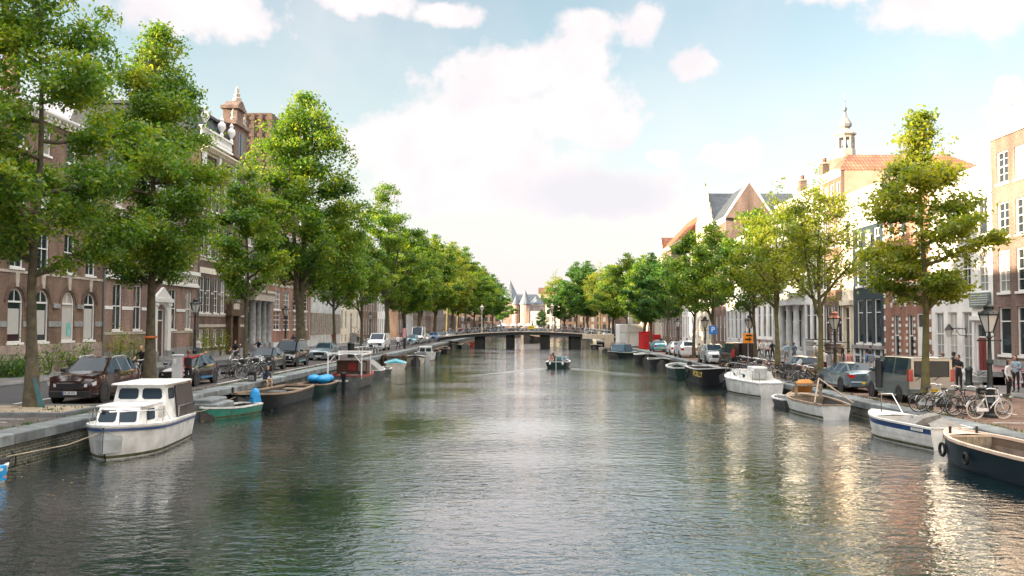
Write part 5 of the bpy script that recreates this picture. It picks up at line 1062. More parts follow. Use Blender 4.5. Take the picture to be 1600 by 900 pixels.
car('parked_van', 'white camper van behind the small turquoise car', 'van', (-17.1, 138, GL), 0, 4.98, 2.0, [(a, b, c, d + (.65 if d > 1.8 else 0), e, f) for a, b, c, d, e, f in VAN], {3, 4}, {3}, (.95, 4.0), .34, P_WHITE, None, None, detail=0, group=GC)
car('parked_car', 'cream car parked near the left bridge end', 'car', (-17.1, 147, GL), 0, 4.65, 1.8, SEDAN, GS, {3, 8}, (.85, 3.6), .32, P_CREAM, None, None, detail=0, group=GC)
car('parked_car', 'dark blue car with yellow plate at the left bridge end', 'car', (-16.4, 154, GL), 0, 4.45, 1.84, SUV, GS, {3, 9}, (.85, 3.53), .35, P_BLUE, None, 'yf', detail=0, group=GC)
# right bank, tails towards us
v = car('parked_van', 'slate grey passenger van with its side door slid open', 'van', (16.75, 40.2, GR), PI, 4.98, 1.95, VAN, {3, 6, 8}, {3}, (.95, 4.0), .34, P_GREY, None, 'yr', '7-TKV-58', tail=2, tl=(.95, 1.45), group=GD)
MB().bev((-.72, (L2 := 4.98 / 2 - .002) + .0, 1.14), (.72, L2 + .02, 1.80), .03).build('rear_window', GLC, v)
MB().bev((.972, -.95, .5), (.984, -.25, 1.72), .04).build('open_doorway', TRIM, v); MB().box((.98, -.4, .3), (1.12, 1.6, .36)).build('side_step', CHROME, v)
MB().box((-.93, L2 + .003, .5), (.93, L2 + .009, 1.2)).box((-.84, L2 + .003, 1.2), (.84, L2 + .009, 1.88)).build('tailgate_panel', paint('champagne_paint', (.42, .40, .36)), v)
for sx in (-.35, .4): MB().tube([(sx, L2 + .045, 1.18), (sx + .28, L2 + .05, 1.0)], .014, 5).build('wiper', TRIM, v)
car('parked_car', 'blue-grey saloon parked nose to tail behind the slate grey van', 'car', (16.3, 46.1, GR), PI + rad(1), 4.65, 1.82, SEDAN, GS, {3, 8}, (.85, 3.6), .34, P_STEEL, None, 'yr', group=GD, tl=(.72, .9))
car('parked_car', 'black hatchback with round red lights parked by the many-stemmed elm', 'car', (16.4, 54.4, GR), PI, 3.88, 1.72, HATCH, GS, {3, 9}, (.72, 3.2), .32, P_BLACK, None, 'yr', group=GD, tl=(.78, 1.0))
car('parked_van', 'tall black taxi van with yellow plate beside the orange sign', 'van', (16.0, 69.4, GR), PI, 4.98, 1.95, VAN, {3, 6, 8}, {3, 10}, (.95, 4.0), .34, P_BLACK, None, 'yr', tail=2, tl=(.9, 1.5), group=GD)
car('parked_car', 'silver car parked near the blue parking sign', 'car', (15.7, 77, GR), 0, 4.45, 1.84, SUV, GS, {3, 9}, (.85, 3.53), .35, paint('light_silver_car_paint', (.5, .53, .55), .25, .4), None, None, group=GD)
car('parked_car', 'white car with red tail lights nearest the children at the right quay edge', 'car', (16.0, 92, GR), PI, 4.45, 1.84, SUV, GS, {3, 9}, (.85, 3.53), .35, P_WHITE, None, None, detail=0, group=GD)
car('parked_car', 'white car behind the other white car on the right quay', 'car', (16.1, 99, GR), PI, 3.88, 1.7, HATCH, GS, {3, 9}, (.72, 3.2), .31, P_WHITE, None, None, detail=0, group=GD)
car('parked_car', 'turquoise taxi with yellow plate parked near the red cabins', 'car', (16.0, 111, GR), PI, 4.65, 1.8, SEDAN, GS, {3, 8}, (.85, 3.6), .32, P_TURQ, None, 'yr', detail=0, group=GD)
car('parked_car', 'white car by the right end of the bridge', 'car', (16.4, 158, GR), PI, 3.88, 1.7, HATCH, GS, {3, 9}, (.72, 3.2), .31, P_WHITE, None, None, detail=0, group=GD)
car('parked_car', 'silver-blue car behind the white container', 'car', (17.5, 143, GR), PI, 4.65, 1.8, SEDAN, GS, {3, 8}, (.85, 3.6), .32, P_SILVER, None, None, detail=0, group=GD)
# ------------------------------------------------------------------ boats
H_WHITE = M('white_gelcoat', (.72, .72, .69), .32, var=.3, scale=2.2, coat=.3); H_BLACK = M('black_hull', (.010, .011, .013), .4, var=.3, spec=.25); H_NAVY = M('dark_blue_hull', (.006, .018, .028), .35, var=.3, scale=1.2, spec=.3)
H_GREEN = M('sea_green_hull', (.03, .22, .16), .45, var=.35, coat=.3); H_GREY = M('grey_hull', (.10, .105, .10), .55, var=.4, spec=.25); H_CREAM = M('cream_hull', (.62, .56, .46), .4, var=.2); H_BLUE = M('boat_blue', (.02, .06, .18), .35, var=.2)
H_TEALD = M('dark_green_hull', (.012, .034, .03), .4, var=.3, spec=.25); ALGAE = M('algae_waterline', (.10, .11, .05), .9, var=.6, scale=5); INNER = M('weathered_interior', (.06, .055, .05), .8, var=.4); INNER_G = M('pale_interior', (.36, .38, .38), .7, var=.25)
TEAK = brick('teak_planks', (.30, .19, .115), (.23, .145, .09), (.06, .04, .03), bw=2.5, bh=.11, mo=.008, flat=True); PLANK = M('worn_plank', (.30, .24, .17), .8, var=.4, scale=6, bump=.3); RUBR = M('rubber_fender', (.015, .015, .016), .8, var=.2); ROPE = M('rope', (.36, .31, .22), .9, var=.3)
TARP_B = M('bright_blue_tarp', (.015, .28, .62), .45, var=.25, scale=6, bump=.5, bscale=9); TARP_G = M('grey_tarp', (.22, .21, .19), .7, var=.25, scale=5, bump=.4, bscale=8); CANV_N = M('navy_canvas', (.03, .075, .11), .7, var=.25); GOLD = M('gold_lettering', (.72, .55, .12), .45, var=.1); GUN_W = M('white_gunwale', (.66, .66, .63), .5, var=.25); GUN_T = M('varnished_rail', (.33, .24, .17), .5, var=.3); GUN_P = M('peach_deck', (.62, .47, .36), .6, var=.2); RED_B = M('boat_red', (.32, .04, .03), .45, var=.25)
def boat(name, label, bow, stern, Bm, fb, hull, stripe=None, gun=GUN_W, inner=INNER, trans=.75, deck=0., deckm=None, floor=-.05, thw=(), group='boats moored along the canal', cat='boat', full=.55, flare=1.12, stripeh=.16, boot=None, drop=.0, rail=.035, plumb=.1):
    """open hull lofted from bow to stern in its own frame: bow at +y; returns (thing, half beam fn, sheer fn, L)"""
    b, s = Vector(bow), Vector(stern); d = b - s; L = d.length; mid = (b + s) / 2
    t = thing(name, label, cat, (mid.x, mid.y, WZ), math.atan2(-d.x, d.y), group)
    fbow, fmid, fst = fb
    def hb(q):                                   # q 0 bow .. 1 stern
        f = min(1, q / full); a = math.sin(f * PI / 2) ** .75 if q < full else 1 - (1 - trans) * ((q - full) / (1 - full)) ** 1.8
        return max(.02, Bm / 2 * a)
    def zs(q): return fmid + (fbow - fmid) * max(0, 1 - q / .6) ** 2 + (fst - fmid) * max(0, (q - .5) / .5) ** 2
    def yy(q): return L / 2 - q * L
    N = 15; ro = []; ri = []
    for k in range(N):
        q = k / (N - 1); w = hb(q); z = zs(q); r = plumb * L * (1 - q) ** 6; y = yy(q)
        h = [(w, y, z), (w * .995, y - r * .15, z - stripeh), (w / flare, y - r * .6, .12), (w / flare * .97, y - r * .75, .03), (w * .7, y - r, -.2), (.01, y - r, -.3)]
        ro.append(h)
        wi = max(.01, w - .05); zf = max(floor, -.25); ri.append([(wi, y - (.05 if q < .02 else 0) + (.04 if q > .98 else 0), z - .01), (wi * .95, y + (.04 if q > .98 else 0), (z + zf) / 2), (wi * .82, y + (.04 if q > .98 else 0), zf)])
    m = MB(); mi = [1 if stripe else 0, 0, 2 if boot else 0, 0, 0]
    for k in range(N - 1):
        for j in range(5):
            for sg in (1, -1): m.add([(p[0] * sg, p[1], p[2]) for p in (ro[k][j], ro[k + 1][j], ro[k + 1][j + 1], ro[k][j + 1])], [(0, 1, 2, 3)], mi[j])
    tr = ro[-1]; m.add([(p[0], p[1], p[2]) for p in tr] + [(-p[0], p[1], p[2]) for p in tr[::-1]], [tuple(range(12))], 0)
    hm = mesh_of('hull', m, [hull, stripe or hull, boot or hull], None)
    bm = bmesh.new(); bm.from_mesh(hm); bmesh.ops.remove_doubles(bm, verts=bm.verts, dist=.003); bmesh.ops.recalc_face_normals(bm, faces=bm.faces)
    for f in bm.faces: f.smooth = True
    for e in bm.edges:
        if len(e.link_faces) != 2 or e.calc_face_angle(0) > rad(40): e.smooth = False
    bm.to_mesh(hm); bm.free(); link('hull', hm, t)
    n = MB()
    for k in range(N - 1):
        for sg in (1, -1):
            for j in range(2): n.add([(p[0] * sg, p[1], p[2]) for p in (ri[k][j], ri[k + 1][j], ri[k + 1][j + 1], ri[k][j + 1])], [(0, 1, 2, 3)])
        n.add([(ri[k][2][0], ri[k][2][1], ri[k][2][2]), (ri[k + 1][2][0], ri[k + 1][2][1], ri[k + 1][2][2]), (-ri[k + 1][2][0], ri[k + 1][2][1], ri[k + 1][2][2]), (-ri[k][2][0], ri[k][2][1], ri[k][2][2])], [(0, 1, 2, 3)])
    p = ri[-1]; n.add([p[0], p[1], p[2], (-p[2][0], p[2][1], p[2][2]), (-p[1][0], p[1][1], p[1][2]), (-p[0][0], p[0][1], p[0][2])], [tuple(range(6))])
    n.build('inside', inner, t)
    g = MB(); w = .055
    left = [[(ro[k][0][0] + .03, ro[k][0][1], ro[k][0][2] - .03), (ro[k][0][0] + .03, ro[k][0][1], ro[k][0][2] + rail), (max(.0, ro[k][0][0] - w - .02), ro[k][0][1], ro[k][0][2] + rail), (max(.0, ro[k][0][0] - w - .02), ro[k][0][1], ro[k][0][2] - .03)] for k in range(N)]
    for sg in (1, -1): g.loft([[(x * sg, y, z) for x, y, z in r] for r in left])
    e = ro[-1][0]; g.box((-e[0] + .06, e[1] - .02, e[2] - .02), (e[0] - .06, e[1] + .05, e[2] + rail)); g.build('gunwale', gun, t)
    if deck:
        dk = MB(); K = 8
        for k in range(K):
            q0, q1 = deck * k / K, deck * (k + 1) / K
            a = [(hb(q0) - .03, yy(q0), zs(q0) + .01), (0, yy(q0), zs(q0) + .05), (-hb(q0) + .03, yy(q0), zs(q0) + .01)]; c = [(hb(q1) - .03, yy(q1), zs(q1) + .01), (0, yy(q1), zs(q1) + .05), (-hb(q1) + .03, yy(q1), zs(q1) + .01)]
            dk.add(a + c, [(0, 1, 4, 3), (1, 2, 5, 4)])
        q = deck; dk.quad((-hb(q) + .06, yy(q), zs(q) + .01), (hb(q) - .06, yy(q), zs(q) + .01), (hb(q) * .85 - .05, yy(q) + .02, floor + .02), (-hb(q) * .85 + .05, yy(q) + .02, floor + .02))
        dk.build('foredeck', deckm or gun, t)
    for q in thw: MB().bev((-hb(q) + .05, yy(q) - .14, zs(q) - .22), (hb(q) - .05, yy(q) + .14, zs(q) - .17), .01).build('thwart', PLANK if inner is not INNER_G else GUN_W, t)
    return t, hb, zs, yy, L
def outboard(t, y, z, cover=TRIM, tarp=None, x=0.):
    m = MB(); m.bev((x - .09, y - .28, -.35), (x + .09, y - .1, z + .12), .03); m.bev((x - .15, y - .4, z + .12), (x + .15, y - .04, z + .48), .06)
    m.tube([(x, y - .02, z + .2), (x, y + .5, z + .3)], .025); o = m.build('outboard_motor', cover, t)
    if tarp:
        rg = random.Random(5); s = MB(); s.loft([[(x + (.25 + .06 * math.sin(4 * a + k)) * r * math.cos(a), y - .2 + (.25 + .05 * math.sin(3 * a + k * 2)) * r * math.sin(a), z - .12 + h) for a in (2 * PI * i / 14 for i in range(14))] for k, (r, h) in enumerate(((.95, 0), (1.05, .2), (.9, .45), (.8, .62), (.45, .75), (.1, .78)))]); s.build('motor_cover', tarp, t, 60)
    return o
def w3(x, y): return (x, y, WZ)
# --- left bank
# white cabin cruiser
t, hb, zs, yy, L = boat('cabin_cruiser', 'white cabin cruiser with dark windows and bow rail at the left quay', w3(-12.15, 25.5), w3(-12.55, 31.0), 2.25, (.98, .86, .82), H_WHITE, H_WHITE, GUN_W, INNER_G, trans=.86, floor=.2, full=.38, boot=ALGAE, stripeh=.1, cat='motor boat', plumb=.05)
m = MB()
for k in range(14):
    q0, q1 = k / 14, (k + 1) / 14
    for s in (1, -1): m.add([(s * (hb(q) + .012), yy(q), zs(q) - dz) for q, dz in ((q0, .07), (q1, .07), (q1, .14), (q0, .14))], [(0, 1, 2, 3)])
m.build('blue_rubbing_strake', H_BLUE, t)
CABW = H_WHITE
dk = MB(); K = 14
for k in range(K):
    q0, q1 = k / K, (k + 1) / K; dk.add([(hb(q0) - .02, yy(q0), zs(q0) + .02), (-hb(q0) + .02, yy(q0), zs(q0) + .02), (-hb(q1) + .02, yy(q1), zs(q1) + .02), (hb(q1) - .02, yy(q1), zs(q1) + .02)], [(0, 1, 2, 3)])
dk.build('deck', GUN_W, t)
def cabin(nm, t, y0, y1, w0, w1, z0, z1, ins, rake=(.25, .1), mat=CABW):
    o = MB(); A = [(-w0 + ins * 0, y0), (w0, y0), (w1, y1), (-w1, y1)]
    b = [(x, y, z0) for x, y in A]; c = [(x * (1 - ins / max(w0, w1)), y - (rake[0] if y == y0 else -rake[1]), z1) for x, y in A]
    o.loft([b, c, [(x * 1.0, y, z1 + .035) for x, y, _ in c]]); return o.build(nm, mat, t), b, c
def pane_on(t, p0, p1, p2, p3, u0, u1, v0, v1, out=.014, mat=GLC, nm='cabin_window'):
    P = [Vector(p) for p in (p0, p1, p2, p3)]        # p0,p1 bottom; p3,p2 top
    def at(u, v): return P[0].lerp(P[1], u).lerp(P[3].lerp(P[2], u), v)
    nrm = (P[1] - P[0]).cross(P[3] - P[0]).normalized(); c = (P[0] + P[1] + P[2] + P[3]) / 4
    if nrm.dot(Vector((c.x, c.y, 0)) - Vector((0, CABC, 0))) < 0: nrm = -nrm
    e = .10; r = []
    for (u, v) in ((u0 + (u1 - u0) * e, v0), (u1 - (u1 - u0) * e, v0), (u1, v0 + (v1 - v0) * e * 1.6), (u1, v1 - (v1 - v0) * e * 1.6), (u1 - (u1 - u0) * e, v1), (u0 + (u1 - u0) * e, v1), (u0, v1 - (v1 - v0) * e * 1.6), (u0, v0 + (v1 - v0) * e * 1.6)): r.append(at(u, v))
    return MB().loft([[p - nrm * .01 for p in r], [p + nrm * out for p in r]]).build(nm, mat, t)
zd = .86; CABC = .3
c1, b, c = cabin('fore_cabin', t, yy(.17), yy(.60), .66, .92, zd, zd + .55, .10, (.30, .0))
# front window pair, port and starboard
pane_on(t, b[0], b[1], c[1], c[0], .06, .46, .25, .86); pane_on(t, b[0], b[1], c[1], c[0], .54, .94, .25, .86)
for pr in ((b[1], b[2], c[2], c[1]), (b[0], b[3], c[3], c[0])): pane_on(t, *pr, .22, .45, .25, .85); pane_on(t, *pr, .55, .8, .25, .85, mat=GL_C)
MB().box((-.72, yy(.60), zd + .56), (.72, yy(.235), zd + .60)).build('fore_cabin_roof', GUN_W, t)
CABC = -.9
c2, b, c = cabin('wheelhouse', t, yy(.50), yy(.97), .90, .92, zd, zd + 1.08, .16, (.22, .0))
pane_on(t, b[0], b[1], c[1], c[0], .07, .46, .62, .93); pane_on(t, b[0], b[1], c[1], c[0], .54, .93, .62, .93)
pane_on(t, b[1], b[2], c[2], c[1], .1, .32, .6, .92); pane_on(t, b[0], b[3], c[3], c[0], .1, .32, .6, .92)
for sg in (1, -1):
    m = MB(); P = [(.955, yy(.66), zd + .0), (.955, yy(.99), zd + .0), (.80, yy(.99), zd + 1.05), (.80, yy(.68), zd + 1.05)]; m.loft([[(x * sg, y, z) for x, y, z in P], [((x + .02) * sg, y, z) for x, y, z in P]]); m.build('side_canvas', M('brown_canvas', (.06, .045, .04), .7, var=.3), t)
rfm = MB(); rfm.bev((-.86, yy(.99), zd + 1.115), (.86, yy(.50), zd + 1.17), .03); rfm.build('wheelhouse_roof', GUN_W, t)
rl = MB()
for sg in (1, -1):
    rl.tube([(sg * (hb(q) - .06), yy(q), zs(q) + .42) for q in (.02, .08, .16, .26, .36)] + [(sg * (hb(.46) - .06), yy(.46), zs(.46) + .06)], .016, 6)
    for q in (.06, .2, .34): rl.tube([(sg * (hb(q) - .06), yy(q), zs(q)), (sg * (hb(q) - .06), yy(q), zs(q) + .41)], .014, 5)
    rl.tube([(sg * (hb(q) - .05), yy(q), zs(q) + .4) for q in (.62, .75, .88, .99)], .016, 6)
    for q in (.63, .8, .98): rl.tube([(sg * (hb(q) - .05), yy(q), zs(q)), (sg * (hb(q) - .05), yy(q), zs(q) + .4)], .014, 5)
rl.build('bow_rail', CHROME, t)
for q, mt in ((.93, H_CREAM), (.985, H_NAVY)): MB().lathe([(.04, .05), (.11, .12), (.12, .55), (.04, .66)], 10, 0, Matrix.Translation((hb(q) + .13, yy(q), .0))).build('fender', mt, t, 50)
MB().ball((.45, yy(.2), zd + .45), .06, 6).build('search_light', TRIM, t)
tag(MB().tube([(-12.2, 25.7, -.12), (-12.9, 25.0, -.42), (-13.8, 23.6, -.55)], .018, 5).build('mooring_rope', ROPE), 'pale mooring rope from the cabin cruiser bow to the quay wall', 'rope')
# small white boat cut by the left frame edge
t, hb, zs, yy, L = boat('dinghy', 'white dinghy with blue cover strap at the lower left corner', w3(-13.35, 22.7), w3(-13.5, 20.0), 1.2, (.45, .36, .36), H_WHITE, None, GUN_W, INNER_G, deck=.42, full=.4, plumb=.03)
m = MB(); m.loft([[(s * (hb(.34) + .03), yy(.34) + e, z) for s, z in ((-1, .1), (-1, zs(.3) + .07), (1, zs(.3) + .07), (1, .1))] for e in (-.12, .12)], closed=False, caps=False); m.build('blue_strap', TARP_B, t); MB().box((.12, yy(.1), zs(.1) + .03), (.35, yy(.22), zs(.1) + .12)).build('black_pad', TRIM, t); MB().box((.5, yy(.3) - .1, .16), (.62, yy(.3) + .02, .2)).build('orange_tab', M('orange_tab', (.7, .22, .05), .5), t)
# green rowing boat with covered motor
t, hb, zs, yy, L = boat('rowing_boat', 'small sea-green rowing boat with a blue covered motor', w3(-13.3, 36.2), w3(-12.2, 39.5), 1.35, (.52, .42, .44), H_GREEN, H_GREEN, GUN_W, INNER, trans=.8, thw=(.35, .62, .85), boot=ALGAE, stripeh=.12)
outboard(t, yy(1.), .42, TRIM, TARP_B)
# black barge
t, hb, zs, yy, L = boat('open_barge', 'long black open barge with pale rubbing rail below the seated man', w3(-12.9, 39.6), w3(-12.2, 47.6), 2.3, (.82, .62, .66), H_BLACK, H_BLACK, GUN_T, INNER, trans=.7, deck=.2, deckm=H_GREY, floor=.0, thw=(.45, .75), full=.35, rail=.05, plumb=.06)
MB().bev((-.35, yy(.6) - .4, .1), (.35, yy(.6) + .4, .62), .04).build('engine_box', H_GREY, t); MB().box((-.5, yy(.93), .5), (.5, yy(.86), .58)).build('stern_seat', PLANK, t)
for s in (1, -1): MB().tube([(s * .5, yy(.08), zs(.08)), (s * .5, yy(.08), zs(.08) + .3)], .05, 8).build('bollard', IRON, t)
# boat with blue tarps
t, hb, zs, yy, L = boat('open_boat', 'dark open boat loaded with bright blue tarpaulin bundles', w3(-12.6, 48.7), w3(-12.1, 53.6), 1.9, (.66, .5, .52), H_TEALD, None, GUN_T, INNER, trans=.75, deck=.2, full=.4)
for x, q, r in ((-.35, .66, .42), (.35, .76, .42), (-.2, .9, .4)): MB().ball((x, yy(q), .72), (r, r * 1.05, r * .62), 9).build('blue_tarp_bundle', TARP_B, t, 60)
MB().ball((.5, yy(.9), .62), .28, 8).build('white_bag', H_WHITE, t, 60)
# canopy boat with red interior
t, hb, zs, yy, L = boat('canopy_boat', 'canopy boat with white awning frame and red interior, stern towards us', w3(-11.4, 60.6), w3(-11.2, 54.3), 2.45, (.95, .72, .78), H_GREY, RED_B, RED_B, RED_B, trans=.82, floor=.1, full=.4, stripeh=.1)
fr = MB()
for s in (1, -1):
    for q in (.38, .97): fr.box((s * 1.02 - .035, yy(q) - .035, .6), (s * 1.02 + .035, yy(q) + .035, 2.0))
    fr.box((s * 1.02 - .04, yy(.99), 2.003), (s * 1.02 + .04, yy(.36), 2.1))
for q in (.37, .98): fr.box((-1.1, yy(q) - .04, 2.103), (1.1, yy(q) + .04, 2.2))
for s in (1, -1): fr.tube([(s * 1.0, yy(.97), 1.55), (s * .6, yy(.97), 2.02)], .03, 5)
fr.build('awning_frame', PT_WHITE, t)
MB().bev((-.98, yy(.56), .75), (.98, yy(.36), 1.62), .05).build('wheel_cabin', WOOD_D, t); MB().box((-.25, yy(.565) - .03, 1.0), (.3, yy(.565) + .0, 1.45)).build('red_panel', RED_B, t); MB().box((.4, yy(.565) - .03, .95), (.9, yy(.565), 1.5)).build('cabin_window', GL_B, t)
for s in (1, -1): MB().bev((s * .78 - .2, yy(.9), .12), (s * .78 + .2, yy(.6), .55), .03).build('bench', TEAK, t)
MB().loft([[(s, yy(.7) + e, z) for s, z in ((-1.0, 2.11), (-.5, 2.02), (0, 2.1), (.5, 2.03), (1.0, 2.11))] for e in (-.7, -.35, 0, .5, 1.2)], closed=False, caps=False).build('rolled_awning', GUN_W, t)
outboard(t, yy(1.), .55, H_BLACK); MB().box((-.55, yy(1) - .035, .42), (.25, yy(1) - .012, .55)).build('name_board', GUN_W, t)
# tarp covered, blue-white, dinghies
t, hb, zs, yy, L = boat('covered_boat', 'boat under a grey ridged tarpaulin behind the canopy boat', w3(-11.9, 69.5), w3(-11.6, 65.0), 1.9, (.66, .55, .55), H_GREY, None, GUN_W, INNER, trans=.8)
MB().loft([[(s * (hb(q) + .04), yy(q), z) for s, z in ((-1, zs(q) - .05), (-.5, zs(q) + .4 * k), (0, zs(q) + .75 * k), (.5, zs(q) + .4 * k), (1, zs(q) - .05))] for q, k in ((.03, .2), (.25, .8), (.5, 1.), (.75, .95), (.99, .8))], closed=False).build('tarpaulin', TARP_G, t)
t, hb, zs, yy, L = boat('dinghy', 'low grey dinghy beside the blue and cream boat', w3(-12.0, 74.5), w3(-11.7, 71.6), 1.4, (.4, .34, .34), H_GREY, None, GUN_W, INNER_G, thw=(.5, .8))
t, hb, zs, yy, L = boat('open_boat', 'cream boat with a turquoise deck cover on the left', w3(-12.1, 81.2), w3(-11.4, 76.6), 1.9, (.74, .56, .56), H_CREAM, H_WHITE, GUN_W, INNER_G, trans=.8)
MB().loft([[(s * (hb(q) - .02), yy(q), zs(q) + z) for s, z in ((-1, .04), (0, .22), (1, .04))] for q in (.2, .4, .6, .8, .98)], closed=False).build('turquoise_cover', M('turquoise_canvas', (.08, .35, .42), .6, var=.2), t)
t, hb, zs, yy, L = boat('motor_boat', 'cream motor boat with a black fore cover by the left jetty', w3(-10.8, 86.0), w3(-11.8, 90.8), 2.1, (.95, .76, .76), H_CREAM, H_BLACK, GUN_W, INNER, trans=.85, deck=.45, deckm=TRIM, cat='motor boat')
t, hb, zs, yy, L = boat('motor_boat', 'white cabin motor boat with red waterline behind the cream one', w3(-10.9, 94.5), w3(-11.6, 100), 2.3, (1.0, .8, .75), H_WHITE, None, GUN_W, INNER_G, trans=.85, deck=.4, cat='motor boat', boot=RED_B)
CABC = 0; cb_, b, c = cabin('cabin', t, yy(.3), yy(.78), .78, .9, .8, 1.5, .15, (-.5, .1))
for pr in ((b[0], b[1], c[1], c[0]),): pane_on(t, *pr, .08, .46, .3, .85); pane_on(t, *pr, .54, .92, .3, .85)
for pr in ((b[1], b[2], c[2], c[1]), (b[0], b[3], c[3], c[0])): pane_on(t, *pr, .2, .5, .3, .85); pane_on(t, *pr, .58, .9, .3, .85)
j = thing('jetty', 'short dark timber jetty between the cream boats on the left', 'jetty', (-12.6, 84, WZ)); MB().box((-1.2, -.5, .75), (1.1, 1.0, .95)).build('deck', WOOD_D, j)
for x in (-1.0, .9):
    for y in (-.4, .9): MB().lathe([(.14, -1), (.14, 1.05), (.02, 1.15)], 8, 0, Matrix.Translation((x, y, 0))).build('pile', WOOD_D, j)
for a, b, w, hc, lb in (((-12.4, 145), (-12, 150.5), 2.2, H_TEALD, 'dark green work boat by the left bridge abutment'), ((-10.8, 150.8), (-10.4, 146.5), 1.6, H_GREY, 'small grey boat tied outside the dark green work boat'), ((-10.6, 172), (-10.9, 165.5), 2.2, RED_B, 'red boat moored beyond the left bridge pier'), ((-11.9, 114), (-11.8, 109), 1.8, H_TEALD, 'dark green open boat along the left quay, far behind the white motor boats'), ((-11.9, 127), (-11.8, 122), 1.8, H_BLACK, 'small black open boat along the far left quay')):
    boat('open_boat', lb, w3(*a), w3(*b), w, (.8, .6, .6), hc, None, GUN_T, INNER, trans=.8, thw=(.5, .8))
# --- right bank
t, hb, zs, yy, L = boat('steel_sloop', 'dark blue steel sloop with peach foredeck at the lower right corner', w3(12.75, 27.6), w3(13.25, 19.4), 2.0, (.84, .68, .68), H_NAVY, None, GUN_P, M('dark_oiled_planks', (.10, .068, .045), .6, var=.4), trans=.8, deck=.13, deckm=GUN_P, floor=.25, full=.3, rail=.05, plumb=.02)
bk = MB()
for k in range(7): x = -.66 + k * .19; bk.box((x, yy(.135) - .03, .3), (x + .18, yy(.135) - .0, zs(.13) - .03))
bk.build('plank_bulkhead', PLANK, t)
for q, r in ((.12, .15), (.34, .12)): MB().tube([(-hb(q) - .06, yy(q) + r * math.cos(a), .36 + r * 1.2 * math.sin(a)) for a in (2 * PI * k / 14 for k in range(14))], .045, 6, loop=True).tube([(-hb(q) - .04, yy(q), .6), (-hb(q) - .02, yy(q), zs(q))], .012, 4).build('tyre_fender', RUBR, t, 60)
for s in (1, -1): MB().tube([(s * .4, yy(.1), zs(.1)), (s * .4, yy(.1), zs(.1) + .22)], .04, 8).build('bollard', TRIM, t)
MB().bev((-.7, yy(.9), .3), (.7, yy(.78), .62), .03).build('stern_bench', TEAK, t)
t, hb, zs, yy, L = boat('sloop', 'white clinker sloop with navy band and grey folded canvas', w3(12.75, 33.6), w3(13.45, 28.9), 1.75, (.86, .72, .7), H_WHITE, H_BLUE, GUN_W, INNER, trans=.82, deck=.28, floor=.1, full=.4, stripeh=.2, boot=ALGAE)
for k, z in enumerate((.18, .34)):
    m = MB()
    for i in range(14):
        for s in (1, -1): m.add([(s * (hb(q) / 1.12 * (1 + .1 * (z + d) / .7) + .02), yy(q), z + d) for q, d in ((i / 14 + .02, 0), ((i + 1) / 14, 0), ((i + 1) / 14, .025), (i / 14 + .02, .025))], [(0, 1, 2, 3)])
    m.build('clinker_strake', GUN_W, t)
MB().prism([(-.62, .6), (.1, .68), (.62, .62), (.45, 1.02), (-.1, .9)], yy(.72), yy(.60)).build('folded_canvas', TARP_G, t); MB().loft([[(-.6, yy(.97), .7), (0, yy(.97), .74), (.6, yy(.97), .7)], [(-.5, yy(.9), .82), (.05, yy(.88), 1.0), (.55, yy(.9), .8)], [(-.6, yy(.78), .7), (0, yy(.78), .76), (.6, yy(.78), .7)]], closed=False, caps=False).build('canvas_cover', TARP_G, t)
MB().tube([(-.1, yy(.16), zs(.1)), (-.1, yy(.16), 1.5), (.2, yy(.2), 1.52), (.35, yy(.3), zs(.1))], .022, 6).build('bow_rail', CHROME, t)
text = MB(); 
for k in range(7): text.box((-hb(.86) - .03, yy(.80) - .1 * k - .03, zs(.85) - .15), (-hb(.86) - .012, yy(.80) - .1 * k + .03, zs(.85) - .06))
text.build('registration_strip', GUN_W, t)
t, hb, zs, yy, L = boat('sloop', 'white boat with a wooden A-frame over its dark cockpit', w3(13.0, 44.2), w3(12.95, 38.2), 1.95, (.74, .6, .6), H_WHITE, H_WHITE, GUN_T, INNER, trans=.62, deck=.3, deckm=PLANK, floor=.1, full=.42, boot=ALGAE)
a = MB()
for s in (1, -1): a.tube([(s * .82, yy(.96), .68), (0, yy(.62), 1.6)], .035, 6)
a.tube([(0, yy(.62), 1.56), (-.0, yy(.1), .8)], .02, 5); a.build('wooden_frame', GUN_T, t)
wn = MB(); wn.box((-.62, yy(.36) - .04, .62), (-.5, yy(.36) + .04, 1.15)); wn.box((.5, yy(.36) - .04, .62), (.62, yy(.36) + .04, 1.15)); wn.box((-.62, yy(.36) - .05, 1.15), (.62, yy(.36) + .05, 1.24)); wn.build('hatch_frame', PLANK, t)
MB().loft([[(-.5, yy(.30), 1.25), (.4, yy(.30), 1.25), (.4, yy(.2), .78), (-.5, yy(.2), .78)], [(-.3, yy(.28), 1.42), (.2, yy(.28), 1.45), (.2, yy(.2), .9), (-.3, yy(.2), .9)]]).build('orange_cover', M('orange_canvas', (.55, .25, .06), .7, var=.2), t)
t, hb, zs, yy, L = boat('dinghy', 'small grey tender between the two white sail boats', w3(12.6, 45.8), w3(12.7, 43.2), 1.3, (.46, .4, .4), H_GREY, None, GUN_W, INNER_G, thw=(.5,), trans=.85)
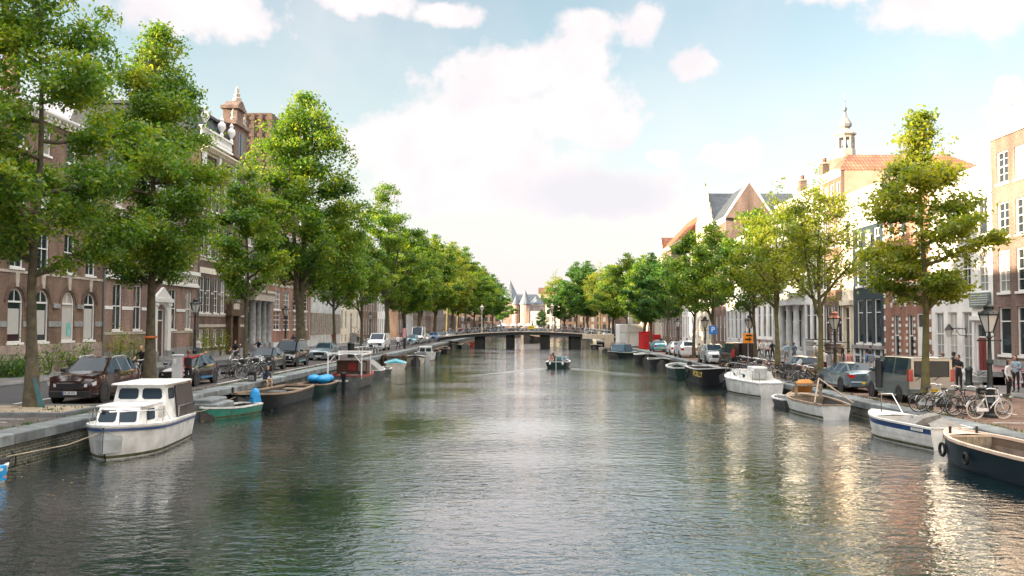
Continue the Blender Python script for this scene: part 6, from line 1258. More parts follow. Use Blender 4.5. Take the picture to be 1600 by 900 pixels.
# yacht
t, hb, zs, yy, L = boat('sailing_yacht', 'mastless white sailing yacht with long dark cabin windows', w3(12.55, 56.2), w3(13.25, 49.4), 2.4, (1.05, .85, .78), H_WHITE, None, GUN_W, INNER_G, trans=.56, floor=.35, full=.5, boot=ALGAE, cat='sail boat')
dk = MB()
for k in range(14):
    q0, q1 = k / 14, (k + 1) / 14; dk.add([(hb(q0) - .02, yy(q0), zs(q0) + .02), (-hb(q0) + .02, yy(q0), zs(q0) + .02), (-hb(q1) + .02, yy(q1), zs(q1) + .02), (hb(q1) - .02, yy(q1), zs(q1) + .02)], [(0, 1, 2, 3)])
dk.build('deck', GUN_W, t)
CABC = 0; cb_, b, c = cabin('coachroof', t, yy(.28), yy(.74), .5, .85, .84, 1.3, .15, (-.5, .0))
for pr in ((b[1], b[2], c[2], c[1]), (b[0], b[3], c[3], c[0])): pane_on(t, *pr, .12, .92, .3, .7, mat=GLC)
MB().bev((-.4, yy(.76), 1.0), (.4, yy(.60), 1.62), .04).build('companionway_hatch', H_WHITE, t); MB().box((-.35, yy(.765) - .0, .95), (.35, yy(.76), 1.5)).build('washboard', INNER_G, t)
rl = MB()
for s in (1, -1):
    rl.tube([(s * (hb(q) - .05), yy(q), zs(q) + .6) for q in (.01, .06, .14, .3, .5, .7, .9, .99)], .014, 5)
    for q in (.02, .14, .3, .5, .7, .9, .99): rl.tube([(s * (hb(q) - .05), yy(q), zs(q)), (s * (hb(q) - .05), yy(q), zs(q) + .6)], .014, 5)
rl.build('guard_rail', CHROME, t); MB().lathe([(.05, .1), (.1, .16), (.1, .6), (.05, .66)], 8, 0, Matrix.Translation((-hb(.35) - .1, yy(.35), .1))).build('fender', H_NAVY, t)
# black boat with gilt name
t, hb, zs, yy, L = boat('steel_sloop', 'black sloop with gold name letters and a hanging outboard motor', w3(12.5, 57.4), w3(12.05, 64.6), 2.3, (1.25, 1.0, 1.05), H_BLACK, None, GUN_W, INNER, trans=.8, deck=.15, floor=.3, full=.35, plumb=.03)
T_ = Matrix.Translation((0, 0, 0))
q = .42; side = -hb(q) * .99 - .02
nm = MB(); text_mesh(nm, 'POLLY', .5, Matrix.Translation((hb(.5) + .012, yy(.36), .70)) @ Matrix.Rotation(PI / 2, 4, 'Z') @ Matrix.Rotation(PI / 2, 4, 'X'), width=2.4); nm.build('name_letters', GOLD, t)
outboard(t, yy(1.), .9, TRIM, None, .5); MB().tube([(hb(.8) + .05, yy(.8) + .2 * math.cos(a), .55 + .24 * math.sin(a)) for a in (2 * PI * k / 12 for k in range(12))], .06, 6, loop=True).build('tyre_fender', RUBR, t)
t, hb, zs, yy, L = boat('open_boat', 'dark green sloop with pale grey inside and broad white rail', w3(11.9, 72.6), w3(11.7, 66.4), 2.3, (.9, .72, .78), H_TEALD, None, GUN_W, INNER_G, trans=.8, thw=(.3, .6, .85), full=.4, rail=.07)
t, hb, zs, yy, L = boat('open_boat', 'black open boat with pale pointed bow rail', w3(12.1, 81.5), w3(12.4, 88), 2.1, (.95, .74, .74), H_BLACK, None, GUN_W, INNER, trans=.7, thw=(.5, .8))
t, hb, zs, yy, L = boat('open_boat', 'black open boat with grey canvas cover beside the navy canopy boat', w3(12.3, 92.5), w3(12.5, 99.5), 2.3, (1.0, .8, .8), H_BLACK, None, GUN_W, INNER, trans=.75)
MB().loft([[(s * (hb(q) - .02), yy(q), zs(q) + z) for s, z in ((-1, .03), (0, .16), (1, .03))] for q in (.08, .3, .6, .9, .98)], closed=False).build('canvas_cover', TARP_G, t)
t, hb, zs, yy, L = boat('canopy_boat', 'dark motor boat with a folded navy canopy near the red cabins', w3(9.6, 107), w3(12.6, 112.5), 2.3, (.8, .6, .66), H_TEALD, None, GUN_W, INNER, trans=.8, deck=.25, full=.4)
MB().loft([[(s * .95, yy(.35 + .5 * k / 6), .62 + (.95 if k not in (0, 6) else .2) * (1 if abs(s) < .9 else 0) * (1 - .0 * k)) for s in (-1, -.8, 0, .8, 1)] for k in range(7)], closed=False).build('canopy', CANV_N, t)
MB().tube([(-1.0, yy(.4), .6), (-.9, yy(.4), 1.75), (.9, yy(.4), 1.75), (1.0, yy(.4), .6)], .04, 6).build('canopy_hoop', TRIM, t)
for a, b, w, hc, lb in (((10.8, 128), (11.3, 133), 1.9, H_CREAM, 'cream open boat beyond the navy canopy boat'), ((12.3, 122), (12.4, 127), 1.8, H_GREY, 'grey open boat behind the navy canopy boat'), ((10.6, 147.5), (11.6, 151), 1.8, H_BLACK, 'small black boat by the right bridge abutment')):
    boat('open_boat', lb, w3(*a), w3(*b), w, (.75, .58, .58), hc, None, GUN_W, INNER, trans=.8, thw=(.5, .8))
# boat under way in mid canal, seen from astern
PB = (2.55, 81.5)
t, hb, zs, yy, L = boat('motor_launch', 'small dark launch carrying people in the middle of the canal', w3(3.1, 86.3), w3(2.5, 81.2), 2.15, (.72, .55, .58), H_TEALD, None, GUN_W, INNER, trans=.9, floor=.1, thw=(.45,), cat='boat')
LAUNCH = t
for s in (-.6, .55): MB().ball((s, yy(1) - .1, .42), (.1, .08, .14), 7).build('fender', H_WHITE, t, 60)
MB().tube([(-.05, yy(1) - .08, .0), (-.05, yy(1) - .08, .95)], .035, 6).build('rudder_post', GUN_W, t); MB().ball((.15, yy(.75), .65), (.5, .35, .45), 8).build('green_canvas_bundle', M('green_canvas', (.04, .1, .08), .8, var=.3), t, 60)
MB().box((-.95, yy(.99), .55), (.95, yy(.90), .6)).build('stern_seat', GUN_W, t)
# tour boat beyond the bridge
t, hb, zs, yy, L = boat('canal_boat', 'dark canal boat with a beige tarpaulin coming under the bridge', w3(-1.2, 196), w3(1.6, 207), 3.2, (1.9, 1.2, 1.2), H_BLACK, None, GUN_T, INNER, trans=.8, full=.35)
MB().bev((-1.2, -4.5, .9), (1.2, 2.6, 2.3), .2).build('beige_tarpaulin', M('beige_canvas', (.52, .40, .28), .8, var=.15), t)

# the launch's wake: low ridges spreading over the water
wk = MB(); wm = bpy.data.materials['canal_water']
for sx in (-1, 1):
    for o, hgt in ((0, .04), (1.1, .022)):
        rr = []
        for k in range(26):
            f = k / 25; cx, cy = 2.6 + sx * (1.0 + f * 10.5), 82.2 - o - f * 22; w = .22 + f * .3; h = hgt * (1 - f) ** .7 * math.sin(min(1, f * 12) * PI / 2)
            rr.append([(cx + w * q * .9 * sx, cy + w * q, WZ + .003 + h * (math.cos(q * PI) + 1) / 2) for q in (-1, -.6, -.3, 0, .3, .6, 1)])
        wk.loft(rr, closed=False, caps=False)
structure(wk.build('water_wake', wm, None, 80))

for k, (a, b, lb) in enumerate((((-12.9, 36.5, -.45), (-13.85, 35.2, -.3), 'rope from the green rowing boat to the quay'), ((-12.9, 39.9, -.2), (-13.85, 38.9, -.25), 'rope from the black barge bow to the quay'), ((12.8, 33.4, -.05), (14.35, 35, -.35), 'rope from the white clinker sloop to the right quay'), ((13.0, 44.0, -.2), (14.35, 45.4, -.4), 'rope from the white A-frame boat to the right quay'), ((12.7, 56, .05), (14.35, 57.6, -.4), 'rope from the white yacht bow to the right quay'), ((12.9, 27.3, .0), (14.35, 28.4, -.4), 'rope from the dark steel sloop to the right quay'))):
    A, B_ = Vector(a), Vector(b); tag(MB().tube([A, A.lerp(B_, .35) - Vector((0, 0, .16)), A.lerp(B_, .7) - Vector((0, 0, .18)), B_], .016, 5).build('mooring_rope', ROPE), lb, 'rope', 'mooring ropes')
# ------------------------------------------------------------------ people
SKIN = M('skin', (.50, .29, .20), .55, var=.08); SKIN2 = M('tanned_skin', (.36, .19, .12), .55, var=.08); HAIR_D = M('dark_hair', (.02, .014, .01), .6, var=.3); HAIR_B = M('brown_hair', (.10, .055, .03), .6, var=.3); HAIR_F = M('fair_hair', (.34, .24, .12), .6, var=.2); SHOE = M('dark_shoe', (.03, .03, .03), .6, var=.2); SHOE_W = M('pale_shoe', (.6, .62, .45), .6, var=.1)
def cloth(n, c): return M(n, c, .85, var=.18, scale=9)
C_BLK = cloth('black_cloth', (.016, .016, .018)); C_RED = cloth('red_cloth', (.42, .022, .03)); C_WHT = cloth('white_cloth', (.70, .69, .68)); C_NVY = cloth('navy_cloth', (.02, .03, .06)); C_BLU = cloth('blue_cloth', (.03, .16, .42)); C_GRY = cloth('grey_cloth', (.20, .21, .22)); C_BEI = cloth('beige_cloth', (.42, .33, .22)); C_DEN = cloth('denim_cloth', (.09, .14, .22)); C_GRN = cloth('green_cloth', (.05, .26, .08)); C_LTB = cloth('pale_blue_cloth', (.30, .42, .50)); C_PNK = cloth('pink_cloth', (.52, .25, .24))
ZONE = {'skin': 0, 'shirt': 1, 'trousers': 2, 'shoe': 3, 'lower_leg': 4, 'forearm': 5}
def limbs_pose(p):
    """joint positions in metres for a 1.75 m figure facing -y"""
    J = dict(pel=(0, 0, .95), wai=(0, -.01, 1.10), che=(0, -.01, 1.30), nek=(0, 0, 1.47), hd=(0, -.03, 1.56))
    for s, n in ((1, 'l'), (-1, 'r')):
        J.update({n + 'sh': (s * .175, 0, 1.42), n + 'el': (s * .23, .03, 1.15), n + 'wr': (s * .24, -.06, .91), n + 'hp': (s * .09, 0, .90), n + 'kn': (s * .10, -.02, .49), n + 'an': (s * .10, .02, .09), n + 'to': (s * .12, -.15, .035)})
    if p == 'walk':
        J.update(lkn=(.10, -.16, .50), lan=(.10, -.22, .09), lto=(.11, -.40, .06), rkn=(-.10, .02, .49), ran=(-.10, .28, .15), rto=(-.11, .16, .035), lel=(.24, .12, 1.17), lwr=(.25, .10, .93), rel=(-.24, -.06, 1.16), rwr=(-.24, -.24, .98))
    if p == 'point':
        J.update(rel=(-.42, -.10, 1.50), rwr=(-.66, -.16, 1.62), lel=(.22, .04, 1.15), lwr=(.2, -.12, .95))
    if p == 'chat':
        J.update(lel=(.22, -.02, 1.14), lwr=(.10, -.24, 1.20), rel=(-.23, -.02, 1.14), rwr=(-.08, -.26, 1.10))
    if p in ('sit', 'cycle', 'lean'):
        dz = -.50
        for k in ('pel', 'wai', 'che', 'nek', 'hd', 'lsh', 'rsh', 'lel', 'rel', 'lwr', 'rwr', 'lhp', 'rhp'): x, y, z = J[k]; J[k] = (x, y, z + dz)
        for s, n in ((1, 'l'), (-1, 'r')): J.update({n + 'kn': (s * .13, -.42, .47), n + 'an': (s * .13, -.40, .08), n + 'to': (s * .14, -.57, .035), n + 'hp': (s * .09, -.02, .44)})
        if p == 'sit':
            for k, y in (('wai', -.02), ('che', -.08), ('nek', -.15), ('hd', -.22), ('lsh', -.13), ('rsh', -.13)): J[k] = (J[k][0], y, J[k][2] - .03)
            for s, n in ((1, 'l'), (-1, 'r')): J[n + 'el'] = (s * .23, -.20, .64); J[n + 'wr'] = (s * .10, -.40, .58)
        if p == 'cycle':                          # on the saddle, hands on the bar
            for k in list(J): x, y, z = J[k]; J[k] = (x, y, z + .48)
            for s, n in ((1, 'l'), (-1, 'r')): J[n + 'el'] = (s * .25, -.24, 1.18); J[n + 'wr'] = (s * .25, -.50, 1.08)
            for k, y in (('che', -.08), ('nek', -.14), ('hd', -.18), ('lsh', -.12), ('rsh', -.12)): J[k] = (J[k][0], y, J[k][2])
            J.update(lkn=(.11, -.36, .72), lan=(.11, -.22, .34), lto=(.12, -.38, .29), rkn=(-.11, -.28, .52), ran=(-.11, -.14, .13), rto=(-.12, -.30, .09))
    return J
PCACHE = {}
def body_mesh(p):
    if p in PCACHE: return PCACHE[p]
    J = limbs_pose(p); names = ['pel', 'wai', 'che', 'nek', 'hd'] + [s + k for s in 'lr' for k in ('sh', 'el', 'wr', 'hp', 'kn', 'an', 'to')]
    R = dict(pel=(.135, .105), wai=(.125, .09), che=(.15, .105), nek=(.058, .058), hd=(.05, .055), sh=(.062, .062), el=(.045, .045), wr=(.030, .028), hp=(.095, .095), kn=(.062, .062), an=(.042, .042), to=(.042, .03))
    E = [('pel', 'wai', 'shirt'), ('wai', 'che', 'shirt'), ('che', 'nek', 'shirt'), ('nek', 'hd', 'skin')]
    for s in 'lr': E += [('che', s + 'sh', 'shirt'), (s + 'sh', s + 'el', 'shirt'), (s + 'el', s + 'wr', 'forearm'), ('pel', s + 'hp', 'trousers'), (s + 'hp', s + 'kn', 'trousers'), (s + 'kn', s + 'an', 'lower_leg'), (s + 'an', s + 'to', 'shoe')]
    ix = {n: i for i, n in enumerate(names)}
    me = bpy.data.meshes.new('b'); me.from_pydata([J[n] for n in names], [(ix[a], ix[b]) for a, b, _ in E], [])
    o = bpy.data.objects.new('b', me); COL.objects.link(o); sk = o.modifiers.new('s', 'SKIN'); sk.use_smooth_shade = True
    for n in names:
        v = me.skin_vertices[0].data[ix[n]]; v.radius = R[n if n in R else n[1:]]; v.use_root = n == 'pel'
    ss = o.modifiers.new('u', 'SUBSURF'); ss.levels = 1; ss.render_levels = 1
    dg = bpy.context.evaluated_depsgraph_get(); ev = bpy.data.meshes.new_from_object(o.evaluated_get(dg)); bpy.data.objects.remove(o)
    seg = [(Vector(J[a]), Vector(J[b]), z, ((R[a if a in R else a[1:]][0] + R[b if b in R else b[1:]][0]) / 2)) for a, b, z in E]
    mb = MB(); mb.v = [tuple(v.co) for v in ev.vertices]
    for f in ev.polygons:
        c = f.center; best = min(seg, key=lambda q: ((c - (q[0] + (q[1] - q[0]) * max(0, min(1, (c - q[0]).dot(q[1] - q[0]) / (q[1] - q[0]).length_squared)))).length / q[3]))
        z = best[2]
        if z == 'shirt' and c.z < J['pel'][2] + .0 and best[0] == Vector(J['pel']): z = 'trousers'
        mb.f.append(list(f.vertices)); mb.m.append(ZONE[z])
    bpy.data.meshes.remove(ev)
    # head with jaw, nose, ears and eyes, turned the way the neck leans
    h = Vector(J['hd']) + Vector((0, -.02, .10))
    rings = []
    for k, (dz, rx, ry, oy) in enumerate(((-.125, .03, .035, -.035), (-.11, .05, .06, -.025), (-.07, .063, .08, -.012), (-.02, .074, .092, 0), (.03, .077, .097, .005), (.075, .068, .085, .008), (.105, .042, .055, .008), (.118, .01, .012, .008))):
        rings.append([(h.x + rx * math.sin(a), h.y + oy - ry * math.cos(a) - (.018 if abs(a) < .01 and dz == -.02 else 0), h.z + dz) for a in (2 * PI * i / 12 for i in range(12))])
    mb.loft(rings, 0)
    for s in (1, -1):
        mb.ball((h.x + s * .077, h.y + .01, h.z - .01), (.012, .022, .03), 5, 0); mb.ball((h.x + s * .03, h.y - .088, h.z + .012), .010, 4, 6)
    mb.box((h.x - .022, h.y - .088, h.z - .068), (h.x + .022, h.y - .078, h.z - .060), 6)
    for s, n in ((1, 'l'), (-1, 'r')):           # palm, four unequal bent fingers and a thumb from the palm's side
        w, e = Vector(J[n + 'wr']), Vector(J[n + 'el']); d = (w - e).normalized(); sd_ = d.cross(Vector((0, 1, 0))).normalized() if abs(d.y) < .9 else Vector((1, 0, 0)); up = d.cross(sd_).normalized()
        if up.z < 0 and abs(d.z) < .8: up = -up
        mb.tube([w - d * .02, w + d * .04, w + d * .09], [.026, .036, .032], 8, 0)
        for k, L in enumerate((.068, .078, .074, .058)):
            b = w + d * .08 + sd_ * (k - 1.5) * .018; mb.tube([b, b + d * L * .55, b + d * L * .9 - up * .02], [.009, .009, .007], 5, 0)
        b = w + d * .03 + sd_ * .034; mb.tube([b, b + d * .03 + sd_ * .022, b + d * .062 + sd_ * .02], [.011, .010, .008], 5, 0)
    hr = MB(); rr = []
    for dz, sc, oy, a0 in ((-.055, 1.13, .02, 1.45), (.0, 1.14, .015, 1.15), (.05, 1.13, .008, .75), (.085, 1.13, .006, 0.), (.112, 1.15, .006, 0.), (.13, .3, .006, 0.)):
        k = max(0, 1 - (dz / .125) ** 2) ** .5; rx, ry = .077 * sc * max(k, .12), .097 * sc * max(k, .12); rr.append([(h.x + rx * math.sin(a), h.y + oy - ry * math.cos(a), h.z + dz) for a in (a0 + (2 * PI - 2 * a0) * i / 11 for i in range(12))])
    hr.loft(rr, closed=True)
    lg = MB(); lg.loft([[(h.x + r * math.cos(a), h.y + .06 + r * .6 * math.sin(a), h.z + z) for a in (2 * PI * i / 8 for i in range(8))] for z, r in ((.08, .05), (.0, .085), (-.12, .09), (-.24, .07), (-.30, .03))])
    m0 = mesh_of('body', mb, [SKIN, C_BLK, C_BLK, SHOE, SKIN, SKIN, HAIR_D], None)
    for f in m0.polygons: f.use_smooth = True
    PCACHE[p] = (m0, mesh_of('hair', hr, [HAIR_D], 60), mesh_of('long_hair', lg, [HAIR_D], 60), h, J); return PCACHE[p]
def person(p, loc, rz, label, shirt, trousers, shorts=False, sleeves=False, hair=HAIR_D, long=False, skin=SKIN, shoe=SHOE, sc=1., group='people out along the canal', bag=None, cap=None):
    t = thing('person', label, 'person', loc, rz, group, sc); m0, hm, lh, h, J = body_mesh(p)
    b = link('body', m0, t)
    for i, m in enumerate((skin, shirt, trousers, shoe, skin if shorts else trousers, shirt if sleeves else skin, HAIR_D)):
        b.material_slots[i].link = 'OBJECT'; b.material_slots[i].material = m
    for me in (hm, lh) if long else (hm,):
        o = link(me.name.split('.')[0], me, t); o.material_slots[0].link = 'OBJECT'; o.material_slots[0].material = hair
    if cap: MB().lathe([(.098, -.01), (.10, .05), (.08, .10), (.03, .125)], 12, 0, Matrix.Translation((h.x, h.y + .005, h.z + .03))).box((h.x - .07, h.y - .19, h.z + .035), (h.x + .07, h.y - .06, h.z + .05)).build('cap', cap, t, 50)
    if bag: c = Vector(J['che']); MB().bev((c.x - .15, c.y + .09, c.z - .28), (c.x + .15, c.y + .24, c.z + .14), .04).build('backpack', bag, t)
    return t
def P_at(px, py, z): v = G(px, py, z); return (v.x, v.y, z)
person('point', (-15.6, 40.9, GL), rad(195), 'man in a red T-shirt and black shorts pointing across the canal', C_RED, C_BLK, True, bag=C_BLK, hair=HAIR_B)
person('sit', (-13.75, 46.6, GL - .44), rad(50), 'person in dark hooded top sitting on the left quay edge', C_NVY, C_BEI, True, True, bag=None)
b_ = thing('rucksack', 'black rucksack standing on the quay beside the seated person', 'rucksack', (-14.3, 46.2, GL + .012)); MB().bev((-.2, -.14, 0), (.2, .14, .55), .07).build('bag', C_BLK, b_); MB().bev((-.15, -.22, .05), (.15, -.14, .3), .04).build('pocket', C_GRY, b_)
GRD = GR + .12
ZP = GR + .01
for a in (('stand', P_at(1576, 622, ZP), rad(40), 'woman in a white top and black trousers standing at the right kerb', C_WHT, C_BLK, False, True, HAIR_D, True, SKIN, SHOE_W),
          ('chat', P_at(1588, 613, GRD), rad(-50), 'woman in a pale blue jacket beside the one in white', C_LTB, C_BLK, False, True, HAIR_D, True),
          ('stand', P_at(1474, 604, GRD), rad(150), 'man in a white shirt and red shorts behind the grey van', C_WHT, C_RED, True, False, HAIR_B),
          ('chat', P_at(1490, 604, GRD), rad(120), 'man in a black cap and black shirt by the white house', C_BLK, C_GRY, False, True, HAIR_D),
          ('chat', P_at(1499, 612, GRD), rad(-60), 'man in a black T-shirt standing behind the bicycles by the lamp', C_BLK, C_BLK, False, False, HAIR_D),
          ('stand', P_at(1456, 598, GRD), rad(30), 'person in grey whose head shows above the grey van', C_GRY, C_NVY, False, True, HAIR_D),
          ('walk', P_at(1288, 590, GRD), rad(185), 'man in a white shirt with a shoulder bag strap walking away on the right pavement', C_WHT, C_BLK, True, False, HAIR_F),
          ('walk', P_at(1308, 592, GRD), rad(170), 'person in a beige shirt and shorts walking by the red topped lamp', C_BEI, C_GRY, True, False, HAIR_B),
          ('walk', P_at(1327, 594, GRD), rad(190), 'man in a pale pink shirt walking by the stone steps', C_PNK, C_BEI, False, True, HAIR_D),
          ('walk', P_at(1360, 592, GRD), rad(175), 'woman in a blue jacket near the blue-black house', C_BLU, C_WHT, True, True, HAIR_D, True),
          ('walk', P_at(1199, 562, GRD), rad(10), 'man in a white shirt and black trousers walking towards us on the right pavement', C_WHT, C_BLK, False, False, HAIR_D),
          ('walk', P_at(1207, 563, GRD), rad(-5), 'woman in black walking beside the man in the white shirt', C_BLK, C_BLK, False, False, HAIR_B, True),
          ('walk', P_at(1190, 560, GRD), rad(5), 'person in a white top partly behind the elm trunk', C_WHT, C_GRY, False, False, HAIR_B),
          ('walk', P_at(1229, 568, GRD), rad(180), 'person in a pale blue shirt walking away by the grey classical house', C_LTB, C_GRY, True, False, HAIR_F),
          ('walk', P_at(1241, 569, GRD), rad(190), 'man in a denim shirt walking away by the grey classical house', C_DEN, C_DEN, False, False, HAIR_B)):
    person(*a, group='people walking on the right pavement', cap=C_BLK if 'cap' in a[3] else None, bag=C_GRY if 'blue jacket near' in a[3] else None)
for i, (px, py, c1, c2, lb) in enumerate(((1033, 548, C_BLK, C_DEN, 'person in black near the red cabins'), (1048, 552, C_NVY, C_BLK, 'person in navy by the dark elm trunk'), (1057, 553, C_BLK, C_GRY, 'person in black behind the white cars'), (1064, 553, C_GRY, C_BLK, 'person in grey behind the white cars'), (1074, 554, C_BLK, C_BLK, 'broad person in black behind the white cars'))):
    person('stand' if i % 2 else 'chat', P_at(px, py, GRD), rad(60 * i), lb, c1, c2, False, True, group='people chatting near the white cars')
# seated on the right quay edge
for px, py, c1, c2, lb in ((1087, 566, C_BEI, C_BEI, 'person in beige bending over a bicycle at the right quay edge'), (1101, 573, C_BLU, C_NVY, 'child in a blue shirt at the right quay edge'), (1108, 572, C_GRN, C_NVY, 'child in a green shirt at the right quay edge')):
    v = P_at(px, py, ZP); person('walk', (14.9 + (px - 1087) * .02, v[1], ZP), rad(120), lb, c1, c2, True, False, HAIR_B, sc=.86 if 'child' in lb else .95, group='people at the right quay edge')
for k, (x, y, z, c1, c2, lb) in enumerate(((-26.0, 70, GL + .12, C_WHT, C_DEN, 'person in white on the left pavement by the dark brick house'), (-25.6, 97, GL + .12, C_NVY, C_BLK, 'person in navy on the left pavement by the white gridded windows'), (-25.9, 118, GL + .12, C_RED, C_GRY, 'person in red on the left pavement by the fin fronted office'), (-25.4, 133, GL + .12, C_BEI, C_BLK, 'person in beige at the stone stoop on the left'), (-15.2, 104, GL + .01, C_WHT, C_NVY, 'person in white by the pale pink notices on the left quay'),
        (22.9, 66, GRD, C_BLK, C_DEN, 'person in black on the right pavement by the slim white house'), (23.4, 74, GRD, C_WHT, C_BEI, 'person in white near the classical columns'), (23.0, 90, GRD, C_RED, C_NVY, 'person in red on the right pavement by the pilastered house'), (22.8, 98, GRD, C_GRY, C_BLK, 'person in grey on the right pavement far from us'), (23.6, 62.5, GRD, C_LTB, C_GRY, 'person in pale blue by the cream door surround'))):
    person('walk' if k % 3 else 'chat', (x, y, z), rad(180 * (k % 2) + k * 9), lb, c1, c2, k % 4 == 1, False, [HAIR_D, HAIR_B, HAIR_F][k % 3], k % 3 == 1, group='people on the far pavements')
# people in the launch (seats at floor + .1)
bl = LAUNCH.matrix_basis
for x, y, rz, c1, h, lb in ((-.62, -1.9, 20, C_PNK, HAIR_D, 'bare shouldered woman with dark hair seated at the left stern of the launch'), (-.35, -1.3, 200, C_BLK, HAIR_D, 'woman in black seated in front of the stern of the launch'), (.72, -2.05, -20, C_LTB, HAIR_B, 'man in a pale blue shirt steering at the right stern of the launch')):
    v = bl @ Vector((x, y, .14)); person('sit', tuple(v), rad(rz), lb, c1, C_NVY, False, c1 is C_LTB, h, h is HAIR_D, group='people in the launch')
# ------------------------------------------------------------------ bicycles
SPOKE = M('spokes', (.42, .43, .43), .4, metal=.6, var=.1); SADDLE = M('saddle_black', (.02, .018, .016), .6, var=.2)
def bike_meshes(basket=False, diamond=False):
    f = MB(); r = .34; A, Bk, S, Hd, BB = (0, -.54, r), (0, .52, r), (0, .17, .78), (0, -.36, .86), (0, .03, .30)
    f.tube([A, (0, -.44, .60), Hd, (0, -.34, .98)], .019, 6); f.tube([BB, (0, .17, .92)], .017, 6); f.tube([(0, -.39, .76), BB], .022, 6)
    f.tube([(0, -.375, .80), (0, .15, .80 if diamond else .50)], .018, 6)
    for s in (.05, -.05): f.tube([(s * .4, S[1], .72), (s, Bk[1], r)], .011, 5); f.tube([(s * .5, BB[1], BB[2]), (s, Bk[1], r)], .012, 5)
    f.box((-.055, .06, .27), (-.035, .50, .39))
    hb = MB(); hb.tube([(-.28, -.10, 1.02), (-.25, -.22, 1.06), (-.1, -.34, 1.03), (.1, -.34, 1.03), (.25, -.22, 1.06), (.28, -.10, 1.02)], .013, 6); hb.ball((0, -.46, .82), (.05, .05, .06), 6)
    sd_ = MB().bev((-.09, .10, .915), (.09, .32, .985), .04)
    mgs = []
    for c, a0, a1 in ((-.54, .3, 2.3), (.52, .2, 2.9)):
        mg = MB(); mgs.append(mg); P = [(c - math.cos(a0 + (a1 - a0) * k / 8) * (r + .035), r + math.sin(a0 + (a1 - a0) * k / 8) * (r + .035)) for k in range(9)]
        mg.loft([[(-.028, y, z), (.028, y, z), (.028, y, z + .006), (-.028, y, z + .006)] for y, z in P])
    rk = MB(); rk.box((-.06, .34, .70), (.06, .82, .72)); rk.tube([(.06, .75, .70), (.06, .52, .36)], .008, 4); rk.tube([(-.06, .75, .70), (-.06, .52, .36)], .008, 4)
    cr = MB(); cr.lathe([(.01, .045), (.10, .045), (.10, .06), (.01, .06)], 12, 0, Matrix.Translation(BB) @ Matrix.Rotation(PI / 2, 4, 'Y')); cr.box((.06, -.02 + BB[1], .13), (.08, .02 + BB[1], .30)); cr.box((.06, BB[1] - .05, .11), (.17, BB[1] + .05, .135)); cr.box((-.08, BB[1] - .02, .30), (-.06, BB[1] + .02, .47)); cr.box((-.17, BB[1] - .05, .46), (-.06, BB[1] + .05, .485))
    T = Matrix.Rotation(PI / 2, 4, 'Y'); ty = MB().tube([(0, r * .96 * math.cos(a), r * .96 * math.sin(a)) for a in (2 * PI * k / 26 for k in range(26))], .019, 6, loop=True)
    rm = MB().tube([(0, r * .89 * math.cos(a), r * .89 * math.sin(a)) for a in (2 * PI * k / 26 for k in range(26))], .013, 5, loop=True)
    for k in range(14): a = 2 * PI * k / 14; rm.box((-.0022, -.0022, .02), (.0022, .0022, r * .88), 0, Matrix.Rotation(a, 4, 'X'))
    rm.lathe([(.025, -.04), (.025, .04)], 8, 0, T)
    bs = None
    if basket: bs = MB(); bs.bev((-.2, -.72, .80), (.2, -.40, 1.04), .02)
    q = dict(frame=mesh_of('frame', f, [P_BLACK], 50), handlebar=mesh_of('handlebar', hb, [CHROME], 50), saddle=mesh_of('saddle', sd_, [SADDLE], 50), luggage_rack=mesh_of('luggage_rack', rk, [IRON]), crank=mesh_of('crank', cr, [TRIM]))
    q['front_mudguard'], q['rear_mudguard'] = (mesh_of('mudguard', m, [P_BLACK]) for m in mgs)
    if bs: q['basket'] = mesh_of('basket', bs, [TRIM])
    return q, mesh_of('tyre', ty, [TYRE], 50), mesh_of('rim', rm, [SPOKE]), r
BK = [bike_meshes(), bike_meshes(True), bike_meshes(False, True)]
BCOL = dict(black=P_BLACK, white=P_WHITE, cream=P_CREAM, green=paint('bike_green', (.05, .14, .09), .4), blue=paint('bike_blue', (.04, .12, .26), .4), red=paint('bike_red', (.32, .03, .03), .4), silver=paint('bike_silver', (.5, .52, .53), .35, .5))
def bike(loc, rz, col, label, kind=0, group='bicycles parked along the canal', tilt=.0, white_tyre=False):
    t = thing('bicycle', label, 'bicycle', loc, rz, group); t.rotation_euler = (0, tilt, rz); q, ty, rm, r = BK[kind]
    for n, me in q.items():
        o = link(n, me, t)
        if n == 'frame' or 'mud' in n: o.material_slots[0].link = 'OBJECT'; o.material_slots[0].material = BCOL[col]
    for y in (-.54, .52):
        o = link('wheel', ty, t, (0, y, r)); link('rim', rm, o)
        if white_tyre: o.material_slots[0].link = 'OBJECT'; o.material_slots[0].material = H_CREAM
    return t
rb = random.Random(12)
# cyclists: a bicycle and its rider, two things
for x, y, rz, c, lb, lb2, sh, tr, hr, lg in ((-20.6, 47.3, 8, 'black', 'black bicycle ridden by the fair woman in black', 'woman in black riding a bicycle beside the tall dense elm', C_BLK, C_BLK, HAIR_F, True), (-20.8, 63.2, -6, 'silver', 'silver bicycle ridden by the cyclist in shorts', 'cyclist in a black shirt and shorts on the left road', C_BLK, C_BLK, HAIR_B, False), (-22, 72.5, 4, 'black', 'black bicycle ridden past the round columns', 'cyclist in a dark jacket riding past the round columns', C_NVY, C_NVY, HAIR_B, False)):
    bike((x, y, GL + .008), rad(rz), c, lb, 0, 'bicycles ridden on the left road')
    v = Matrix.Rotation(rad(rz), 3, 'Z') @ Vector((0, .22, 0)); person('cycle', (x + v.x, y + v.y, GL + .03), rad(rz), lb2, sh, tr, 'shorts' in lb2, False, hr, lg, group='cyclists on the left road')
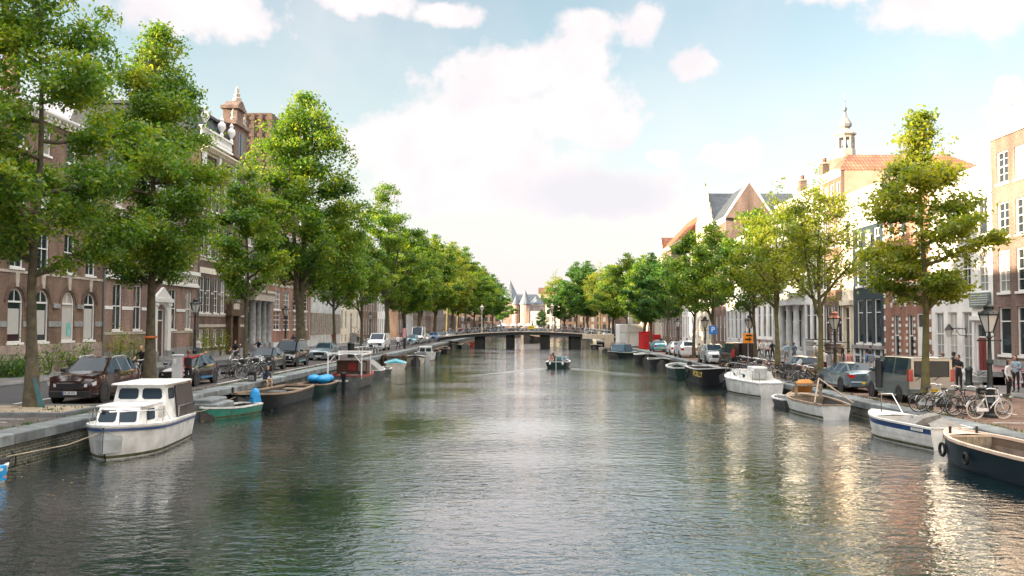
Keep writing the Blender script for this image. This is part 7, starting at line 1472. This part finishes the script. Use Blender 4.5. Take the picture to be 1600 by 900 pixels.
# left row by the slim elm
cols = ['black', 'black', 'silver', 'black', 'green', 'black', 'white', 'black']
wd = ['first', 'second', 'third', 'fourth', 'fifth', 'sixth', 'seventh', 'eighth', 'ninth', 'tenth', 'eleventh', 'twelfth']
for k in range(8): bike((-15.9 + rb.uniform(-.15, .15), 47.6 + k * .72, GL + .013), rad(100 + rb.uniform(-14, 14)), cols[k], f'{cols[k]} bicycle, {wd[k]} from the near end of the row by the slender elm', k % 3, 'bicycles parked by the slender elm', rb.uniform(-.1, .1))
for k in range(5): bike((-15.6, 83.4 + k * 1.7, GL + .004), rad(95 + rb.uniform(-10, 10)), ['black', 'silver', 'black', 'blue', 'white'][k], f"{['black', 'silver', 'black', 'blue', 'white'][k]} bicycle, {wd[k]} from the near end of the white racks", k % 3, 'bicycles in the white racks')
for k in range(7):
    rk = tag(MB().tube([(0, -.4, 0), (0, -.4, .75), (0, -.3, .85), (0, .3, .85), (0, .4, .75), (0, .4, 0)], .03, 6).build('bicycle_rack', PT_WHITE, None, 50, (-15.7, 80.6 + k * 1.7, GL), PI / 2), f'white hoop bicycle rack, {wd[k]} from the near end of its row', 'bicycle rack', 'white bicycle racks on the left quay')
# right: big heap near the many-stemmed elms
cs = ['black', 'white', 'red', 'silver', 'black', 'white', 'blue', 'black', 'red', 'silver', 'black', 'green']
for k in range(12): bike((15.5 + rb.uniform(-.2, .2), 57.2 + k * .66 + (k > 2) * .6, GR + .01), rad(-95 + rb.uniform(-18, 18)), cs[k], f'{cs[k]} bicycle, {wd[k]} from the near end of the row behind the white yacht', k % 3, 'bicycles parked behind the white yacht', rb.uniform(-.12, .12))
for k, c in enumerate(('black', 'black', 'silver', 'black')): bike((15.3 + rb.uniform(-.1, .1), 48.6 + k * .75 + (k > 1) * .5, GR + .01), rad(-85 + rb.uniform(-25, 25)), c, f'{c} bicycle, {wd[k]} from the near end by the thin elm next to the black hatchback', k % 2, 'bicycles leaning by the many-stemmed elm', rb.uniform(-.15, .15))
# right: cluster at the tall lamp
for k, (x, y, rz, c, kd, lb) in enumerate(((16.15, 31.9, 98, 'white', 2, 'white bicycle standing nearest the quay in front of the tall lamp'), (15.9, 32.9, 95, 'black', 1, 'black bicycle with a front crate just behind the white one'), (15.5, 33.4, 80, 'black', 0, 'black bicycle behind the crate bicycle by the tall lamp'), (15.2, 34.1, 70, 'silver', 0, 'silver bicycle leaning by the pointed yellow-green elm'), (15.5, 34.7, 110, 'cream', 0, 'cream bicycle behind the silver one at the elm'), (16.9, 33.3, -75, 'silver', 2, 'silver bicycle half hidden behind the tall lamp post'), (17.2, 34.0, -85, 'black', 0, 'black bicycle furthest right behind the tall lamp post'))):
    bike((x, y, GR + .01), rad(rz), c, lb, kd, 'bicycles around the tall lamp', rb.uniform(-.08, .08), c == 'white')
bike(P_at(1600, 607, GRD), rad(80), 'white', 'white bicycle parked on the right pavement at the frame edge', 2, white_tyre=True)
bike(P_at(1348, 585, GRD), rad(170), 'black', 'black bicycle leaning at the blue-black house', 0)
# ------------------------------------------------------------------ street furniture
LAMPG = M('lantern_glass', (.62, .62, .57), .12, var=.08, coat=.5); POST_G = M('black_green_cast_iron', (.022, .028, .026), .45, metal=.2, var=.3); COPPER = M('copper_cap', (.42, .16, .10), .45, metal=.4, var=.2); PALE_IRON = M('pale_painted_iron', (.55, .48, .38), .5, var=.15)
def lamp(loc, h, label, cap=POST_G, post=POST_G, sc=1., group='old crown lanterns along the quays'):
    t = thing('street_lamp', label, 'street lamp', loc, 0, group, sc); k = h - 1.0
    MB().lathe([(.27, 0), (.27, .10), (.2, .16), (.19, .5), (.22, .54), (.17, .6), (.15, .95), (.18, 1.0), (.12, 1.08), (.095, 1.2), (.085, k * .62), (.12, k * .63), (.12, k * .66), (.075, k * .68), (.06, k - .25), (.09, k - .2), (.05, k - .1), (.05, k)], 14).build('post', post, t, 40)
    MB().tube([(-.38, 0, k - .3), (.38, 0, k - .3)], .022, 6).ball((-.4, 0, k - .3), .04, 6).ball((.4, 0, k - .3), .04, 6).build('ladder_bar', post, t)
    fr = MB()
    for q in range(6):
        a = 2 * PI * q / 6; c, s = math.cos(a), math.sin(a); fr.tube([(.15 * c, .15 * s, k), (.36 * c, .36 * s, k + .62)], .02, 5); b = a + PI / 3; fr.tube([(.36 * c, .36 * s, k + .62), (.36 * math.cos(b), .36 * math.sin(b), k + .62)], .024, 5); fr.tube([(.15 * c, .15 * s, k), (.15 * math.cos(b), .15 * math.sin(b), k)], .02, 5)
        if q % 2 == 0: fr.tube([(.05 * c, .05 * s, k - .2), (.2 * c, .2 * s, k - .12), (.15 * c, .15 * s, k)], .018, 5)
        for f in (0, .5): d = a + f * PI / 3; R_ = .37 if f == 0 else .33; fr.prism([(-.05, 0), (.05, 0), (0, .11)], -.01, .01, 0, Matrix.Translation((R_ * math.cos(d), R_ * math.sin(d), k + .63)) @ Matrix.Rotation(d + PI / 2, 4, 'Z'))
    fr.build('lantern_frame', post, t); MB().lathe([(.14, k + .01), (.335, k + .61)], 6).build('lantern_glass', LAMPG, t)
    MB().lathe([(.38, k + .64), (.30, k + .72), (.17, k + .80), (.17, k + .88), (.20, k + .92), (.12, k + .99), (.05, k + 1.02), (.03, k + 1.1)], 12).build('lantern_cap', cap, t, 40)
    return t
lamp((16.5, 32.5, GR), 4.05, 'tall dark crown lantern among the bicycles near the right edge')
lamp((17.4, 51.4, GR), 4.05, 'crown lantern with a copper red cap beside the white shirted walker', COPPER)
lamp((17.0, 69.5, GR), 4.05, 'crown lantern behind the orange sign on the right'); lamp((16.8, 86, GR), 4.05, 'crown lantern over the white parked cars'); lamp((16.8, 101.5, GR), 4.05, 'crown lantern by the dark green elm on the right')
lamp((-24.0, 64, GL + .0), 4.75, 'crown lantern in front of the dark brick house'); lamp((-24.0, 88, GL), 4.75, 'crown lantern by the round columned house'); lamp((-24.0, 135, GL), 4.75, 'crown lantern behind the small turquoise car')
# cabinet and rail by the cruiser
t = thing('utility_cabinet', 'grey steel cabinet with a pink poster on its side', 'cabinet', (-14.72, 37.4, GL), rad(14)); MB().bev((-.21, -.22, .42), (.19, .22, 1.62), .02).bev((-.23, -.24, 1.622), (.21, .24, 1.68), .01).build('box', PL_GREY, t); MB().bev((-.23, -.25, -.1), (.22, .25, .417), .02).build('plinth', STONE_G, t)
po = MB().box((.194, -.15, .72), (.202, .15, 1.55)).build('poster', M('pink_poster', (.62, .30, .34), .6, var=.35, scale=6), t); MB().box((.1915, -.17, .70), (.197, .17, 1.57)).build('poster_frame', TRIM, t); MB().box((-.15, -.228, 1.3), (-.03, -.2225, 1.5)).build('notice', H_WHITE, t)
t = thing('quay_railing', 'low iron railing on the quay behind the cabin cruiser', 'railing', (-14.35, 0, GL)); m = MB(); m.tube([(0, 31.6, .55), (0, 37, .55)], .02, 5); m.tube([(0, 31.6, .15), (0, 37, .15)], .015, 5)
for k in range(19): m.tube([(0, 31.6 + k * .3, 0), (0, 31.6 + k * .3, .66)], .016, 5)
m.build('bars', M('grey_iron', (.12, .14, .145), .5, metal=.3), t)
t = thing('stone_steps', 'mossy stone landing block jutting from the quay below the grey cabinet', 'landing', (-13.3, 37.6, WZ)); MB().bev((-.6, -.7, -.8), (.5, 1.3, .62), .05).build('block', COPE, t); MB().bev((-.55, -.65, .622), (.2, 1.25, .78), .04).build('upper_step', COPE, t)
t = thing('leaning_board', 'slim teal board leaning against the near tree trunk', 'board', (-16.75, 30.55, GL + .10), rad(10)); MB().prism([(-.04, 0), (.16, 0), (-.18, 1.0), (-.26, 1.0)], -.03, .0).build('board', M('teal_board', (.05, .15, .17), .5), t)
t = thing('ribbon', 'orange ribbon tied round the trunk of the tall dense elm', 'ribbon', (-17.3, 40.7, 2.35)); MB().lathe([(.262, -.05), (.275, 0), (.262, .05)], 14).build('band', M('orange_ribbon', (.6, .16, .04), .6), t); MB().prism([(.26, -.05), (.42, -.02), (.4, .06), (.26, .03)], -.28, -.26).build('knot', MATS['orange_ribbon'], t)
t = thing('litter_bin', 'dark post-shaped bin at the head of the white bicycle racks', 'bin', (-15.8, 79.4, GL)); MB().lathe([(.3, 0), (.3, 1.15), (.34, 1.17), (.34, 1.25), (.2, 1.38)], 14).build('body', POST_G, t, 40); MB().lathe([(.36, .3), (.36, .36)], 14).build('band', STONE_G, t)
t = thing('advertising_column', 'slim dark post with pale pink notices behind the white van', 'post', (-15.0, 108, GL)); MB().lathe([(.16, 0), (.16, 3.2), (.02, 3.3)], 10).build('post', POST_G, t); MB().box((-.2, -.185, 1.3), (.2, -.165, 2.5)).build('notices', MATS['pink_poster'], t)
# right bank
t = thing('parking_sign', 'blue parking sign with a white P on a thin grey post', 'sign', (15.6, 76.5, GR)); MB().tube([(0, 0, 0), (0, 0, 3.3)], .04, 8).build('post', STONE_G, t); MB().bev((-.34, -.07, 2.5), (.34, -.045, 3.2), .02).build('board', M('sign_blue', (.02, .16, .5), .4), t)
m = MB(); text_mesh(m, 'P', .6, Matrix.Translation((0, -.075, 2.87)) @ Matrix.Rotation(PI / 2, 4, 'X')); m.build('letter', PT_WHITE, t)
t = thing('traffic_sign', 'orange works sign with a black arrow beside the elm', 'sign', (15.35, 63.2, GR)); MB().tube([(0, 0, 0), (0, 0, 2.9)], .035, 8).build('post', STONE_G, t); MB().bev((-.36, -.06, 2.02), (.34, -.038, 2.7), .02).build('board', M('sign_orange', (.85, .27, .01), .45), t)
m = MB(); m.add([(-.22, -.066, 2.22), (.05, -.066, 2.22), (.05, -.066, 2.12), (.24, -.066, 2.28), (.05, -.066, 2.44), (.05, -.066, 2.34), (-.22, -.066, 2.34)], [(0, 1, 2, 3, 4, 5, 6)]).add([(.24, -.066, 2.5), (-.16, -.066, 2.5), (-.16, -.066, 2.6), (.24, -.066, 2.6)], [(0, 1, 2, 3)]); m.build('arrow', INK, t)
for k, (px, py) in enumerate(((1514, 602), (1440, 596), (1392, 590), (1262, 575))):
    v = G(px, py, GR + .12); t = thing('bollard', ['rounded iron bollard with a chain beside the oxblood door', 'iron bollard behind the grey van', 'iron bollard in front of the red and grey brick house', 'iron bollard near the grey classical house'][k], 'bollard', v, 0, 'iron bollards on the right pavement'); MB().lathe([(.22, 0), (.22, .1), (.17, .16), (.17, .75), (.21, .78), (.19, .9), (.1, 1.0), (.02, 1.04)], 12).build('post', POST_G, t, 40)
    if k == 0: MB().tube([(.16, 0, .72), (.6, .2, .5), (1.1, .4, .72)], .02, 5).build('chain', IRON, t)
v = G(1572, 598, GR + .12); t = thing('wooden_hoist_frame', 'dark red timber frame standing before the pink shop base', 'frame', v, rad(-80)); m = MB()
for x in (-.5, .55): m.box((x - .05, -.05, 0), (x + .05, .05, 2.0))
m.box((-.6, -.06, 2.0), (.65, .06, 2.12)); m.tube([(-.5, 0, 1.9), (-1.15, -.1, .75)], .05, 5); m.build('timbers', PT_RED, t); MB().bev((-1.3, -.2, .6), (-1.0, .1, .9), .03).build('block', PT_RED, t)
t = thing('site_cabin', 'white container cabin with grey seams under the trees by the bridge', 'container', (15.1, 131, GR)); MB().bev((-1.9, 0, .15), (2.0, 6, 3.35), .05).build('body', PL_WHITE, t)
for x in (-.65,): MB().box((x - .03, -.02, .2), (x + .03, -.003, 3.3)).build('seam', STONE_G, t)
MB().box((-1.85, -.025, 2.1), (1.95, -.021, 2.15)).build('rail', STONE_G, t); MB().box((-1.7, .2, -.0), (1.8, 5.8, .149)).build('skids', IRON, t)
RDP = M('red_box_paint', (.55, .015, .02), .45, var=.1)
for k, (x, y, lb) in enumerate(((15.75, 121.5, 'red cabin box nearer the canal beside the white container'), (18.0, 128, 'second red cabin box further from the canal'))):
    t = thing('red_cabin', lb, 'cabin', (x, y, GR), rad(12), 'red cabins by the trees', (1., .8)[k]); MB().bev((-.75, -.75, .08), (.75, .75, 2.3), .08).build('shell', RDP, t); MB().box((-.5, -.77, .25), (.5, -.753, 2.0)).build('door', M('red_door_paint', (.38, .01, .015), .4), t); MB().bev((-.8, -.8, 2.302), (.8, .8, 2.4), .04).build('roof', RDP, t); MB().box((-.7, -.7, -.02), (.7, .7, .079)).build('base', IRON, t)
t = thing('crane_post', 'tall pale pole rising beside the white container', 'pole', (14.0, 126, GR)); MB().lathe([(.11, 0), (.09, 3), (.07, 7.5), (.02, 7.6)], 10).build('pole', PALE_IRON, t); MB().tube([(0, 0, 6.6), (2.2, 0, 7.2)], .05, 6).build('arm', PALE_IRON, t)
# ------------------------------------------------------------------ bridge
BY0, BY1 = 155.0, 161.5
br = thing('canal_bridge', 'flat arched road bridge on dark piers crossing the canal', 'bridge', (0, 0, 0))
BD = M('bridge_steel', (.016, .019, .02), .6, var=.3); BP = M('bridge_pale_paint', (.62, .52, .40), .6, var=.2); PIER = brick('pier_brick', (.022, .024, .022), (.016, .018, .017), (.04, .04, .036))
def bz(x): return .45 + 1.3 * max(0, 1 - ((x - .2) / 17.5) ** 2) ** 1.0
X = [QL - 1.5 + k * (QR - QL + 3) / 24 for k in range(25)]
MB().loft([[(x, BY0, bz(x) - .55), (x, BY1, bz(x) - .55), (x, BY1, bz(x)), (x, BY0, bz(x))] for x in X]).build('deck', BD, br)
MB().loft([[(x, BY0 - .12, bz(x) - .03), (x, BY0 - .003, bz(x) - .03), (x, BY0 - .003, bz(x) + .1), (x, BY0 - .12, bz(x) + .1)] for x in X]).build('edge_beam', BP, br)
for px0, px1 in ((742, 756), (791, 804), (845, 860), (891, 908)):
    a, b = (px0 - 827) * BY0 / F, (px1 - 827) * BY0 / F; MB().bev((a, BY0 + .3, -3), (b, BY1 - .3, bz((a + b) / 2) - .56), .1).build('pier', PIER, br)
def rails(x0, x1, y, mat, nm, h=1.0, st=1.1):
    m = MB(); n = int((x1 - x0) / st); P = [x0 + (x1 - x0) * k / n for k in range(n + 1)]
    for q in (.5, 1.): m.tube([(x, y, bz(x) + .12 + h * q - .05) for x in P], .03, 5)
    for x in P: m.tube([(x, y, bz(x)), (x, y, bz(x) + h + .1)], .035, 5)
    m.build(nm, mat, br)
rails(QL - 1, 9.5, BY0 + .1, M('rail_grey', (.2, .22, .22), .5), 'railing'); rails(9.6, 14.2, BY0 + .1, PT_WHITE, 'white_railing'); rails(QL - 1, 14, BY1 - .1, MATS['rail_grey'], 'far_railing')
ab = MB(); ab.bev((9.2, BY0 - .35, bz(10) - .75), (14.6, BY0 - .13, bz(10) + .05), .03); ab.box((13.0, BY0 - .35, -2), (14.6, BY0 - .13, bz(10) - .752)); ab.build('pale_abutment', BP, br)
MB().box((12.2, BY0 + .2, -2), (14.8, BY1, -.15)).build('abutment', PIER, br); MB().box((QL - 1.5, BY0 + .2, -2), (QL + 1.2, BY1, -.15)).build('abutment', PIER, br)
for px, lb in ((753, 'pale lamp post standing left of centre on the bridge'), (863, 'pale lamp post standing right of centre on the bridge')): x = (px - 827) * BY0 / F; lamp((x, BY0 + .35, bz(x)), 4.9, lb, PALE_IRON, PALE_IRON, group='pale lamps on the bridge')
t = thing('bridge_sign', 'yellow sign panel on the middle of the bridge rail', 'sign', (.4, BY0 - .0, bz(.4))); MB().bev((-.55, -.02, .5), (.55, .04, 1.05), .02).build('panel', PLY, t); MB().box((-.4, -.026, .72), (.4, -.022, .8)).build('text_bar', INK, t)
for k in range(34):
    x = -13.2 + k * .76 + rb.uniform(-.2, .2)
    if abs(x - 4) < .6: continue
    c = rb.choice(['black', 'black', 'silver', 'blue', 'white', 'black', 'red']); bike((x, BY0 + (.75 if k % 3 else 5.6), bz(x)), rad(75 + rb.uniform(0, 40)), c, f'{c} bicycle leaning on the bridge railing', k % 2, 'bicycles on the bridge: ' + c)
for k, (px, c1, c2, lb) in enumerate(((855, C_WHT, C_BEI, 'person in white striding over the bridge by the right lamp'), (869, C_WHT, C_DEN, 'person in white and denim right of the right bridge lamp'), (876, C_LTB, C_GRY, 'person in pale blue near the right lamp of the bridge'), (808, C_RED, C_GRY, 'person in red in the middle of the bridge'), (783, C_NVY, C_BLK, 'person in navy on the bridge left of the middle'), (897, C_GRY, C_BLK, 'person in grey at the right side of the bridge'), (832, C_BLK, C_BLK, 'person in black on the bridge right of the yellow sign'), (726, C_BEI, C_DEN, 'person in beige near the left end of the bridge'), (910, C_PNK, C_GRY, 'person in pink at the white railing of the bridge'))):
    x = (px - 827) * 157.5 / F; person('walk' if k % 2 == 0 else 'stand', (x, 157.5, bz(x)), rad(90 if k % 2 else -90), lb, c1, c2, False, False, [HAIR_D, HAIR_B, HAIR_F][k % 3], sc=1.05, group='people on the bridge')
# ------------------------------------------------------------------ market square and the gate house
WG = thing('gate_house', 'medieval brick gate house with pointed slate towers closing the view', 'castle', (0, 0, 0)); WY = 335.; s_ = WY / F
def wx(px): return (px - 827) * s_
def wz(py): return 3 + (507 - py) * s_
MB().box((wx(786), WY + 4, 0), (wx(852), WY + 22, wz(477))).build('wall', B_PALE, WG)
MB().box((wx(786) - .2, WY + 3.8, wz(477)), (wx(852) + .2, WY + 22, wz(475))).build('cornice', STONE, WG)
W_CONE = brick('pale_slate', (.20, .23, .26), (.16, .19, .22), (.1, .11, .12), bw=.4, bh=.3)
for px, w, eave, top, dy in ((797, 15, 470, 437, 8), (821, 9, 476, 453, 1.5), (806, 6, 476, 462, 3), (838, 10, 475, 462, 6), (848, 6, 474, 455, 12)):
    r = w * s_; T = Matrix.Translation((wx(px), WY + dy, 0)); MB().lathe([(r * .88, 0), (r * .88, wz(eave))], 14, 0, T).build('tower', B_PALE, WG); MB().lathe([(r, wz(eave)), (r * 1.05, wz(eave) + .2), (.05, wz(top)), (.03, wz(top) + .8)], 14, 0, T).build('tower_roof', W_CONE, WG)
MB().loft([[(wx(786), WY + 4, wz(476)), (wx(852), WY + 4, wz(476)), (wx(852), WY + 22, wz(476)), (wx(786), WY + 22, wz(476))], [(wx(800), WY + 13, wz(458)), (wx(840), WY + 13, wz(458)), (wx(840), WY + 13.2, wz(458)), (wx(800), WY + 13.2, wz(458))]]).build('roof', SLATE, WG)
for k in range(6):
    for z in (489, 481): MB().box((wx(790 + k * 10.5) - .5, WY + 3.93, wz(z) - .7), (wx(790 + k * 10.5) + .5, WY + 3.99, wz(z) + .7)).build('window', GL_B, WG)
MB().box((wx(829), WY - 2, 0), (wx(847), WY + 3.7, wz(486))).build('porch', PL_GREY, WG)
RW = random.Random(5)
t = thing('far_building', 'long grey brick block closing the left side of the market square', 'building', (-78, 292, 0)); MB().box((0, 0, 0), (14, 130, 11)).build('wall', B_GREY, t); MB().loft([[(-.3, y, 11.02), (7, y, 14), (14.3, y, 11.02)] for y in (-.2, 130.2)]).build('roof', T_BRN, t)
for r in range(3):
    for c in range(20): MB().box((14.003, 2 + c * 6.3, 1.4 + r * 3.7), (14.06, 4 + c * 6.3, 3.8 + r * 3.7)).build('window', GL_B if RW.random() < .5 else GL_D, t)
for k, (px0, px1, top, wm, lb) in enumerate(((600, 700, 452, B_GREY, 'grey brick block far behind the left trees'), (700, 782, 462, B_DARK, 'dark brick block behind the left side of the gate house'), (842, 876, 459, PL_CREAM, 'cream block behind the right side of the gate house'), (876, 960, 455, B_DARK, 'dark brick block far behind the right trees'), (960, 1060, 450, B_PINK, 'rose brick block at the far right of the square'))):
    y = 400.; q = y / F; t = thing('far_building', lb, 'building', ((px0 - 827) * q, y, 0)); w = (px1 - px0) * q; h = 3 + (507 - top) * q; MB().box((0, 0, 0), (w - .4, 12, h)).build('wall', wm, t); MB().loft([[(x, -.3, h + .02), (x, 6, h + 3), (x, 12.3, h + .02)] for x in (-.1, w - .3)]).build('roof', T_BRN, t)
    n = int(w / 2.6)
    for r in range(4):
        for c in range(n): MB().box((1 + c * 2.55, -.06, 1.2 + r * 3.2), (2.3 + c * 2.55, -.003, 3.2 + r * 3.2)).build('window', GL_B if RW.random() < .5 else GL_D, t)
for px, c, lb in ((826, PL_WHITE, 'white market parasol right of the gate house door'), (803, PL_WHITE, 'white market awning before the left tower'), (812, PL_CREAM, 'cream market parasol in the middle of the square'), (786, PL_WHITE, 'white market parasol behind the left bridge lamp')):
    y = 300.; t = thing('market_parasol', lb, 'parasol', ((px - 827) * y / F, y, 0), 0, 'market parasols on the square'); MB().lathe([(1.9, 2.3), (1.95, 2.45), (.1, 3.5), (.02, 3.7)], 8).build('canopy', c, t); MB().tube([(0, 0, 0), (0, 0, 3.4)], .05, 6).build('pole', IRON, t)
# bicycles and cars parked on the banks beyond and before the bridge
for side, X0, z in (('left', -16.2, GL), ('right', 16.9, GR)):
    for k in range(9): c = rb.choice(['black', 'silver', 'blue', 'white']); bike((X0 + rb.uniform(-.5, .5), (112 if side == 'left' else 102) + k * 4.3, z + .013), rad(90 + rb.uniform(-20, 20)), c, f'{c} bicycle parked under the far trees on the {side} bank', k % 3, f'{c} bicycles under the far {side} trees')
    for k in range(5): car('parked_car', f"{['black', 'white', 'silver-blue', 'dark blue', 'cream'][k]} car parked beyond the bridge on the {side} bank", 'car', (-17.2 if side == 'left' else 17.0, 176 + k * 6.2, z), 0 if side == 'left' else PI, 3.88, 1.7, HATCH, GS, {3, 9}, (.72, 3.2), .31, [P_BLACK, P_WHITE, P_SILVER, P_BLUE, P_CREAM][k], None, None, detail=0, group='cars parked beyond the bridge')
# the market crowd reads as one mass far off
cm = MB(); rc = random.Random(9); cmats = [C_BLK, C_NVY, C_LTB, C_GRY, C_DEN, C_RED, C_LTB, SKIN]
for k in range(900):
    x, y = rc.uniform(-42, 36), rc.uniform(287, 332); h = rc.uniform(1.55, 1.85); c1, c2 = rc.randrange(7), rc.randrange(5); T = Matrix.Translation((x, y, GL)) @ Matrix.Rotation(rc.uniform(0, 6), 4, 'Z')
    for s in (-1, 1): cm.tube([(s * .09, 0, .5 * h), (s * .1, s * .1, .02)], [.09, .05], 5, c2, T); cm.tube([(s * .17, 0, .8 * h), (s * .22, -.05, .52 * h)], [.06, .04], 4, c1, T)
    cm.loft([[(.13 * math.cos(a) * w, .1 * math.sin(a) * w, z * h) for a in (2 * PI * i / 7 for i in range(7))] for z, w in ((.46, 1.1), (.6, 1.), (.76, 1.35), (.83, .5))], c1, T=T); cm.ball((0, -.02, .93 * h), (.085, .1, .125), 5, 7 if rc.random() < .4 else 0, T)
co = cm.build('market_crowd', cmats); co['kind'] = 'stuff'
SC.cycles.use_denoising = True
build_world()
